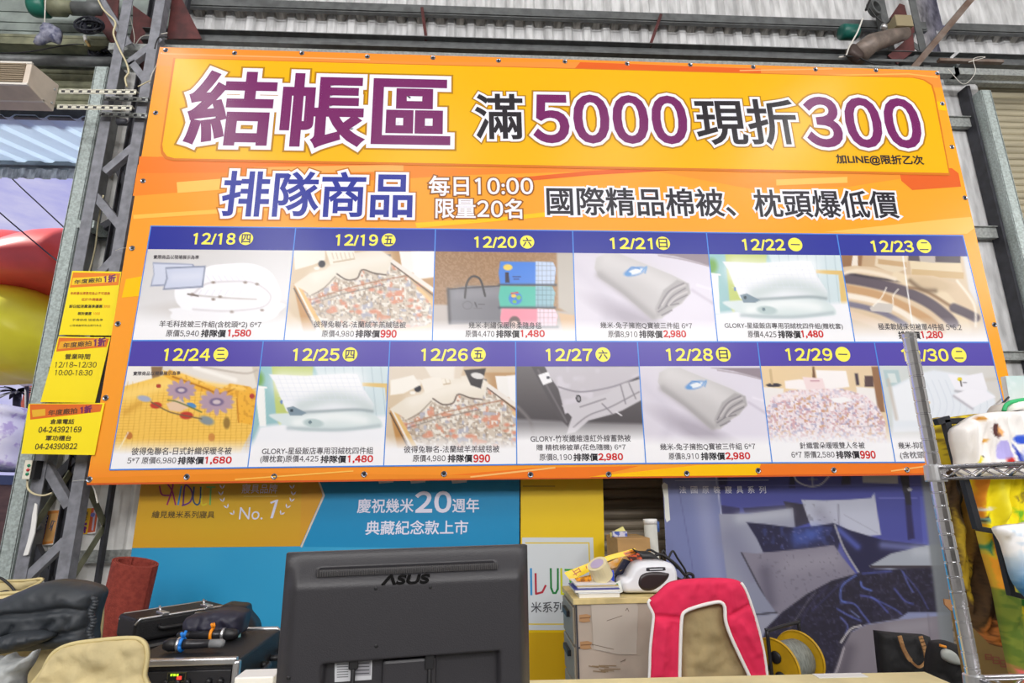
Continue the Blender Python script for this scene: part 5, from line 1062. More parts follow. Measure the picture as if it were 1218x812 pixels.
# ================================================================ notices on the lattice column
def notice(label, corners, Y, paint):
    P = Print((0, Y, 0), NV, d=.0005)
    P.poly(corners, (250, 226, 8), 0); paint(P)
    o = P.build('paper_notice', m_paper); tag(o, label, 'notice', 'yellow notices on the lattice column')
    mb = MB().prism([at(x, y, Y)+np.array([0, .001, 0]) for x, y in corners], (0, .002, 0)); mb.build('backing', mat('yellow_card', (240, 214, 20), .6), None).parent = o
    return o
BK = (62, 48, 20)
def n1(P):
    P.poly([(87, 324), (143, 325), (141, 339), (83, 342)], (232, 128, 20), 1); P.poly([(87, 330.5), (139, 327.5), (138.5, 335), (85, 339)], (248, 206, 20), 2)
    P.text('年度廠拍', (88.5, 335.5), (121, 332.5), 5.6, (60, 48, 40), 3, .15); P.text('1折', (123.5, 332), (138, 330.5), 9, (118, 36, 96), 3, .5)
    P.text('年終最出清售完為止不可退換', (84, 348.7), (131, 348.9), 3.6, (190, 84, 20), 3, .05); P.text('低於市價優惠', (97, 356), (121.5, 356.2), 3.4, (190, 84, 20), 3, .05)
    P.text('即日起消費滿享優惠', (82.5, 364.3), (122, 364.3), 4, BK, 3, .1); P.text('3000', (123, 364.4), (131, 364.4), 3.2, (220, 120, 20), 3, .05)
    P.text('現折優惠', (92.5, 372.8), (109, 372.8), 3.8, BK, 3, .1); P.text('1000', (111, 372.9), (119, 372.9), 3, (220, 120, 20), 3, .05)
    P.text('不得併用 現場為準', (86, 380.4), (122.5, 380.4), 3.2, (90, 74, 30), 3, .0); P.text('以現場實際商品陳列為主', (83, 387), (121, 387), 2.6, (90, 74, 30), 3, .0)
notice('upper yellow paper notice on the lattice column, with seven short lines of print', [(86, 322), (144.5, 323), (133, 399), (70, 398)], 4.415, n1)
def n2(P):
    P.poly([(70, 401.5), (130, 402.5), (126.5, 412.5), (67, 418)], (224, 110, 24), 1); P.poly([(72, 406), (126, 403), (124.5, 410.5), (69, 415)], (236, 168, 30), 2)
    P.text('年度廠拍', (75, 411), (109, 408), 6.5, (70, 50, 40), 3, .15); P.text('1折', (111.5, 407.5), (126, 406), 10, (112, 30, 96), 3, .6)
    P.text('營業時間', (77.5, 424), (107.5, 424), 6.6, BK, 3, .12); P.text('12/18~12/30', (65.5, 433.6), (115, 433.6), 6.6, BK, 3, .1); P.text('10:00-18:30', (65.5, 443), (110, 443.2), 6.6, BK, 3, .1)
notice('middle yellow paper notice on the lattice column, printed with opening hours', [(69.5, 400), (131.5, 401), (113, 479), (48, 478)], 4.41, n2)
def n3(P):
    P.poly([(35.5, 480.5), (122, 480.5), (119.5, 489.5), (36, 499)], (222, 104, 22), 1); P.poly([(38, 487.5), (54, 486), (54, 494), (39, 496)], (230, 176, 40), 2)
    P.text('年度廠拍', (57.5, 491), (92, 488), 7, (90, 60, 30), 3, .15); P.text('1折', (95.5, 487.5), (109.5, 486), 9, (118, 30, 84), 3, .6)
    P.text('倉庫電話', (60, 501.2), (88.5, 501.2), 6.2, BK, 3, .12); P.text('04-24392169', (46, 511), (97, 510.5), 7, BK, 3, .2)
    P.text('軍功櫃台', (54.5, 520.8), (85, 520.8), 6.4, BK, 3, .15); P.text('04-24390822', (42, 531), (92, 530.5), 7, BK, 3, .2)
notice('lower yellow paper notice on the lattice column, printed with two phone numbers', [(34, 480), (124.5, 479), (112.5, 541), (25, 539.5)], 4.288, n3)
pb = thing('push_button_box', 'cream three-button switch box on the lattice column, below the yellow notices', 'switch', at(34, 570, 4.44))
qa, qb = at(26, 570, 4.39), at(41, 547, 4.39)
MB().box(qa[0], qb[0]-.01, 4.385, 4.395, qa[2], qb[2]).build('face_plate', mat('cream_plastic', (226, 222, 206), .45), pb, bevel=.003)
MB().box(qa[0]+.003, qb[0]+.012, 4.395, 4.465, qa[2]+.003, qb[2]-.003).build('case', m_black, pb)
for y, c, nm in ((553.5, (20, 128, 92), 'green_button'), (558.7, (196, 40, 48), 'red_button'), (563.6, (20, 128, 92), 'green_button')):
    q = at(33.8-.2*(y-558), y, 4.385); MB().lathe(q, (0, -1, 0), [(-.002, .011), (.006, .011), (.009, .008), (.0095, .001)], 14).build('push_button', mat(nm, c, .35), pb, smooth=True)
# small posters on the sheet metal behind the column
P = Print((0, 4.955, 0), NV); P.poly([(53, 606.5), (71, 605.5), (63.5, 647.5), (45, 649)], (238, 234, 226), 0); P.poly([(54, 607.5), (70.3, 606.5), (63, 646), (46.5, 648)], (232, 150, 70), 1); P.poly([(58, 611), (69, 610), (63, 643), (53, 644)], (238, 182, 112), 2)
P.line([(56.5, 613), (50.5, 640)], 3.2, (52, 60, 150), 3)
for i in range(7): P.disc(56.3-i*.93, 614+i*4.1, 1, (226, 226, 240), 4)
for pts in ([(62, 620), (60, 626)], [(64, 621), (61, 631)], [(62, 619), (66, 620)], [(59, 629), (63, 624)]): P.line(pts, 1.1, (96, 96, 120), 4)
tag(P.build('small_poster', m_paper), 'small orange poster with a blue rounded strip on the sheet metal behind the column', 'poster')
P = Print((0, 4.955, 0), NV); P.poly([(98, 603.5), (119, 602.5), (114, 634), (92, 636)], (236, 232, 230), 0); P.poly([(98, 604.5), (109, 604), (104, 635), (93, 635.5)], (240, 190, 40), 1); P.poly([(109, 604), (117.5, 603.5), (113, 632), (104, 633.5)], (206, 84, 40), 1)
P.text('廠拍', (103, 608), (100.5, 619), 5.5, (80, 60, 70), 2, .1); P.text('1折', (101, 621), (97.5, 634), 8, (112, 30, 130), 2, .7); P.line([(113, 607), (110, 630)], 2.4, (196, 186, 206), 2); P.disc(110.5, 612, 2.6, (110, 110, 180), 3)
tag(P.build('small_poster', m_paper), 'small yellow and red poster with purple characters behind the lattice column', 'poster')
mb = MB(); mb.tube([at(37, 626, 4.80), at(44, 627, 4.80), at(49, 626, 4.80)], [.022, .03, .024], 10); tag(mb.build('cable_gland', m_purlin, smooth=True), 'grey oval fitting in front of the small orange poster', 'fitting')

# ================================================================ chairs and clothes in the left foreground
m_beige = mat('beige_canvas', (202, 186, 140), .85, 0, var=.07, scale=7, bump=.35, bscale=26)
m_beiged = mat('khaki_canvas', (160, 142, 102), .8, 0, var=.12, scale=6, bump=.5, bscale=16)
m_frame = mat('dark_tube', (52, 52, 56), .4, .5)
m_jacket = mat('charcoal_nylon', (50, 55, 61), .55, 0, var=.08, scale=6, bump=.3, bscale=16)
def chair(label, outline, Y, mcan, bulge=.03, tilt=.0, piping=True, wr=.02, group=None, paint=None):
    O = np.asarray(outline, float); xl, xr_ = O[:, 0].min(), O[:, 0].max(); yt = O[:, 1].min()
    a, b = at(xl, 800, Y), at(xr_, 800, Y); top = float(at((xl+xr_)/2, yt, Y)[2])
    t = thing('folding_chair', label, 'chair', ((a[0]+b[0])/2, Y, 0), group)
    bk_ = puff('backrest', outline, (0, Y, 0), (0, -1, tilt), .02, mcan, t, bulge, 14, 4, wr=wr, wscale=16, seed=5)
    if piping:
        E_ = [at(x, y, Y-.005) for x, y in outline]
        MB().tube(E_+[E_[0]], .008, 6).build('piping', mat('beige_binding', (208, 192, 140), .7), bk_, smooth=True)
    for s_ in (a[0]+.07, b[0]-.07):
        mb = MB().tube([(s_, Y+.035, top-.16), (s_, Y+.03, .45), (s_, Y+.16, .02)], .012, 8); mb.build('rear_leg', m_frame, t, smooth=True)
        mb = MB().tube([(s_, Y+.02, .45), (s_, Y-.46, .43), (s_, Y-.52, .02)], .012, 8); mb.build('front_leg', m_frame, t, smooth=True)
    MB().box(a[0], b[0], Y-.46, Y+.02, .43, .46).build('seat', mcan, t, bevel=.008)
    return t
c3 = chair('beige canvas folding chair at the left edge, furthest back, with a black cord over it', spl([(-40, 694), (0, 691), (30, 690), (50, 688), (45, 694), (28, 702), (12, 712), (6, 740), (0, 760), (-40, 760)], True, 3), 3.75, m_beige, .03)
cable('black cord looped over the rear beige chair at the left edge', [at(-14, 685, 3.69), at(0, 687, 3.69), at(10, 694, 3.69), at(17, 702, 3.69), at(18, 708, 3.69), at(8, 703, 3.69), at(-4, 706, 3.69)], .007, m_black)
c1 = chair('beige folding chair carrying the black padded jacket, left foreground', spl([(-30, 720), (30, 704), (80, 698), (112, 704), (120, 712), (121, 730), (118, 762), (112, 800), (108, 830), (-30, 830)], True, 3), 2.98, m_beige, .02)
def seams(X, Y):
    f = 0
    for pts in ([(-20, 736), (22, 727), (56, 725), (92, 720), (118, 726)], [(-20, 764), (0, 758), (24, 754), (52, 752), (86, 750), (110, 744)]):
        f = f-.032*np.exp(-(ldist(X, Y, spl(pts, False))/3.0)**2)
    return f-.018*np.exp(-(ldist(X, Y, [(20, 757), (34, 740)])/2.5)**2)-.018*np.exp(-(ldist(X, Y, [(62, 750), (80, 734)])/2.5)**2)-.014*np.exp(-(ldist(X, Y, [(84, 752), (104, 726)])/3)**2)
jk = thing('padded_jacket', 'black padded jacket hung over a beige chair, left foreground', 'jacket', at(60, 770, 2.85))
puff('jacket_body', spl([(-24, 722), (0, 713), (24, 703), (46, 694), (68, 690), (94, 692), (114, 697), (121, 704), (118, 716), (114, 730), (111, 748), (107, 766), (60, 772), (0, 776), (-24, 778)], True, 4), at(60, 730, 2.90), NV, .05, m_jacket, jk, .095, 22, 2.6, wr=.014, wscale=15, folds=seams)
puff('cuff', spl([(-24, 766), (0, 757), (24, 751), (46, 750), (60, 754), (58, 760), (44, 766), (22, 773), (0, 778), (-24, 781)], True, 4), at(20, 766, 2.78), NV, .04, m_jacket, jk, .06, 12, 2.6, wr=.03, wscale=8)
mb = MB(); 
for i in range(14): q = at(110-i*.15*2+2*math.sin(i), 712+i*3.6, 2.83); mb.tube([q+np.array([-.012, .012, .004]), q+np.array([.0, .002, .0]), q+np.array([.012, .010, -.004])], .009, 6)
mb.build('ribbed_hem', m_jacket, jk, smooth=True)
g = puff('grey_garment', spl([(-20, 786), (0, 783), (10, 778), (16, 784), (30, 782), (40, 774), (34, 790), (24, 806), (20, 830), (-20, 830)], True, 4), at(10, 800, 2.64), NV, .04, mat('grey_marbled_fabric', (116, 120, 120), .8, 0, rgb2=(188, 192, 192), scale=9), None, .06, 12, 3, wr=.04, wscale=10)
tag(g, 'grey and white fabric lying below the black jacket at the bottom left corner', 'clothing')
c2 = chair('beige folding chair with rounded back at the bottom left, in front of the jacket', spl([(40, 830), (52, 796), (64, 776), (84, 766), (118, 761), (150, 758.5), (166, 760), (174, 769), (175, 784), (172, 804), (170, 830)], True, 4), 2.5, m_beige, .035, wr=.03)

# ---- rolled red mat
rm = thing('rolled_mat', 'rolled dark red mat leaning upright against the blue poster', 'mat', (0, 0, 0))
tp = at(162, 668, 3.9); lo = at(141, 757, 3.97); ax = (lo-tp)/np.linalg.norm(lo-tp); bt = tp+ax*((tp[2]-.03)/(-ax[2])); 
L_ = np.linalg.norm(bt-tp); sx_ = np.cross(ax, (0, 1, 0)); sx_ /= np.linalg.norm(sx_); sy_ = np.cross(ax, sx_)
mb = MB(); V = []; n_ = 110; R0 = .146
for i in range(n_):
    a = i/n_*2*math.pi*2.6+.5; r_ = R0-.013*a/(2*math.pi)
    for e in (0, 1):
        for off in (0, -.009): V.append((tp if e == 0 else bt)+sx_*(r_+off)*math.cos(a)+sy_*(r_+off)*.62*math.sin(a))
F = []
for i in range(n_-1):
    k = 4*i; F += [(k, k+4, k+6, k+2), (k+1, k+3, k+7, k+5), (k, k+1, k+5, k+4), (k+2, k+6, k+7, k+3)]
F += [(0, 2, 3, 1), (4*n_-4, 4*n_-3, 4*n_-1, 4*n_-2)]
mb.add(V, F)
m_mat = mat('red_rubber_mat', (128, 48, 38), .85, 0, rgb2=(150, 62, 50), scale=40, bump=.5, bscale=160)
rm.location = Vector([float(v) for v in bt])
mb.build('roll', m_mat, rm, smooth=False)
mb = MB()
rs = random.Random(8)
for i in range(14):
    x, y = 128+rs.random()*40, 700+rs.random()*50
    q = at(x, y, 3.74); mb.lathe(q, (0, -1, 0), [(-.02, .001), (-.012, .004), (-.006, .001)], 6)

# ---- black cases
m_case = mat('black_case_shell', (24, 24, 27), .5, 0, bump=.25, bscale=180)
a_, b_ = at(166, 735, 3.36), at(266, 719, 3.36)
zc_ = float(a_[2]); 
d_ = ray(266, 719); b_ = EYE+d_*((zc_-CAMZ)/d_[2])
ex = b_-a_; wc = np.linalg.norm(ex); ex /= wc; ey_ = np.array([-ex[1], ex[0], 0]); Rm = np.stack([ex, ey_, (0, 0, 1)], 1)
cs = thing('hard_case', 'black hard case with silver trim and clasps, behind the navy pouch', 'case', a_-np.array([0, 0, .12]))
cc = a_+ex*wc/2+ey_*.12
MB().obox(cc+np.array([0, 0, -.06]), (wc+.04, .26, .118), Rm).build('shell', m_case, cs, bevel=.02, seg=3)
for o_ in (-.128, .10):
    pts = [cc+ex*(-wc/2-.02)+ey_*o_+np.array([0, 0, -.03]), cc+ex*(-wc/2)+ey_*o_+np.array([0, 0, -.004]), cc+ex*(wc/2)+ey_*o_+np.array([0, 0, -.004]), cc+ex*(wc/2+.02)+ey_*o_+np.array([0, 0, -.04])]
    MB().tube(pts, .0065, 8).build('silver_trim', m_alu, cs, smooth=True)
for f in (.27, .80):
    q = cc+ex*(f-.5)*wc-ey_*.10
    MB().obox(q+np.array([0, 0, .006]), (.035, .09, .014), Rm).build('clasp', m_alu, cs, bevel=.003); cl_ = C.objects[len(C.objects)-1]; MB().tube([q+ey_*.03+np.array([0, 0, .01]), q+ey_*.05+np.array([0, 0, .034])], .006, 7).build('latch', m_alu, cl_, smooth=True)
MB().tube(spl([cc-ex*.12-ey_*.13+np.array([0, 0, -.05]), cc-ex*.10-ey_*.16+np.array([0, 0, -.06]), cc+ex*.10-ey_*.16+np.array([0, 0, -.06]), cc+ex*.12-ey_*.13+np.array([0, 0, -.05])], False, 4), .01, 8).build('handle', m_black, cs, smooth=True)
c2_ = thing('equipment_trunk', 'tall black equipment trunk standing on the floor under the silver-trimmed case', 'case', (cc[0], cc[1], 0))
zt2 = zc_-.121
MB().obox((cc[0], cc[1], zt2/2), (wc+.08, .34, zt2-.002), Rm).build('shell', m_case, c2_, bevel=.015)
MB().obox((cc[0]-ey_[0]*.171, cc[1]-ey_[1]*.171, zt2-.012), (wc+.06, .006, .012), Rm).build('silver_trim', m_alu, c2_)
# ---- amplifier rack
yf_, zr = 2.72, float(at(280, 786, 2.72)[2])
x1_ = float(at(281, 786, 2.72)[0]); x0_ = float(at(140, 792, 2.72)[0]); db_ = ray(325, 748); yb_ = float((EYE+db_*((zr-CAMZ)/db_[2]))[1])
rk = thing('amplifier_rack', 'black amplifier rack with aluminium edges and microphones lying on it, left of the monitor', 'rack', ((x0_+x1_)/2, yf_, 0))
MB().box(x0_, x1_, yf_+.02, yb_, 0, zr).build('body', m_case, rk, bevel=.012)
mb = MB(); 
for (p, q) in (((x0_, zr), (x1_, zr)), ((x1_, zr), (x1_, .02)), ((x0_, zr), (x0_, .02))): mb.bar((p[0], yf_+.012, p[1]), (q[0], yf_+.012, q[1]), .028, .03)
mb.build('front_trim', m_alu, rk, bevel=.006)
mb = MB(); mb.tube([(x1_+.002, yb_, .3), (x1_+.002, yb_, zr-.02), (x1_-.02, yb_, zr+.002), (x0_, yb_, zr+.002)], .011, 8); mb.build('rear_trim', m_alu, rk, smooth=True)
for k in range(4):
    z1 = zr-.03-k*.10; MB().box(x0_+.02, x1_-.02, yf_+.008, yf_+.02, z1-.092, z1-.004).build('unit_panel', mat('rack_panel', (34, 34, 38), .4), rk, bevel=.003); up_ = C.objects[len(C.objects)-1]
    MB().box(x0_+.02, x1_-.06, yf_+.004, yf_+.008, z1-.094, z1-.088).build('panel_lip', m_alu, rk)
    for f in (.42, .52, .60, .78, .88): MB().lathe((x0_+(x1_-x0_)*f, yf_+.008, z1-.045), (0, -1, 0), [(0, .013), (.012, .012), (.016, .010), (.0162, .001)], 14).build('knob', m_black, up_, smooth=True)
def glow(name, c, s):
    m, t, b = new_mat(name); b.inputs['Base Color'].default_value = (*lin(c), 1); b.inputs['Emission Color'].default_value = (*lin(c), 1); b.inputs['Emission Strength'].default_value = s; return m
zd_ = zr-.03
qd0, qd1 = at(199, 800, yf_), at(220, 811, yf_)
MB().box(qd0[0], qd1[0], yf_+.002, yf_+.009, qd1[2], qd0[2]).build('display', mat('display_bezel', (70, 66, 44), .4), rk); dsp_ = C.objects[len(C.objects)-1]
MB().box(qd0[0]+.004, qd1[0]-.004, yf_+.001, yf_+.003, qd1[2]+.004, qd0[2]-.004).build('display_glass', mat('display_glass', (20, 22, 20), .2), dsp_)
for x in (204, 207.5, 211): q = at(x, 802.5, yf_); MB().box(q[0]-.004, q[0]+.004, yf_-.001, yf_+.002, q[2]-.004, q[2]+.004).build('green_light', glow('green_light', (170, 230, 40), 1.5), dsp_)
q = at(213, 806, yf_); MB().box(q[0]-.009, q[0]+.009, yf_-.001, yf_+.002, q[2]-.006, q[2]+.006).build('red_light', glow('red_light', (250, 50, 40), 2), dsp_)
for y_ in (yf_+.25, yf_+.5):
    MB().tube(spl([(x1_, y_-.07, zr-.10), (x1_+.035, y_-.06, zr-.10), (x1_+.035, y_+.06, zr-.10), (x1_, y_+.07, zr-.10)], False, 4), .014, 8).build('side_handle', m_black, rk, smooth=True)
# ---- navy pouch and microphones lying on the rack
npx = lambda l: [(160+x/6.66, 690+y/6.66) for x, y in l]
po = thing('navy_pouch', 'navy zipped pouch lying on the amplifier rack', 'pouch', at(255, 758, 3.2))
puff('pouch_body', spl(npx([(395, 320), (430, 285), (540, 262), (700, 238), (830, 255), (862, 290), (845, 370), (815, 440), (700, 466), (480, 474), (420, 450), (388, 385)]), True, 4), (0, onz(245, 761, zr+.016)[1]+.09, 0), NV, .10, mat('navy_nylon', (36, 36, 52), .55, 0, var=.1, scale=9), po, .05, 14, 2.6, wr=.03, wscale=8)
MB().tube(spl([at(160+x/6.66, 690+y/6.66, 3.19) for x, y in ((480, 262), (700, 240), (800, 250), (862, 285), (850, 350), (820, 430))], False, 4), .006, 7).build('zip', m_alu, po, smooth=True)
MB().obox(at(282.5, 756, 3.14), (.03, .012, .035), np.eye(3)).build('zip_tag', mat('pale_teal_tag', (150, 206, 206), .5), po, bevel=.004)
bb = puff('black_bag', spl([(262, 722), (280, 720), (290, 722), (292, 730), (300, 740), (302, 752), (285, 757), (262, 756)], True, 4), at(285, 740, 3.36), NV, .10, m_black, None, .03, 10, 3, wr=.02, wscale=6)
tag(bb, 'black cloth bag behind the navy pouch, against the blue poster', 'bag')
def mic(label, head, tail, Y0, Y1, tie_c, tie_f, tailm):
    a, b = at(*head, Y0), at(*tail, Y1); zz_ = zr+.033; a[2] = b[2] = zz_
    t = thing('microphone', label, 'microphone', a); d = (b-a)/np.linalg.norm(b-a); L = np.linalg.norm(b-a)
    MB().lathe(a, d, [(-.05, .002), (-.045, .018), (-.02, .028), (.0, .028), (.015, .024)], 16).build('head', m_black, t, smooth=True)
    MB().lathe(a, d, [(.012, .026), (.016, .030), (.024, .030), (.028, .022)], 16).build('ring', m_alu, t, smooth=True)
    MB().lathe(a, d, [(.026, .022), (.06, .020), (L-.03, .017), (L-.03, .002)], 16).build('handle', mat('satin_black', (46, 46, 50), .3, .3), t, smooth=True)
    MB().lathe(a, d, [(L-.032, .018), (L+.02, .018), (L+.03, .012), (L+.031, .001)], 16).build('end_cap', tailm, t, smooth=True)
    q = a+d*L*tie_f; s_ = np.cross(d, (0, 0, 1)); mb = MB()
    pts = [q+s_*.026*math.cos(x)+np.array([0, 0, .026*math.sin(x)]) for x in np.linspace(0, 2*math.pi, 14)]; mb.tube(pts, .007, 6); mb.tube([q+np.array([0, 0, .026]), q+s_*.02+np.array([0, 0, .05])], .007, 6); mb.tube([q+np.array([0, 0, .026]), q-s_*.02+np.array([0, 0, .05])], .007, 6)
    mb.build('tie', mat('tie_rubber', tie_c, .5), t, smooth=True)
mic('black microphone with a blue tie, nearer one on the amplifier rack', (207, 772), (258, 770), 2.88, 2.88, (30, 130, 226), .18, mat('grey_cap', (128, 130, 132), .5))
mic('black microphone with an orange tie, further one on the amplifier rack', (270, 762), (218, 762), 3.05, 3.05, (250, 150, 20), .35, m_black)

# ================================================================ cash desk and monitor
m_desk = mat('cream_laminate', (226, 212, 160), .5, 0, var=.05, scale=5)
zdk = .95
e1, e2 = onz(725, 806, zdk), onz(1100, 798, zdk)
exd = (e2-e1)/np.linalg.norm(e2-e1); eyd = np.array([-exd[1], exd[0], 0]); dl = e1-exd*1.3
dk_ = thing('cash_desk', 'cream topped cash desk across the bottom of the picture, carrying the monitor', 'desk', ((dl+e2)[0]/2, (dl+e2)[1]/2-.4, 0))
cq = (dl+e2)/2-eyd*.42; Ld = np.linalg.norm(e2-dl)
Rd = np.stack([exd, eyd, (0, 0, 1)], 1)
MB().obox(cq+np.array([0, 0, -.02]), (Ld, .84, .04), Rd).build('desk_top', m_desk, dk_, bevel=.006)
MB().obox(cq+np.array([0, 0, -.50]), (Ld-.1, .70, .90), Rd).build('desk_body', mat('white_laminate', (214, 212, 206), .5), dk_)
MB().obox(e2-exd*.30-eyd*.03+np.array([0, 0, .0015]), (.16, .04, .002), Rd).build('paper_label', m_white, dk_)
# monitor, seen from behind
A_ = at(341, 658, 1.18); d_ = ray(627, 648); B_ = EYE+d_*((A_[2]-CAMZ)/d_[2])
exm = B_-A_; wm = np.linalg.norm(exm); exm /= wm; eym = np.array([-exm[1], exm[0], 0]); hm = wm*.60
mo = thing('computer_monitor', 'black computer monitor seen from behind, standing on the cash desk', 'monitor', (A_+B_)/2+eym*.03-np.array([0, 0, A_[2]-zdk]))
nu, nv = 130, 84; V = []; F = []
def sst(x): x = np.clip(x, 0, 1); return x*x*(3-2*x)
for j in range(nv+1):
    for i in range(nu+1):
        u, v = i/nu, j/nv; x, z = u*wm, v*hm
        b = .036*sst((hm-z)/.062)*sst(min(x, wm-x)/.03+.0)**.6*sst((z)/.02)
        rx = sst((x-.165*wm)/.008)*sst((.865*wm-x)/.008)*sst((hm*.345-z)/.006)
        b -= .022*rx
        sl = sst((x-.125*wm)/.004)*sst((.855*wm-x)/.004)*sst((hm-.028-z)/.003)*sst((z-(hm-.041))/.003)
        b -= .008*sl
        V.append(A_+exm*x+np.array([0, 0, z-hm])-eym*b)
for j in range(nv):
    for i in range(nu): k = j*(nu+1)+i; F.append((k, k+1, k+nu+2, k+nu+1))
m_mon = mat('monitor_plastic', (46, 45, 49), .42, 0, bump=.12, bscale=420)
MB().add(V, F).build('back_cover', m_mon, mo, smooth=True)
ctr = (A_+B_)/2
Rmo = np.stack([exm, eym, (0, 0, 1)], 1)
MB().obox(ctr+eym*.009+np.array([0, 0, -hm/2]), (wm+.002, .018, hm+.002), Rmo).build('bezel', m_mon, mo, bevel=.003)
MB().obox(ctr+eym*.0185+np.array([0, 0, -hm/2]), (wm-.02, .001, hm-.03), Rmo).build('screen', mat('dark_screen', (14, 14, 18), .1), mo)
mb = MB()
for i in range(118): 
    x = wm*(.13+.722*i/117); mb.obox(A_+exm*x+np.array([0, 0, -.0345])-eym*.029, (.0012, .004, .012), Rmo)
mb.build('vent_grille', mat('grille_plastic', (70, 68, 68), .5), mo)
Pm = Print(A_-eym*.0368, -eym, d=.0003); 
Pm.text('ΛSUS', (455, 689.5), (511, 687.5), 12.5, (8, 8, 10), 1, .9, shear=.25)
Pm.build('logo', print_mat('glossy_logo', .12), mo)
Pm = Print(A_-eym*.0150, -eym, d=.0003); Pm.poly([(398, 780), (443, 778), (442, 808), (398, 811)], (196, 198, 202), 0)
for i in range(8): Pm.line([(401, 784+i*3), (414, 783.5+i*3)], 1.0, (90, 90, 96), 1)
Pm.poly([(419, 783), (441, 782), (441, 803), (419, 804)], (150, 150, 156), 1)
for i in range(5): Pm.line([(421, 785+i*4), (439, 784.2+i*4)], 1.2, (70, 70, 76), 2)
Pm.build('rating_label', print_mat('label_paper', .5), mo)
for x, y in ((447, 699.5), (512, 698), (447.5, 768), (343, 806)):
    q = hit(x, y, A_-eym*.0365, -eym); MB().lathe(q, -eym, [(-.004, .0032), (.0003, .0034), (.0006, .0015)], 12).build('screw', m_black, mo, smooth=True)
for x in (421, 511):
    q = hit(x, 779, A_-eym*.024, -eym); MB().obox(q+np.array([0, 0, -.008]), (.017, .012, .030), Rmo).build('plug', m_black, mo, bevel=.002)
    MB().tube(spl([q+np.array([0, 0, -.02]), q+np.array([.0, -.006, -.06]), q+np.array([-.008, -.004, -.11]), q+np.array([-.02, .06, -.17]), np.array([q[0]-.03, q[1]+.11, zdk+.006])], False, 5), .0042, 8).build('cable', m_black, mo, smooth=True)
zn_ = A_[2]-hm
MB().obox(ctr-eym*.01+np.array([0, 0, -(hm*.72)/1-(A_[2]-zdk-hm*.72)/2+.01]), (.10, .03, A_[2]-zdk-hm*.70), Rmo).build('stand_neck', m_mon, mo, bevel=.006)
MB().obox(np.array([ctr[0], ctr[1], zdk+.008])+eym*.03, (.24, .19, .014), Rmo).build('stand_base', m_mon, mo, bevel=.005)
wb = thing('white_box', 'small white box on the cash desk just left of the monitor', 'box', onz(322, 830, zdk))
qx = onz(322, 832, zdk); tz = float(at(322, 803, qx[1]-.02)[2])
MB().box(qx[0]-.10, qx[0]+.012, qx[1]-.03, qx[1]+.05, zdk, tz).build('carton', m_white, wb, bevel=.004)
MB().box(qx[0]-.10, qx[0]+.012, qx[1]-.031, qx[1]+.051, zdk+.02, zdk+.035).build('band', mat('pale_grey_band', (190, 194, 198), .5), wb)
# ================================================================ cabinet with clutter, right of the monitor
yk = 3.42; zk = float(at(683, 712, yk)[2]); xk0 = xat(685, 730, yk); xk1 = xk0+.66; yk2 = 3.86
m_ven = mat('worn_grey_veneer', (178, 164, 150), .6, 0, var=.06, scale=3)
m_edge = mat('pale_wood_edge', (206, 186, 130), .6, 0, var=.08, scale=9)
cb = thing('drawer_cabinet', 'worn grey drawer cabinet with torn veneer and clutter on top, beside the pink chair cover', 'cabinet', ((xk0+xk1)/2, yk, 0))
MB().box(xk0, xk1, yk+.004, yk2, 0, zk-.03).build('body', m_ven, cb)
MB().box(xk0-.015, xk1+.01, yk-.008, yk2, zk-.03, zk).build('top_board', m_edge, cb, bevel=.003)
for k in range(4):
    z1 = zk-.05-k*.205
    d_ = MB().box(xk0-.014, xk0-.001, yk+.03, yk2-.02, z1-.19, z1).build('drawer', mat('dark_edged_drawer', (150, 140, 122), .5), cb, bevel=.004)
    MB().box(xk0-.034, xk0-.0145, yk+.14, yk2-.12, z1-.07, z1-.04).build('drawer_handle', m_black, d_)
mb = MB(); mb.box(xk0-.0005, xk0+.008, yk, yk+.004, 0, zk-.03); 
for k in range(1, 4): mb.box(xk0+.0, xk0+.02, yk-.0005, yk+.004, zk-.05-k*.205+.003, zk-.05-k*.205+.010)
mb.build('dark_edge', m_dark, cb)
P = Print((0, yk-.0005, 0), NV, d=.0004)
rs = random.Random(5)
for cx, cy, w, h in ((696, 735, 14, 9), (697, 767, 15, 9)):
    P.poly([(cx-7, cy-4), (cx+2, cy-5), (cx+w*.5, cy-3), (cx+5, cy+1), (cx+w*.45, cy+4), (cx-2, cy+5), (cx-7, cy+4)], (176, 134, 92), 1); P.line([(cx-6, cy), (cx+6, cy-1)], 1.2, (128, 92, 60), 2)
for i in range(9): x, y = 700+rs.random()*20, 790+rs.random()*8; P.line([(x, y), (x+8+rs.random()*12, y+rs.random()*2)], 1.1, (140, 118, 90), 1)
P.poly([(703, 715), (756, 713), (759, 722), (757, 778), (736, 778), (706, 772)], (188, 178, 166), 0)
for l in ([(744, 726), (746, 723), (748, 727)], [(722, 738), (740, 732)], [(738, 787), (744, 784)], [(704, 766), (730, 772)]): P.line(l, .8, (120, 106, 94), 1)
P.build('torn_veneer', print_mat('veneer_patches', .6), cb)
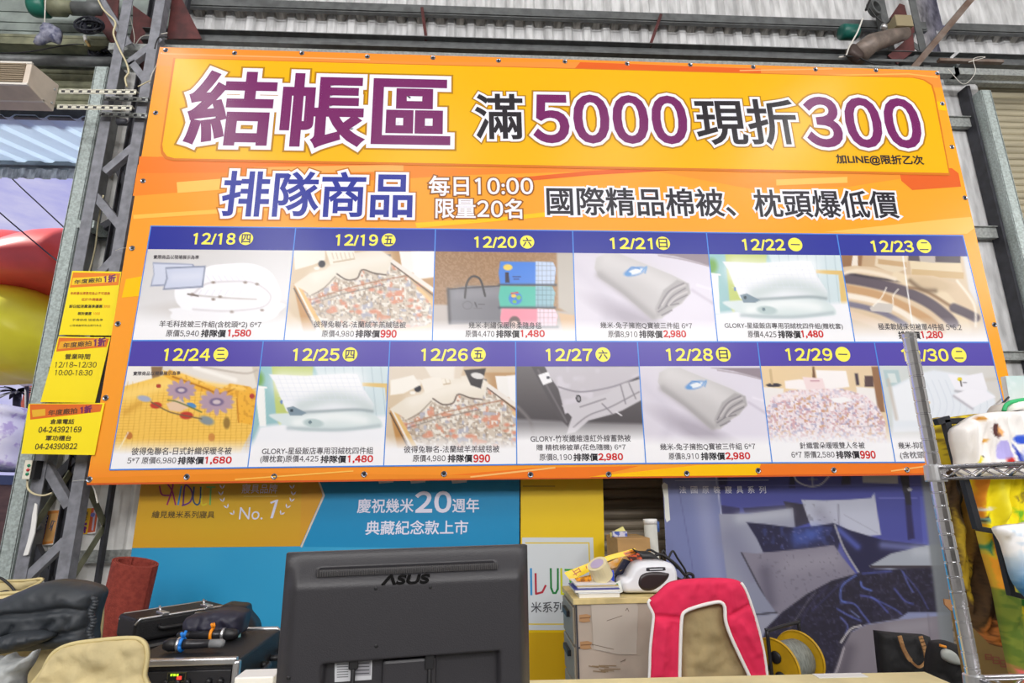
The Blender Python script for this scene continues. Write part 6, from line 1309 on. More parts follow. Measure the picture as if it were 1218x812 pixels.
# books and papers
def book(label, x0, x1, y, Y, t, c, zoff, dep=.2, pages=(232, 230, 222), ang=0.):
    q0, q1 = at(x0, y, Y), at(x1, y, Y); t_ = thing('notebook', label, 'book', (q0[0], Y, zk+zoff))
    MB().box(q0[0], q1[0], Y, Y+dep, zk+zoff, zk+zoff+t).build('pages', mat('page_block', pages, .7), t_)
    MB().box(q0[0]-.004, q1[0]+.004, Y-.004, Y+dep+.004, zk+zoff+t, zk+zoff+t+.004).build('cover', mat('book_cover', c, .4), t_)
    return t_
book('white stapled papers with a green edge, lowest in the pile on the cabinet', 689, 737, 705, 3.44, .022, (226, 230, 232), 0, .2)
book('blue covered notebook, second from bottom of the pile on the cabinet', 684, 736, 700, 3.45, .014, (66, 72, 160), .027, .22)
book('cream notebook in the pile on the cabinet, above the blue one', 687, 735, 698, 3.47, .008, (214, 190, 120), .046, .2)
book('white notebook on top of the pile on the cabinet', 685, 732, 694, 3.47, .006, (238, 238, 240), .059, .2)
tr = thing('tape_roll', 'roll of cream packing tape with a lilac core, on the pile of notebooks', 'tape', at(713, 690, 3.56))
axv = np.array([-.42, -.38, .82]); axv /= np.linalg.norm(axv); ctp = at(714, 678.5, 3.53)
mb = MB().lathe(ctp, axv, [(-.045, .040), (-.045, .060), (.050, .060), (.050, .040), (.046, .036), (-.04, .036)], 26); mb.build('tape', mat('cream_tape', (226, 214, 172), .35), tr, smooth=False)
MB().lathe(ctp, axv, [(.03, .001), (.046, .038), (.052, .040), (.053, .002)], 22).build('core_label', mat('lilac_label', (186, 170, 200), .5), tr)
def packet(label, pts, Y, c, n=NV, t=.02, mm=None, name='packet'):
    mb = MB().prism([at(x, y, Y) for x, y in pts], (0, t, 0)); return tag(mb.build(name, mm or mat('packet_print', c, .35, 0, var=.1, scale=16), bevel=.002), label, 'packet')
packet('orange patterned packet under the yellow strip, left of the tape roll', [(684, 688), (703, 684), (704, 690), (700, 693), (686, 691)], 3.54, None, mm=mat('orange_pattern', (236, 160, 30), .4, 0, rgb2=(120, 60, 20), scale=60))
packet('bright orange packet right of the tape roll', [(716, 692), (726, 680), (728, 692)], 3.62, (240, 110, 30))
packet('blue packet standing between the tape roll and the black packet', [(726, 679), (730, 678), (731, 691), (727, 692)], 3.61, (50, 80, 210))
packet('amber snack packet under the yellow strip, behind the tape roll', [(718, 672), (740, 662), (744, 664), (736, 674), (728, 676)], 3.70, None, mm=mat('amber_packet', (228, 160, 50), .3, 0, rgb2=(216, 190, 160), scale=30))
packet('black star-printed packet left of the white device', [(731, 682), (742, 664), (752, 668), (756, 676), (744, 690), (735, 700), (732, 692)], 3.64, None, t=.03, mm=mat('black_star_print', (30, 32, 52), .3, 0, rgb2=(190, 160, 80), scale=40, thr=(.66, .70)))
packet('dark packet with red print, under the right end of the yellow strip', [(746, 662), (760, 657), (764, 664), (758, 672), (752, 670)], 3.62, None, mm=mat('dark_red_print', (70, 40, 34), .35, 0, rgb2=(210, 90, 50), scale=45, thr=(.5, .56)))
packet('white paper bag edge with green print, between notebooks and device', [(731, 694), (738, 690), (741, 704), (733, 707)], 3.50, None, mm=mat('green_print', (232, 238, 236), .5, 0, rgb2=(40, 130, 90), scale=30, thr=(.55, .6)))
ys = thing('yellow_strip', 'yellow printed plastic strip lying slantwise over the clutter on the cabinet', 'strip', at(715, 668, 3.5))
P = Print((0, 3.46, 0), (0, -1, .25), d=.0005)
up = spl([(671, 681), (700, 669.5), (722, 661), (740, 656), (755, 652)], False, 4); dn = spl([(679, 691), (704, 678), (724, 666.5), (742, 661.5), (761, 658)], False, 4)
P.poly([tuple(p) for p in up]+[tuple(p) for p in dn[::-1]], (250, 212, 10), 0)
for pts in ([(682, 680), (689, 676)], [(682, 683.5), (690, 679)], [(681, 678), (686, 684)], [(688, 675), (691, 680)], [(697, 673), (698, 676)], [(700, 671.5), (701, 674)], [(711, 667), (715, 665)]): P.line(pts, 1.1, (190, 100, 20), 1)
P.poly([(741, 657), (755, 652.8), (760, 657.5), (744, 661)], (232, 130, 20), 1); P.line([(744, 658.5), (756, 655.5)], 1.2, (120, 60, 20), 2)
P.build('printed_strip', print_mat('strip_vinyl', .35), ys)
mb = MB().prism([hit(x, y, (0, 3.4615, 0), (0, -1, .25)) for x, y in list(up)+list(dn[::-1])], (0, .003, .0005)); mb.build('strip_backing', mat('yellow_vinyl', (246, 208, 20), .4), ys)
# the white device
wd = thing('white_device', 'white rounded plastic device with a dark teardrop window, on the cabinet', 'device', at(770, 704, 3.5))
m_wd = mat('white_glossy_plastic', (228, 230, 236), .28)
wpx = lambda l: [(670+x/7.61, 640+y/7.61) for x, y in l]
puff('body', spl(wpx([(510, 395), (530, 360), (575, 345), (600, 300), (640, 240), (700, 212), (800, 205), (920, 210), (985, 235), (1020, 290), (1030, 360), (1015, 440), (960, 488), (700, 492), (560, 490), (525, 450)]), True, 5), at(770, 690, 3.52), NV, .10, m_wd, wd, .035, 7, 2)
puff('window', spl(wpx([(680, 400), (700, 340), (760, 310), (850, 303), (930, 312), (958, 325), (940, 370), (880, 430), (810, 468), (740, 472), (695, 445)]), True, 5), at(770, 690, 3.4845), NV, .004, mat('dark_brown_window', (46, 36, 38), .35), wd, .006, 4, 2)
puff('name_plate', spl(wpx([(752, 280), (765, 265), (910, 260), (922, 275), (915, 292), (765, 298)]), True, 3), at(770, 690, 3.4845), NV, .004, mat('dark_plate', (44, 44, 54), .4), wd, .003, 2, 1.5)
P = Print((0, 3.4800, 0), NV, d=.0003); P.line([(773, 677.2), (788, 676.6)], 1.3, (206, 208, 214), 0); P.build('plate_mark', print_mat('plate_print', .5), wd)
# black wires heaped behind it
for i, (lb, pts) in enumerate((('looped black wire at the right of the white device', [(764, 668), (780, 660), (800, 668), (815, 684), (823, 690), (824, 684), (818, 682), (812, 690), (800, 684)]), ('thin black wire arching over the white device', [(752, 664), (768, 656), (782, 658), (795, 664), (806, 676)]), ('tangled black wire behind the white device', [(783, 664), (788, 655), (794, 664), (800, 655), (806, 664), (814, 676), (818, 686)]))):
    yw_ = (3.74, 3.79, 3.84)[i]; pp = [at(x, y, yw_) for x, y in pts]; pp[0] = np.array([pp[0][0], yw_, zk+.01]); cable(lb, pp, .007 if i else .010, m_black, 'black_wire', 5)
bw = thing('black_adapter', 'black plastic housing behind the white device, right end of the yellow strip', 'device', at(768, 668, 3.66))
puff('housing', spl(wpx([(640, 100), (700, 120), (790, 125), (840, 160), (870, 190), (860, 215), (700, 215), (640, 230), (680, 160)]), True, 4), at(770, 668, 3.68), NV, .05, m_black, bw, .02, 6, 2)
MB().box(xat(762, 668, 3.66), xat(790, 668, 3.66), 3.66, 3.72, zk+.0, float(at(770, 668, 3.66)[2])).build('foot', m_black, bw)
# carton, packets on it, paper tube
yx = 4.05; zb_ = float(at(740, 640, yx)[2])
m_card_b = mat('brown_cardboard', (176, 138, 88), .8, 0, var=.06, scale=3, stretch=(1, 1, 4))
bx = thing('cardboard_box', 'brown cardboard box behind the cabinet, small packets on top', 'box', (xat(750, 660, yx), yx, 0))
MB().box(xat(735, 655, yx), xat(774, 655, yx), yx, 4.40, 0, zb_).build('box_body', m_card_b, bx, bevel=.003)
MB().box(xat(735, 655, yx), xat(774, 655, yx), yx+.15, yx+.20, zb_, zb_+.001).build('packing_tape', mat('clear_brown_tape', (196, 164, 116), .3), bx)
pk = MB().box(xat(729, 634, yx+.1), xat(746, 634, yx+.1), yx+.1, yx+.14, zb_+.002, float(at(738, 632, yx+.1)[2])); tag(pk.build('small_box', mat('printed_carton', (196, 196, 214), .5, 0, rgb2=(70, 90, 170), scale=24, thr=(.5, .56))), 'small printed box lying on the brown cardboard box', 'box')
pk = MB().prism([at(726, 634, yx+.18), at(741, 626, yx+.18), at(744, 631, yx+.18), at(743, 639.5, yx+.18), at(727, 639.5, yx+.18)], (0, .02, 0)); tag(pk.build('paper_note', mat('pale_yellow_paper', (226, 220, 140), .7)), 'pale yellow paper sticking up behind the small printed box', 'paper')
tq = at(773, 617, 4.2); tube_ = thing('paper_tube', 'white cardboard tube standing beside the brown box', 'tube', (tq[0], 4.2, 0))
MB().lathe((tq[0], 4.2, 0), (0, 0, 1), [(0, .046), (tq[2]-.03, .046), (tq[2]-.03, .001)], 18).build('tube', mat('white_card_tube', (196, 196, 188), .6, var=.05), tube_, smooth=True)
MB().lathe((tq[0], 4.2, tq[2]), (0, 0, 1), [(-.035, .001), (-.034, .048), (-.004, .050), (.0, .047), (.001, .001)], 18).build('end_cap', m_white, tube_, smooth=True)
MB().lathe((tq[0]+.052, 4.2, tq[2]), (0, 0, 1), [(-.09, .001), (-.085, .012), (-.02, .014), (-.016, .001)], 12).build('blue_clip', mat('blue_clip', (60, 90, 150), .5), tube_, smooth=True)

# ================================================================ chair with the pink cover
pk_o = spl([(770, 840), (772.5, 800), (773.5, 770), (776.5, 742), (777, 730), (771, 716), (782, 706), (795, 694), (808, 690), (830, 688), (858, 687.5), (876, 689.5), (884, 696), (892, 714), (903, 750), (911, 790), (916, 840)], True, 3)
inn = spl([(808, 842), (808.5, 800), (809.5, 760), (811, 735), (815, 727), (830, 721), (848, 716.5), (857, 716), (862, 722), (863, 738), (869, 756), (880, 780), (893, 808), (904, 842)], True, 3)
YK = 2.95
ck = chair('khaki folding chair under the pink cover, right of the cabinet', inn+np.array([0, 0]), YK, m_beiged, .02, piping=False, wr=.03)
pc = thing('pink_chair_cover', 'bright pink chair cover with white piping over a khaki chair back', 'chair cover', at(840, 800, YK-.03))
# the cover: outline with the opening cut out, as one slit polygon
k0 = int(np.argmin(np.hypot(inn[:, 0]-808, inn[:, 1]-842))); 
O1 = list(map(tuple, pk_o)); 
arch = [tuple(p) for p in spl([(808, 838), (808.5, 800), (809.5, 760), (811, 735), (815, 727), (830, 721), (848, 716.5), (857, 716), (862, 722), (863, 738), (869, 756), (880, 780), (893, 808), (903, 838)], False, 3)]
left = [tuple(p) for p in spl([(770, 838), (772.5, 800), (773.5, 770), (776.5, 742), (777, 730), (771, 716), (782, 706), (795, 694), (808, 690), (830, 688), (858, 687.5), (876, 689.5), (884, 696), (892, 714), (903, 750), (911, 790), (916, 838)], False, 3)]
m_pink = mat('pink_cotton', (226, 38, 84), .8, 0, var=.04, scale=5, bump=.12, bscale=30)
def pink_folds(X, Y):
    f = 0
    for pts, w, a in (([(777, 732), (808, 734)], 2, -.02), ([(863, 734), (888, 720)], 2, -.015), ([(825, 692), (822, 706)], 4, .012), ([(845, 690), (848, 706)], 4, .01), ([(868, 700), (872, 720)], 4, .012), ([(880, 740), (900, 775)], 4, .015), ([(790, 745), (785, 800)], 4, .012), ([(870, 750), (896, 800)], 3, -.01), ([(800, 740), (797, 810)], 3, -.008)): f = f+a*np.exp(-(ldist(X, Y, pts)/w)**2)
    return f
puff('cover', left+arch[::-1], at(840, 750, YK-.035), NV, .02, m_pink, pc, .018, 7, 2.6, wr=.008, wscale=14, folds=pink_folds)
pipe = mat('white_piping', (240, 238, 236), .7)
MB().tube([at(x, y, YK-.05) for x, y in arch], .0085, 7).build('inner_piping', pipe, pc, smooth=True)
MB().tube([at(x, y, YK-.045) for x, y in left[:17]], .007, 7).build('edge_piping', pipe, pc, smooth=True)
MB().tube([at(x, y, YK-.045) for x, y in left[-14:]], .007, 7).build('edge_piping', pipe, pc, smooth=True)

# ================================================================ cable reel
yr_ = 3.25
ry = mat('yellow_reel', (196, 154, 20), .4, 0, var=.08, scale=8); cr_ = thing('cable_reel', 'yellow cable reel with a black handle frame, right of the pink chair cover', 'cable reel', at(938, 812, yr_))
c0_, c1_ = at(921, 793, yr_-.02), at(952, 795, yr_+.12); axr = (c1_-c0_); axr[2] = 0; Lr = np.linalg.norm(axr); axr /= Lr; c1_ = c0_+axr*Lr
for c_, nm in ((c0_, 0), (c1_, 1)):
    MB().lathe(c_, axr, [(-.006, .001), (-.006, .060), (-.004, .128), (-.008, .137), (.004, .140), (.010, .134), (.004, .06), (.004, .001)], 36).build('flange', ry, cr_, smooth=False); fl_ = C.objects[len(C.objects)-1] if nm == 0 else fl_
MB().lathe(c0_, axr, [(.0, .085), (.02, .10), (Lr*.5, .104), (Lr-.02, .10), (Lr, .085)], 28).build('wound_cable', mat('grey_cable', (120, 124, 118), .6, 0, var=.2, scale=60, stretch=(4, .5, .5)), cr_, smooth=True)
u_ = np.cross(axr, (0, 0, 1)); 
if u_[1] > 0: u_ = -u_
for k in range(3):
    a = 1.2+k*2.1; q = c0_-axr*.008+np.array([0, 0, 1])*.055*math.sin(a)+u_*.055*math.cos(a); MB().lathe(q, -axr, [(0, .030), (.006, .030), (.010, .022), (.0102, .001)], 16).build('socket', m_black, fl_, smooth=True)
MB().lathe(c0_-axr*.008+np.array([0, 0, .0])+u_*.0+np.array([0, 0, -.005])+u_*.07*-1, -axr, [(0, .012), (.010, .010), (.011, .001)], 12).build('red_switch', glow('red_indicator', (240, 50, 50), .8), cr_, smooth=True)
pq = c0_-axr*.01+np.array([0, 0, -.07]); MB().tube(spl([pq, pq-axr*.03+np.array([0, 0, -.01]), pq-axr*.08+np.array([0, 0, -.05])], False, 4), [.012]*9, 8).build('plug', mat('pale_green_plug', (150, 176, 160), .5), cr_, smooth=True)
hf = [c0_-axr*.03+np.array([0, 0, -.18]), c0_-axr*.03+np.array([0, 0, .15]), c0_-axr*.01+np.array([0, 0, .175]), c1_+axr*.02+np.array([0, 0, .175]), c1_+axr*.04+np.array([0, 0, .15]), c1_+axr*.05+np.array([0, 0, -.18])]
MB().tube(spl(hf, False, 4), .010, 8).build('handle_frame', m_frame, cr_, smooth=True)
zcr = c0_[2]-.185
crt = thing('plastic_crate', 'grey crate under the cable reel', 'crate', (c0_[0]+.06, yr_+.05, 0))
MB().box(c0_[0]-.14, c1_[0]+.16, yr_-.16, yr_+.30, 0, zcr).build('crate_body', mat('grey_crate', (110, 112, 116), .5), crt, bevel=.01)
MB().box(c0_[0]-.15, c1_[0]+.17, yr_-.17, yr_+.31, zcr-.04, zcr-.01).build('crate_rim', mat('grey_crate_rim', (96, 98, 104), .5), crt, bevel=.005)

# ================================================================ bags and cartons on the right
m_blackcloth = mat('black_canvas', (28, 28, 30), .8, 0, var=.15, scale=7, bump=.3, bscale=20)
tq_ = [(1047, 752), (1075, 755), (1106, 757), (1110, 770), (1116, 800), (1122, 850), (1058, 850), (1052, 800)]
bg_ = thing('tote_bag', 'black tote bag with tan handles in front of the large bedding poster', 'bag', at(1085, 850, 3.3))
puff('bag_body', tq_, at(1080, 790, 3.3), NV, .06, m_blackcloth, bg_, .02, 10, 3, wr=.02, wscale=12)
m_tan = mat('tan_webbing', (190, 146, 96), .7, 0, rgb2=(140, 96, 56), scale=30)
hp_ = [np.array(at(x, y, 3.25)) for x, y in spl([(1070, 756), (1075, 772), (1083, 785), (1093, 793), (1101, 786), (1101, 776), (1095, 757)], False, 5)]
mb = MB()
for i in range(len(hp_)-1): mb.bar(hp_[i], hp_[i+1]+(hp_[i+1]-hp_[i])*.2, .022 if not 9 < i < 22 else .012, .005)
mb.build('handle', m_tan, bg_)
b2 = thing('black_bag', 'black bag with a white label panel, behind the chrome shelf post', 'bag', at(1135, 830, 2.9))
puff('bag_body', spl([(1112, 770), (1120, 764), (1138, 766), (1150, 782), (1166, 790), (1180, 800), (1192, 830), (1195, 860), (1110, 860), (1108, 800)], True, 4), at(1140, 800, 2.9), NV, .05, m_blackcloth, b2, .05, 14, 3, wr=.03, wscale=9)
puff('label_panel', spl([(1121, 774), (1128, 772), (1138, 778), (1143, 790), (1132, 789), (1122, 783)], True, 4), at(1132, 780, 2.84), NV, .01, mat('pale_label', (176, 182, 178), .5), b2, .012, 5, 2)
puff('orange_tab', [(1119, 766), (1126, 768), (1126, 771), (1119, 769)], at(1122, 768, 2.83), NV, .01, mat('orange_tab', (236, 150, 40), .5), b2, .004, 2, 1.5)
qb_ = at(1130, 725, 2.34); zc2 = float(qb_[2]); xa_ = float(qb_[0])
cbx = thing('cardboard_box', 'large olive brown carton with red print behind the chrome shelf post', 'box', (xa_+.2, 2.1, 0))
MB().box(xa_, xa_+.42, 1.92, 2.34, 0, zc2).build('box_body', mat('olive_cardboard', (150, 126, 72), .8, 0, var=.06, scale=3), cbx, bevel=.003)
MB().prism([at(1123, 712, 2.36), at(1150, 716, 2.36), at(1152, 722, 2.36), at(1131, 726, 2.36), at(1124, 719, 2.36)], (0, .006, 0)).build('flap', mat('torn_card', (170, 124, 84), .8), cbx)
P = Print((xa_-.0012, 2.1, 0), (-1, 0, 0), d=.0003)
for (x, y, w, h) in ((1172, 778, 7, 6), (1181, 781, 7, 8), (1190, 785, 6, 8)):
    P.line([(x, y), (x+w, y+.6), (x+w+.6, y+h), (x+.6, y+h-.6), (x, y)], 1.3, (146, 86, 66), 0); P.line([(x, y+h/2), (x+w, y+h/2+.5)], 1.1, (146, 86, 66), 0)
P.build('red_print', print_mat('carton_print', .7), cbx)

# ================================================================ quilts on the black display stand
YQ = 1.62
m_print_cloth = print_mat('printed_cloth', .85)
def cloth(name, label, outline, Y, paint, bulge=.03, wr=.03, stretch=(1.6, .3), thick=.02, rim=10, step=2.2, folds=None):
    o = puff(name, outline, at(outline[0][0], outline[0][1], Y), NV, thick, m_print_cloth, None, bulge, rim, step, paint=paint, wr=wr, wscale=12, stretch=stretch, folds=folds)
    return tag(o, label, 'quilt', 'quilts on the black display stand')
def q_brown(A):
    A.grad((1110, 500), (70, 52, 32), (1180, 760), (84, 60, 36)); 
    for i in range(22): A.line([(1104+i*4.2, 495), (1112+i*4.6, 640), (1128+i*5, 790)], 1.1, (38, 26, 18), .6)
    A.poly([(1114, 520), (1124, 500), (1130, 540), (1140, 620), (1132, 610)], (30, 24, 20), 3); A.poly([(1136, 560), (1142, 560), (1152, 640), (1150, 680), (1144, 660)], (150, 116, 50), 2); A.poly([(1124, 600), (1136, 640), (1150, 664), (1154, 700), (1150, 716), (1136, 690)], (196, 166, 44), 2)
    for x, y in ((1142, 666), (1146, 676), (1150, 688), (1149, 702), (1140, 652), (1152, 668)): A.line([(x-4, y-3), (x, y+1), (x+3, y-2), (x+5, y+3)], 1.1, (74, 58, 24), .9)
    A.poly([(1160, 620), (1168, 625), (1184, 660), (1186, 690), (1176, 700), (1166, 680)], (176, 156, 108), 2)
    for k in range(7): A.line([(1164+k*2, 634+k*3), (1170+k*2, 660+k*4), (1176+k*1.2, 690)], 1, (92, 66, 40), .8)
    A.poly([(1164, 694), (1186, 690), (1196, 740), (1180, 748), (1164, 736)], (66, 44, 30), 2); A.poly([(1164, 730), (1186, 742), (1198, 756), (1204, 772), (1176, 764), (1164, 746)], (192, 120, 62), 2); A.speck(3, (96, 56, 30), .58, .8, [(1164, 730), (1186, 742), (1204, 772), (1176, 764)], 3)
cloth('hanging_quilt', 'dark brown and ochre patterned quilt hanging lowest left on the stand, beside the chrome post', [(1106, 512), (1126, 498), (1150, 520), (1166, 560), (1178, 620), (1190, 680), (1204, 772), (1184, 768), (1158, 742), (1150, 728), (1136, 700), (1128, 650), (1116, 580)], YQ+.15, q_brown, .03, .05)
def q_yel(A):
    A.grad((1120, 490), (214, 190, 40), (1160, 520), (196, 170, 30)); A.speck(3, (110, 90, 30), .6, .7, None, 4)
cloth('folded_quilt', 'yellow speckled folded quilt behind the white picture quilt, at the top of the stand', spl([(1112, 500), (1130, 496), (1160, 492), (1172, 494), (1160, 506), (1140, 512), (1134, 540), (1128, 556), (1120, 540)], True, 3), YQ+.03, q_yel, .02, .03)
def q_white(A):
    A.grad((1134, 510), (236, 232, 228), (1230, 550), (240, 238, 236)); A.shade([(1146, 520), (1150, 556)], 4, (214, 208, 200), .7); A.shade([(1186, 496), (1194, 520)], 3, (214, 210, 204), .7); A.shade([(1164, 505), (1168, 550)], 3, (222, 216, 210), .6)
    A.ell(1159, 499, 4, 2.4, (196, 134, 40), .1, .4); A.ell(1161.5, 525, 4, 2, (208, 150, 50), -.6, .4); A.poly([(1152, 554), (1155, 544), (1159, 542), (1156, 554)], (230, 216, 40), 1); A.line([(1158, 544), (1160, 542)], 1, (60, 50, 40))
    # abstract patches of the printed picture's colours
    A.ell(1175, 513, 7, 9, (84, 44, 44), -.35, .15); A.poly([(1178, 506), (1184, 512), (1184, 520), (1179, 516)], (240, 176, 110), 1)
    A.poly([(1180, 524), (1186, 524), (1193, 540), (1192, 546), (1176, 546), (1175, 542)], (176, 168, 226), 1, smooth=False); A.poly([(1183, 546), (1193, 545), (1196, 555), (1186, 556)], (204, 44, 36), 1)
    A.poly([(1193, 528), (1200, 538), (1210, 554), (1203, 556), (1196, 542)], (36, 60, 176), 1); A.ell(1204, 524, 9, 5, (44, 84, 206), .2, .25); A.ell(1212, 541, 10, 12, (196, 204, 238), .2, .25); A.ell(1212, 539, 3, 2.4, (232, 180, 160), 0, .4)
cloth('picture_quilt', 'white quilt printed with coloured shapes, draped over the top of the stand', spl([(1134, 514), (1144, 504), (1160, 494), (1180, 490), (1210, 489), (1240, 489), (1250, 530), (1250, 566), (1190, 566), (1146, 566), (1140, 545)], True, 3), YQ-.10, q_white, .03, .03)
def q_bright(A):
    A.grad((1165, 565), (246, 226, 10), (1220, 640), (250, 232, 14)); A.poly([(1150, 560), (1162, 560), (1176, 640), (1172, 650), (1164, 600)], (226, 140, 30), 2); A.line([(1168, 606), (1176, 605)], 4, (226, 226, 216)); A.ell(1173, 618, 3, 4, (120, 160, 140), 0, .4); A.line([(1174, 610), (1171, 622)], 1.2, (40, 40, 30))
    A.speck(4, (110, 190, 40), .42, .9, [(1196, 604), (1230, 596), (1230, 632), (1206, 624)], 3, .2)
    for k in range(9): A.line([(1210+k, 570+k*1.5), (1204+k*1.2, 584+k*2), (1196+k*2.2, 592+k*1.5)], 1, (122, 96, 50), .7)
    A.ell(1216, 578, 7, 8, (246, 178, 172), 0, .3); A.ell(1216, 579, 3, 3, (236, 90, 130), 0, .7)
    A.shade([(1180, 575), (1190, 630)], 3, (255, 244, 90), .7)
cloth('picture_quilt', 'bright yellow quilt with green and brown print hanging below the wire shelf', spl([(1150, 556), (1190, 556), (1240, 556), (1250, 600), (1240, 640), (1200, 640), (1186, 634), (1176, 632), (1166, 600)], True, 3), YQ-.03, q_bright, .025, .04)
def q_mixed(A):
    A.grad((1170, 640), (212, 190, 60), (1215, 800), (120, 140, 50)); A.poly([(1168, 630), (1180, 632), (1190, 690), (1184, 690)], (222, 196, 40), 2); A.poly([(1176, 636), (1184, 640), (1192, 668), (1186, 676)], (214, 70, 40), 2); A.poly([(1170, 650), (1176, 640), (1178, 660)], (40, 130, 100), 2); A.poly([(1174, 660), (1188, 668), (1198, 700), (1186, 700)], (242, 164, 40), 2)
    A.poly([(1186, 700), (1200, 702), (1222, 790), (1222, 812), (1208, 804), (1196, 760)], (92, 118, 40), 2); A.speck(4, (126, 140, 50), .5, .7, [(1186, 700), (1200, 702), (1222, 790), (1222, 812), (1208, 804), (1196, 760)], 5); A.poly([(1190, 640), (1198, 640), (1216, 720), (1222, 760), (1204, 720)], (52, 122, 50), 2); A.poly([(1207, 718), (1222, 724), (1222, 764), (1212, 744)], (232, 204, 30), 1.5); A.poly([(1204, 790), (1222, 806), (1222, 820), (1208, 806)], (228, 110, 110), 2); A.ell(1198, 668, 4, 6, (240, 180, 110), .3, .3)
cloth('picture_quilt', 'green, yellow and orange quilt hanging lowest right on the stand', [(1166, 628), (1186, 630), (1204, 640), (1232, 700), (1250, 830), (1222, 830), (1206, 800), (1196, 752), (1186, 700), (1174, 660)], YQ+.04, q_mixed, .02, .03)
def q_blue(A): A.grad((1195, 660), (246, 248, 250), (1218, 700), (40, 110, 180)); A.mix(np.clip((652-A.Y+.3*(A.X-1190))/6, 0, 1), (246, 246, 248)); A.speck(5, (170, 200, 226), .6, .5, None, 3, .3)
cloth('folded_cloth', 'white cloth with a blue watercolour lower part, over the lower bar of the stand', spl([(1187, 629), (1198, 625), (1218, 623), (1245, 623), (1250, 690), (1240, 720), (1222, 706), (1210, 690), (1202, 664), (1196, 645)], True, 3), YQ-.14, q_blue, .02, .02)
ds = thing('display_stand', 'black metal display stand holding the picture quilts, right edge', 'stand', (xat(1200, 700, YQ), YQ, 0))
m_blk = mat('black_metal', (40, 42, 48), .4, .3)
def bars(name, segs, Y, w=.014):
    mb = MB()
    for a, b in segs: mb.bar(at(*a, Y), at(*b, Y), w, w)
    return mb.build(name, m_blk, ds, bevel=.001)
bars('upper_frame', [((1124, 499), (1143, 570)), ((1113, 502), (1128, 498))], YQ-.06, .018)
bars('frame_upright', [((1143, 556), (1163, 629))], YQ-.075, .017); bars('frame_bar', [((1162, 628), (1194, 634))], YQ-.075, .013); bars('frame_upright', [((1185, 630), (1203, 708))], YQ-.075, .015); bars('frame_bar', [((1200, 705), (1240, 715))], YQ-.075, .013); bars('frame_bar', [((1124, 501), (1245, 497))], YQ-.03, .016)
xs_ = xat(1205, 705, YQ-.075)
MB().box(xs_+.12, xs_+.15, YQ-.09, YQ-.06, .03, float(at(1205, 492, YQ)[2])).build('post', m_blk, ds); MB().box(xs_+.05, xs_+.4, YQ-.10, YQ+.25, 0, .03).build('base', m_blk, ds)
P = Print((0, YQ+.25, 0), NV); 
def teal(A): A.grad((1196, 446), (196, 222, 222), (1218, 490), (226, 230, 224)); A.speck(6, (230, 238, 240), .5, .6, None, 2, .3)
P.raster((1196, 447), (1250, 446), (1256, 492), (1203, 491), 3, teal); bk = thing('picture_board', 'pale blue printed board standing behind the white picture quilt, right edge', 'board', at(1210, 500, YQ+.25)); P.build('print', m_paper, bk)
MB().prism([at(x, y, YQ+.252) for x, y in ((1196, 447), (1250, 446), (1262, 560), (1216, 560))], (0, .02, 0)).build('board', m_white, bk)
pp = thing('cushion', 'white cushion with green piping lying on top of the picture quilt, right edge', 'cushion', at(1215, 490, YQ))
puff('cushion_body', spl([(1194, 490), (1198, 481), (1208, 477), (1225, 474), (1250, 474), (1250, 496), (1220, 494), (1200, 494)], True, 4), at(1210, 486, YQ-.02), NV, .06, mat('white_fabric', (240, 238, 230), .8), pp, .03, 8, 2)
MB().tube([at(x, y, YQ-.03) for x, y in spl([(1194, 489), (1197, 481.5), (1207, 477), (1224, 474.5)], False, 4)], .006, 7).build('green_piping', mat('green_binding', (50, 180, 110), .6), pp, smooth=True)
wt = MB(); wt.tube([at(1180, 492, YQ+.06), at(1192, 480, YQ+.06), at(1200, 472, YQ+.06)], .003, 6); wt.tube([at(1186, 493, YQ+.06), at(1198, 481, YQ+.06)], .003, 6); wt.tube([at(1180, 492, YQ+.06), at(1186, 493, YQ+.06), at(1187, 505, YQ+.06)], .003, 6); tag(wt.build('wire_hook', m_frame, smooth=True), 'thin dark wire hooks above the white picture quilt', 'hook')

# ================================================================ chrome wire shelf rack
YP_ = 1.10; xp = xat(1121, 610, YP_)
rk2 = thing('wire_shelf_rack', 'chrome wire shelf rack with a grooved post at the right edge', 'shelf rack', (xp, YP_, 0))
ztop = float(at(1078, 396, YP_)[2]); W_, D_ = .45, .80
def post(x, y):
    mb = MB(); prof = [(0, .0125)]; z = .03
    while z < ztop-.03: prof += [(z, .0125), (z+.001, .0113), (z+.003, .0113), (z+.004, .0125)]; z += .0254
    prof += [(ztop-.012, .0125), (ztop-.011, .0138), (ztop-.003, .0138), (ztop, .011), (ztop+.0005, .001)]
    return mb.lathe((x, y, 0), (0, 0, 1), prof, 20).build('post', m_chrome, rk2, smooth=False)
for x, y in ((xp, YP_), (xp+W_, YP_), (xp, YP_-D_), (xp+W_, YP_-D_)): post(x, y)
m_wire = mat('grey_chrome_wire', (196, 194, 198), .2, .95)
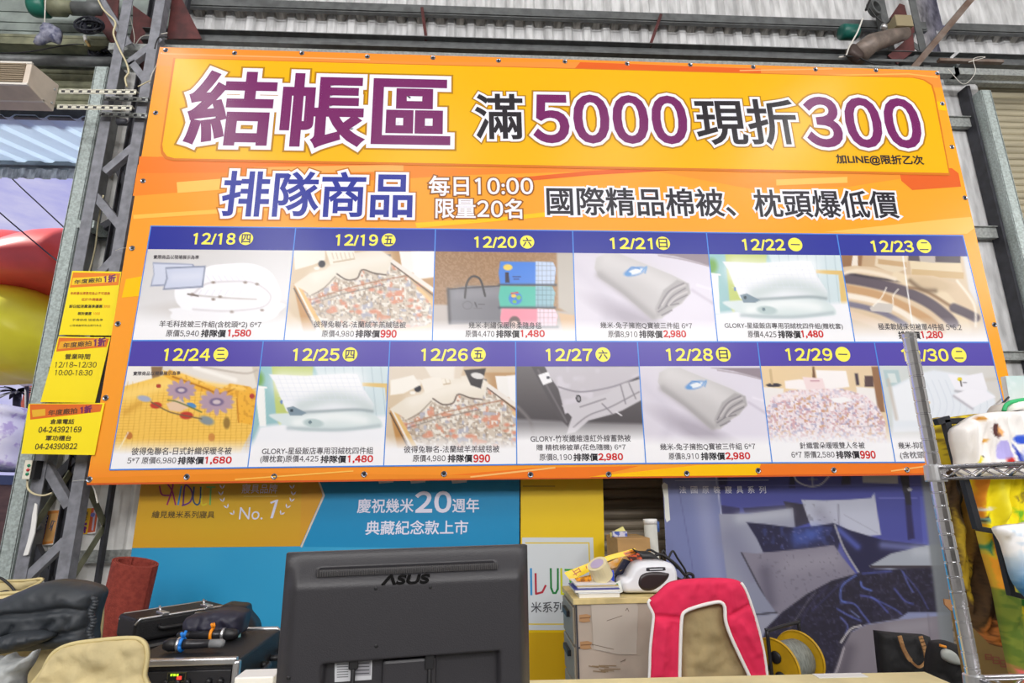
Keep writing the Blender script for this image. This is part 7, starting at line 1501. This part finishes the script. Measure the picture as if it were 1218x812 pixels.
for zu, zl in ((float(at(1117, 556, YP_)[2]), float(at(1105, 569, YP_)[2])), (float(at(1170, 805, YP_)[2]), float(at(1170, 822, YP_)[2]))):
    mb = MB()
    cs4 = [(xp, YP_), (xp+W_, YP_), (xp+W_, YP_-D_), (xp, YP_-D_)]
    for i in range(4):
        (xa, ya), (xb, yb) = cs4[i], cs4[(i+1) % 4]
        for z in (zu, zl): mb.tube([(xa, ya, z), (xb, yb, z)], .0034 if z == zu else .0028, 7)
        L = math.hypot(xb-xa, yb-ya); n = int(L/.032); pts = [(xa+(xb-xa)*k/n, ya+(yb-ya)*k/n, zu-.002 if k % 2 else zl+.002) for k in range(n+1)]
        for k in range(n): mb.tube([pts[k], pts[k+1]], .0022, 6)
    for k in range(1, 32): x = xp; y = YP_-D_*k/32; mb.tube([(xp, y, zu+.003), (xp+W_, y, zu+.003)], .0018, 5)
    for k in (1, 2): mb.tube([(xp+W_*k/3, YP_, zu), (xp+W_*k/3, YP_-D_, zu)], .003, 6)
    mb.build('wire_shelf', m_wire, rk2, smooth=True)
    for x, y in cs4: MB().lathe((x, y, zl-.006), (0, 0, 1), [(0, .013), (.0, .018), (.003, .0185), (zu-zl+.010, .0165), (zu-zl+.012, .013)], 20).build('collar', m_alu, rk2, smooth=False)

# ================================================================ machinery at the top right corner
mt = thing('shutter_motor', 'green motor and brown shaft of the right rolled shutter, above the banner', 'motor', at(1045, 60, 4.6))
gm = mat('green_enamel_dark', (20, 96, 86), .4)
MB().lathe(at(1000, 38, 4.70), (1, 0, 0), [(0, .02), (.0, .07), (.02, .078), (.16, .078), (.18, .05)], 20).build('motor_housing', gm, mt, smooth=True)
MB().tube([at(1020, 66, 4.62), at(1036, 52, 4.62), at(1060, 44, 4.62), at(1078, 40, 4.62)], [.10, .095, .08, .06], 18).build('shaft_cover', mat('grey_brown_steel', (124, 112, 104), .45, .3, var=.15, scale=10), mt, smooth=True)
MB().lathe(at(1018, 62, 4.57), (.3, -1, .1), [(-.05, .001), (-.05, .085), (.02, .085), (.03, .06), (.031, .001)], 20).build('gear_wheel', mat('brown_steel', (78, 66, 62), .5, .3), mt, smooth=True)
MB().box(xat(1062, 26, 4.6), xat(1082, 26, 4.6), 4.56, 4.68, float(at(1070, 34, 4.6)[2]), float(at(1070, 21, 4.6)[2])).build('control_box', mat('tan_box', (150, 138, 108), .5), mt, bevel=.006)
MB().lathe(at(1040, 10, 4.66), (.4, -1, 0), [(-.03, .06), (-.03, .085), (.03, .085), (.03, .06), (-.03, .06)], 22).build('pulley', m_purlin, mt, smooth=False)
MB().lathe(at(1050, 33, 4.56), (0, -1, 0), [(0, .03), (.03, .03), (.04, .015), (.041, .001)], 12).build('cap', m_alu, mt, smooth=True)
for pts, lb in (([(1058, 22), (1070, 4), (1076, 6), (1080, 22)], 'dark red steel plate above the tan control box, top right'), ([(1056, 66), (1086, 40), (1088, 60), (1068, 76)], 'dark red steel plate between shaft and diagonal bar, top right'), ([(1076, 34), (1086, 26), (1088, 38), (1078, 46)], 'small dark red plate beside the tan control box, top right')):
    tag(MB().prism([at(x, y, 4.73) for x, y in pts], (0, .012, 0)).build('gusset_plate', m_maroon), lb, 'plate')
cable('white cable hanging from the green motor to the banner rail, top right', [at(1026, 22, 4.56), at(1020, 38, 4.55), at(1010, 56, 4.55), at(1006, 66, 4.58), at(998, 68, 4.58)], .008, m_cord)
cable('black cable drooping along the banner rail under the motor, top right', [at(1004, 66, 4.56), at(1022, 69, 4.56), at(1040, 76, 4.57), at(1064, 77, 4.58)], .007, m_black)
cable('dark cable hooked over the pulley at the top right', [at(1030, 12, 4.56), at(1034, 2, 4.56), at(1040, -10, 4.56)], .012, m_black)
cable('thin dark cable from the pulley to the shaft, top right', [at(1034, 10, 4.56), at(1044, 22, 4.56), at(1054, 28, 4.56), at(1060, 22, 4.56)], .007, m_black)
pl_ = MB().bar(at(1116, 72, 4.62), at(1192, 74, 4.62), .03, .04); tag(pl_.build('rusty_angle', m_rust), 'upper short rusty angle bar right of the banner corner', 'bar', 'rusty bars right of the banner corner')
pl_ = MB().bar(at(1120, 84, 4.66), at(1186, 87, 4.66), .03, .04); tag(pl_.build('rusty_angle', m_maroon), 'lower short dark red angle bar right of the banner corner', 'bar', 'rusty bars right of the banner corner')
cable('thin pale wire tangle hanging right of the banner corner', [at(1128, 82, 4.58), at(1146, 100, 4.6), at(1160, 86, 4.6), at(1158, 70, 4.6), at(1172, 68, 4.6), at(1152, 74, 4.6)], .003, m_cord)
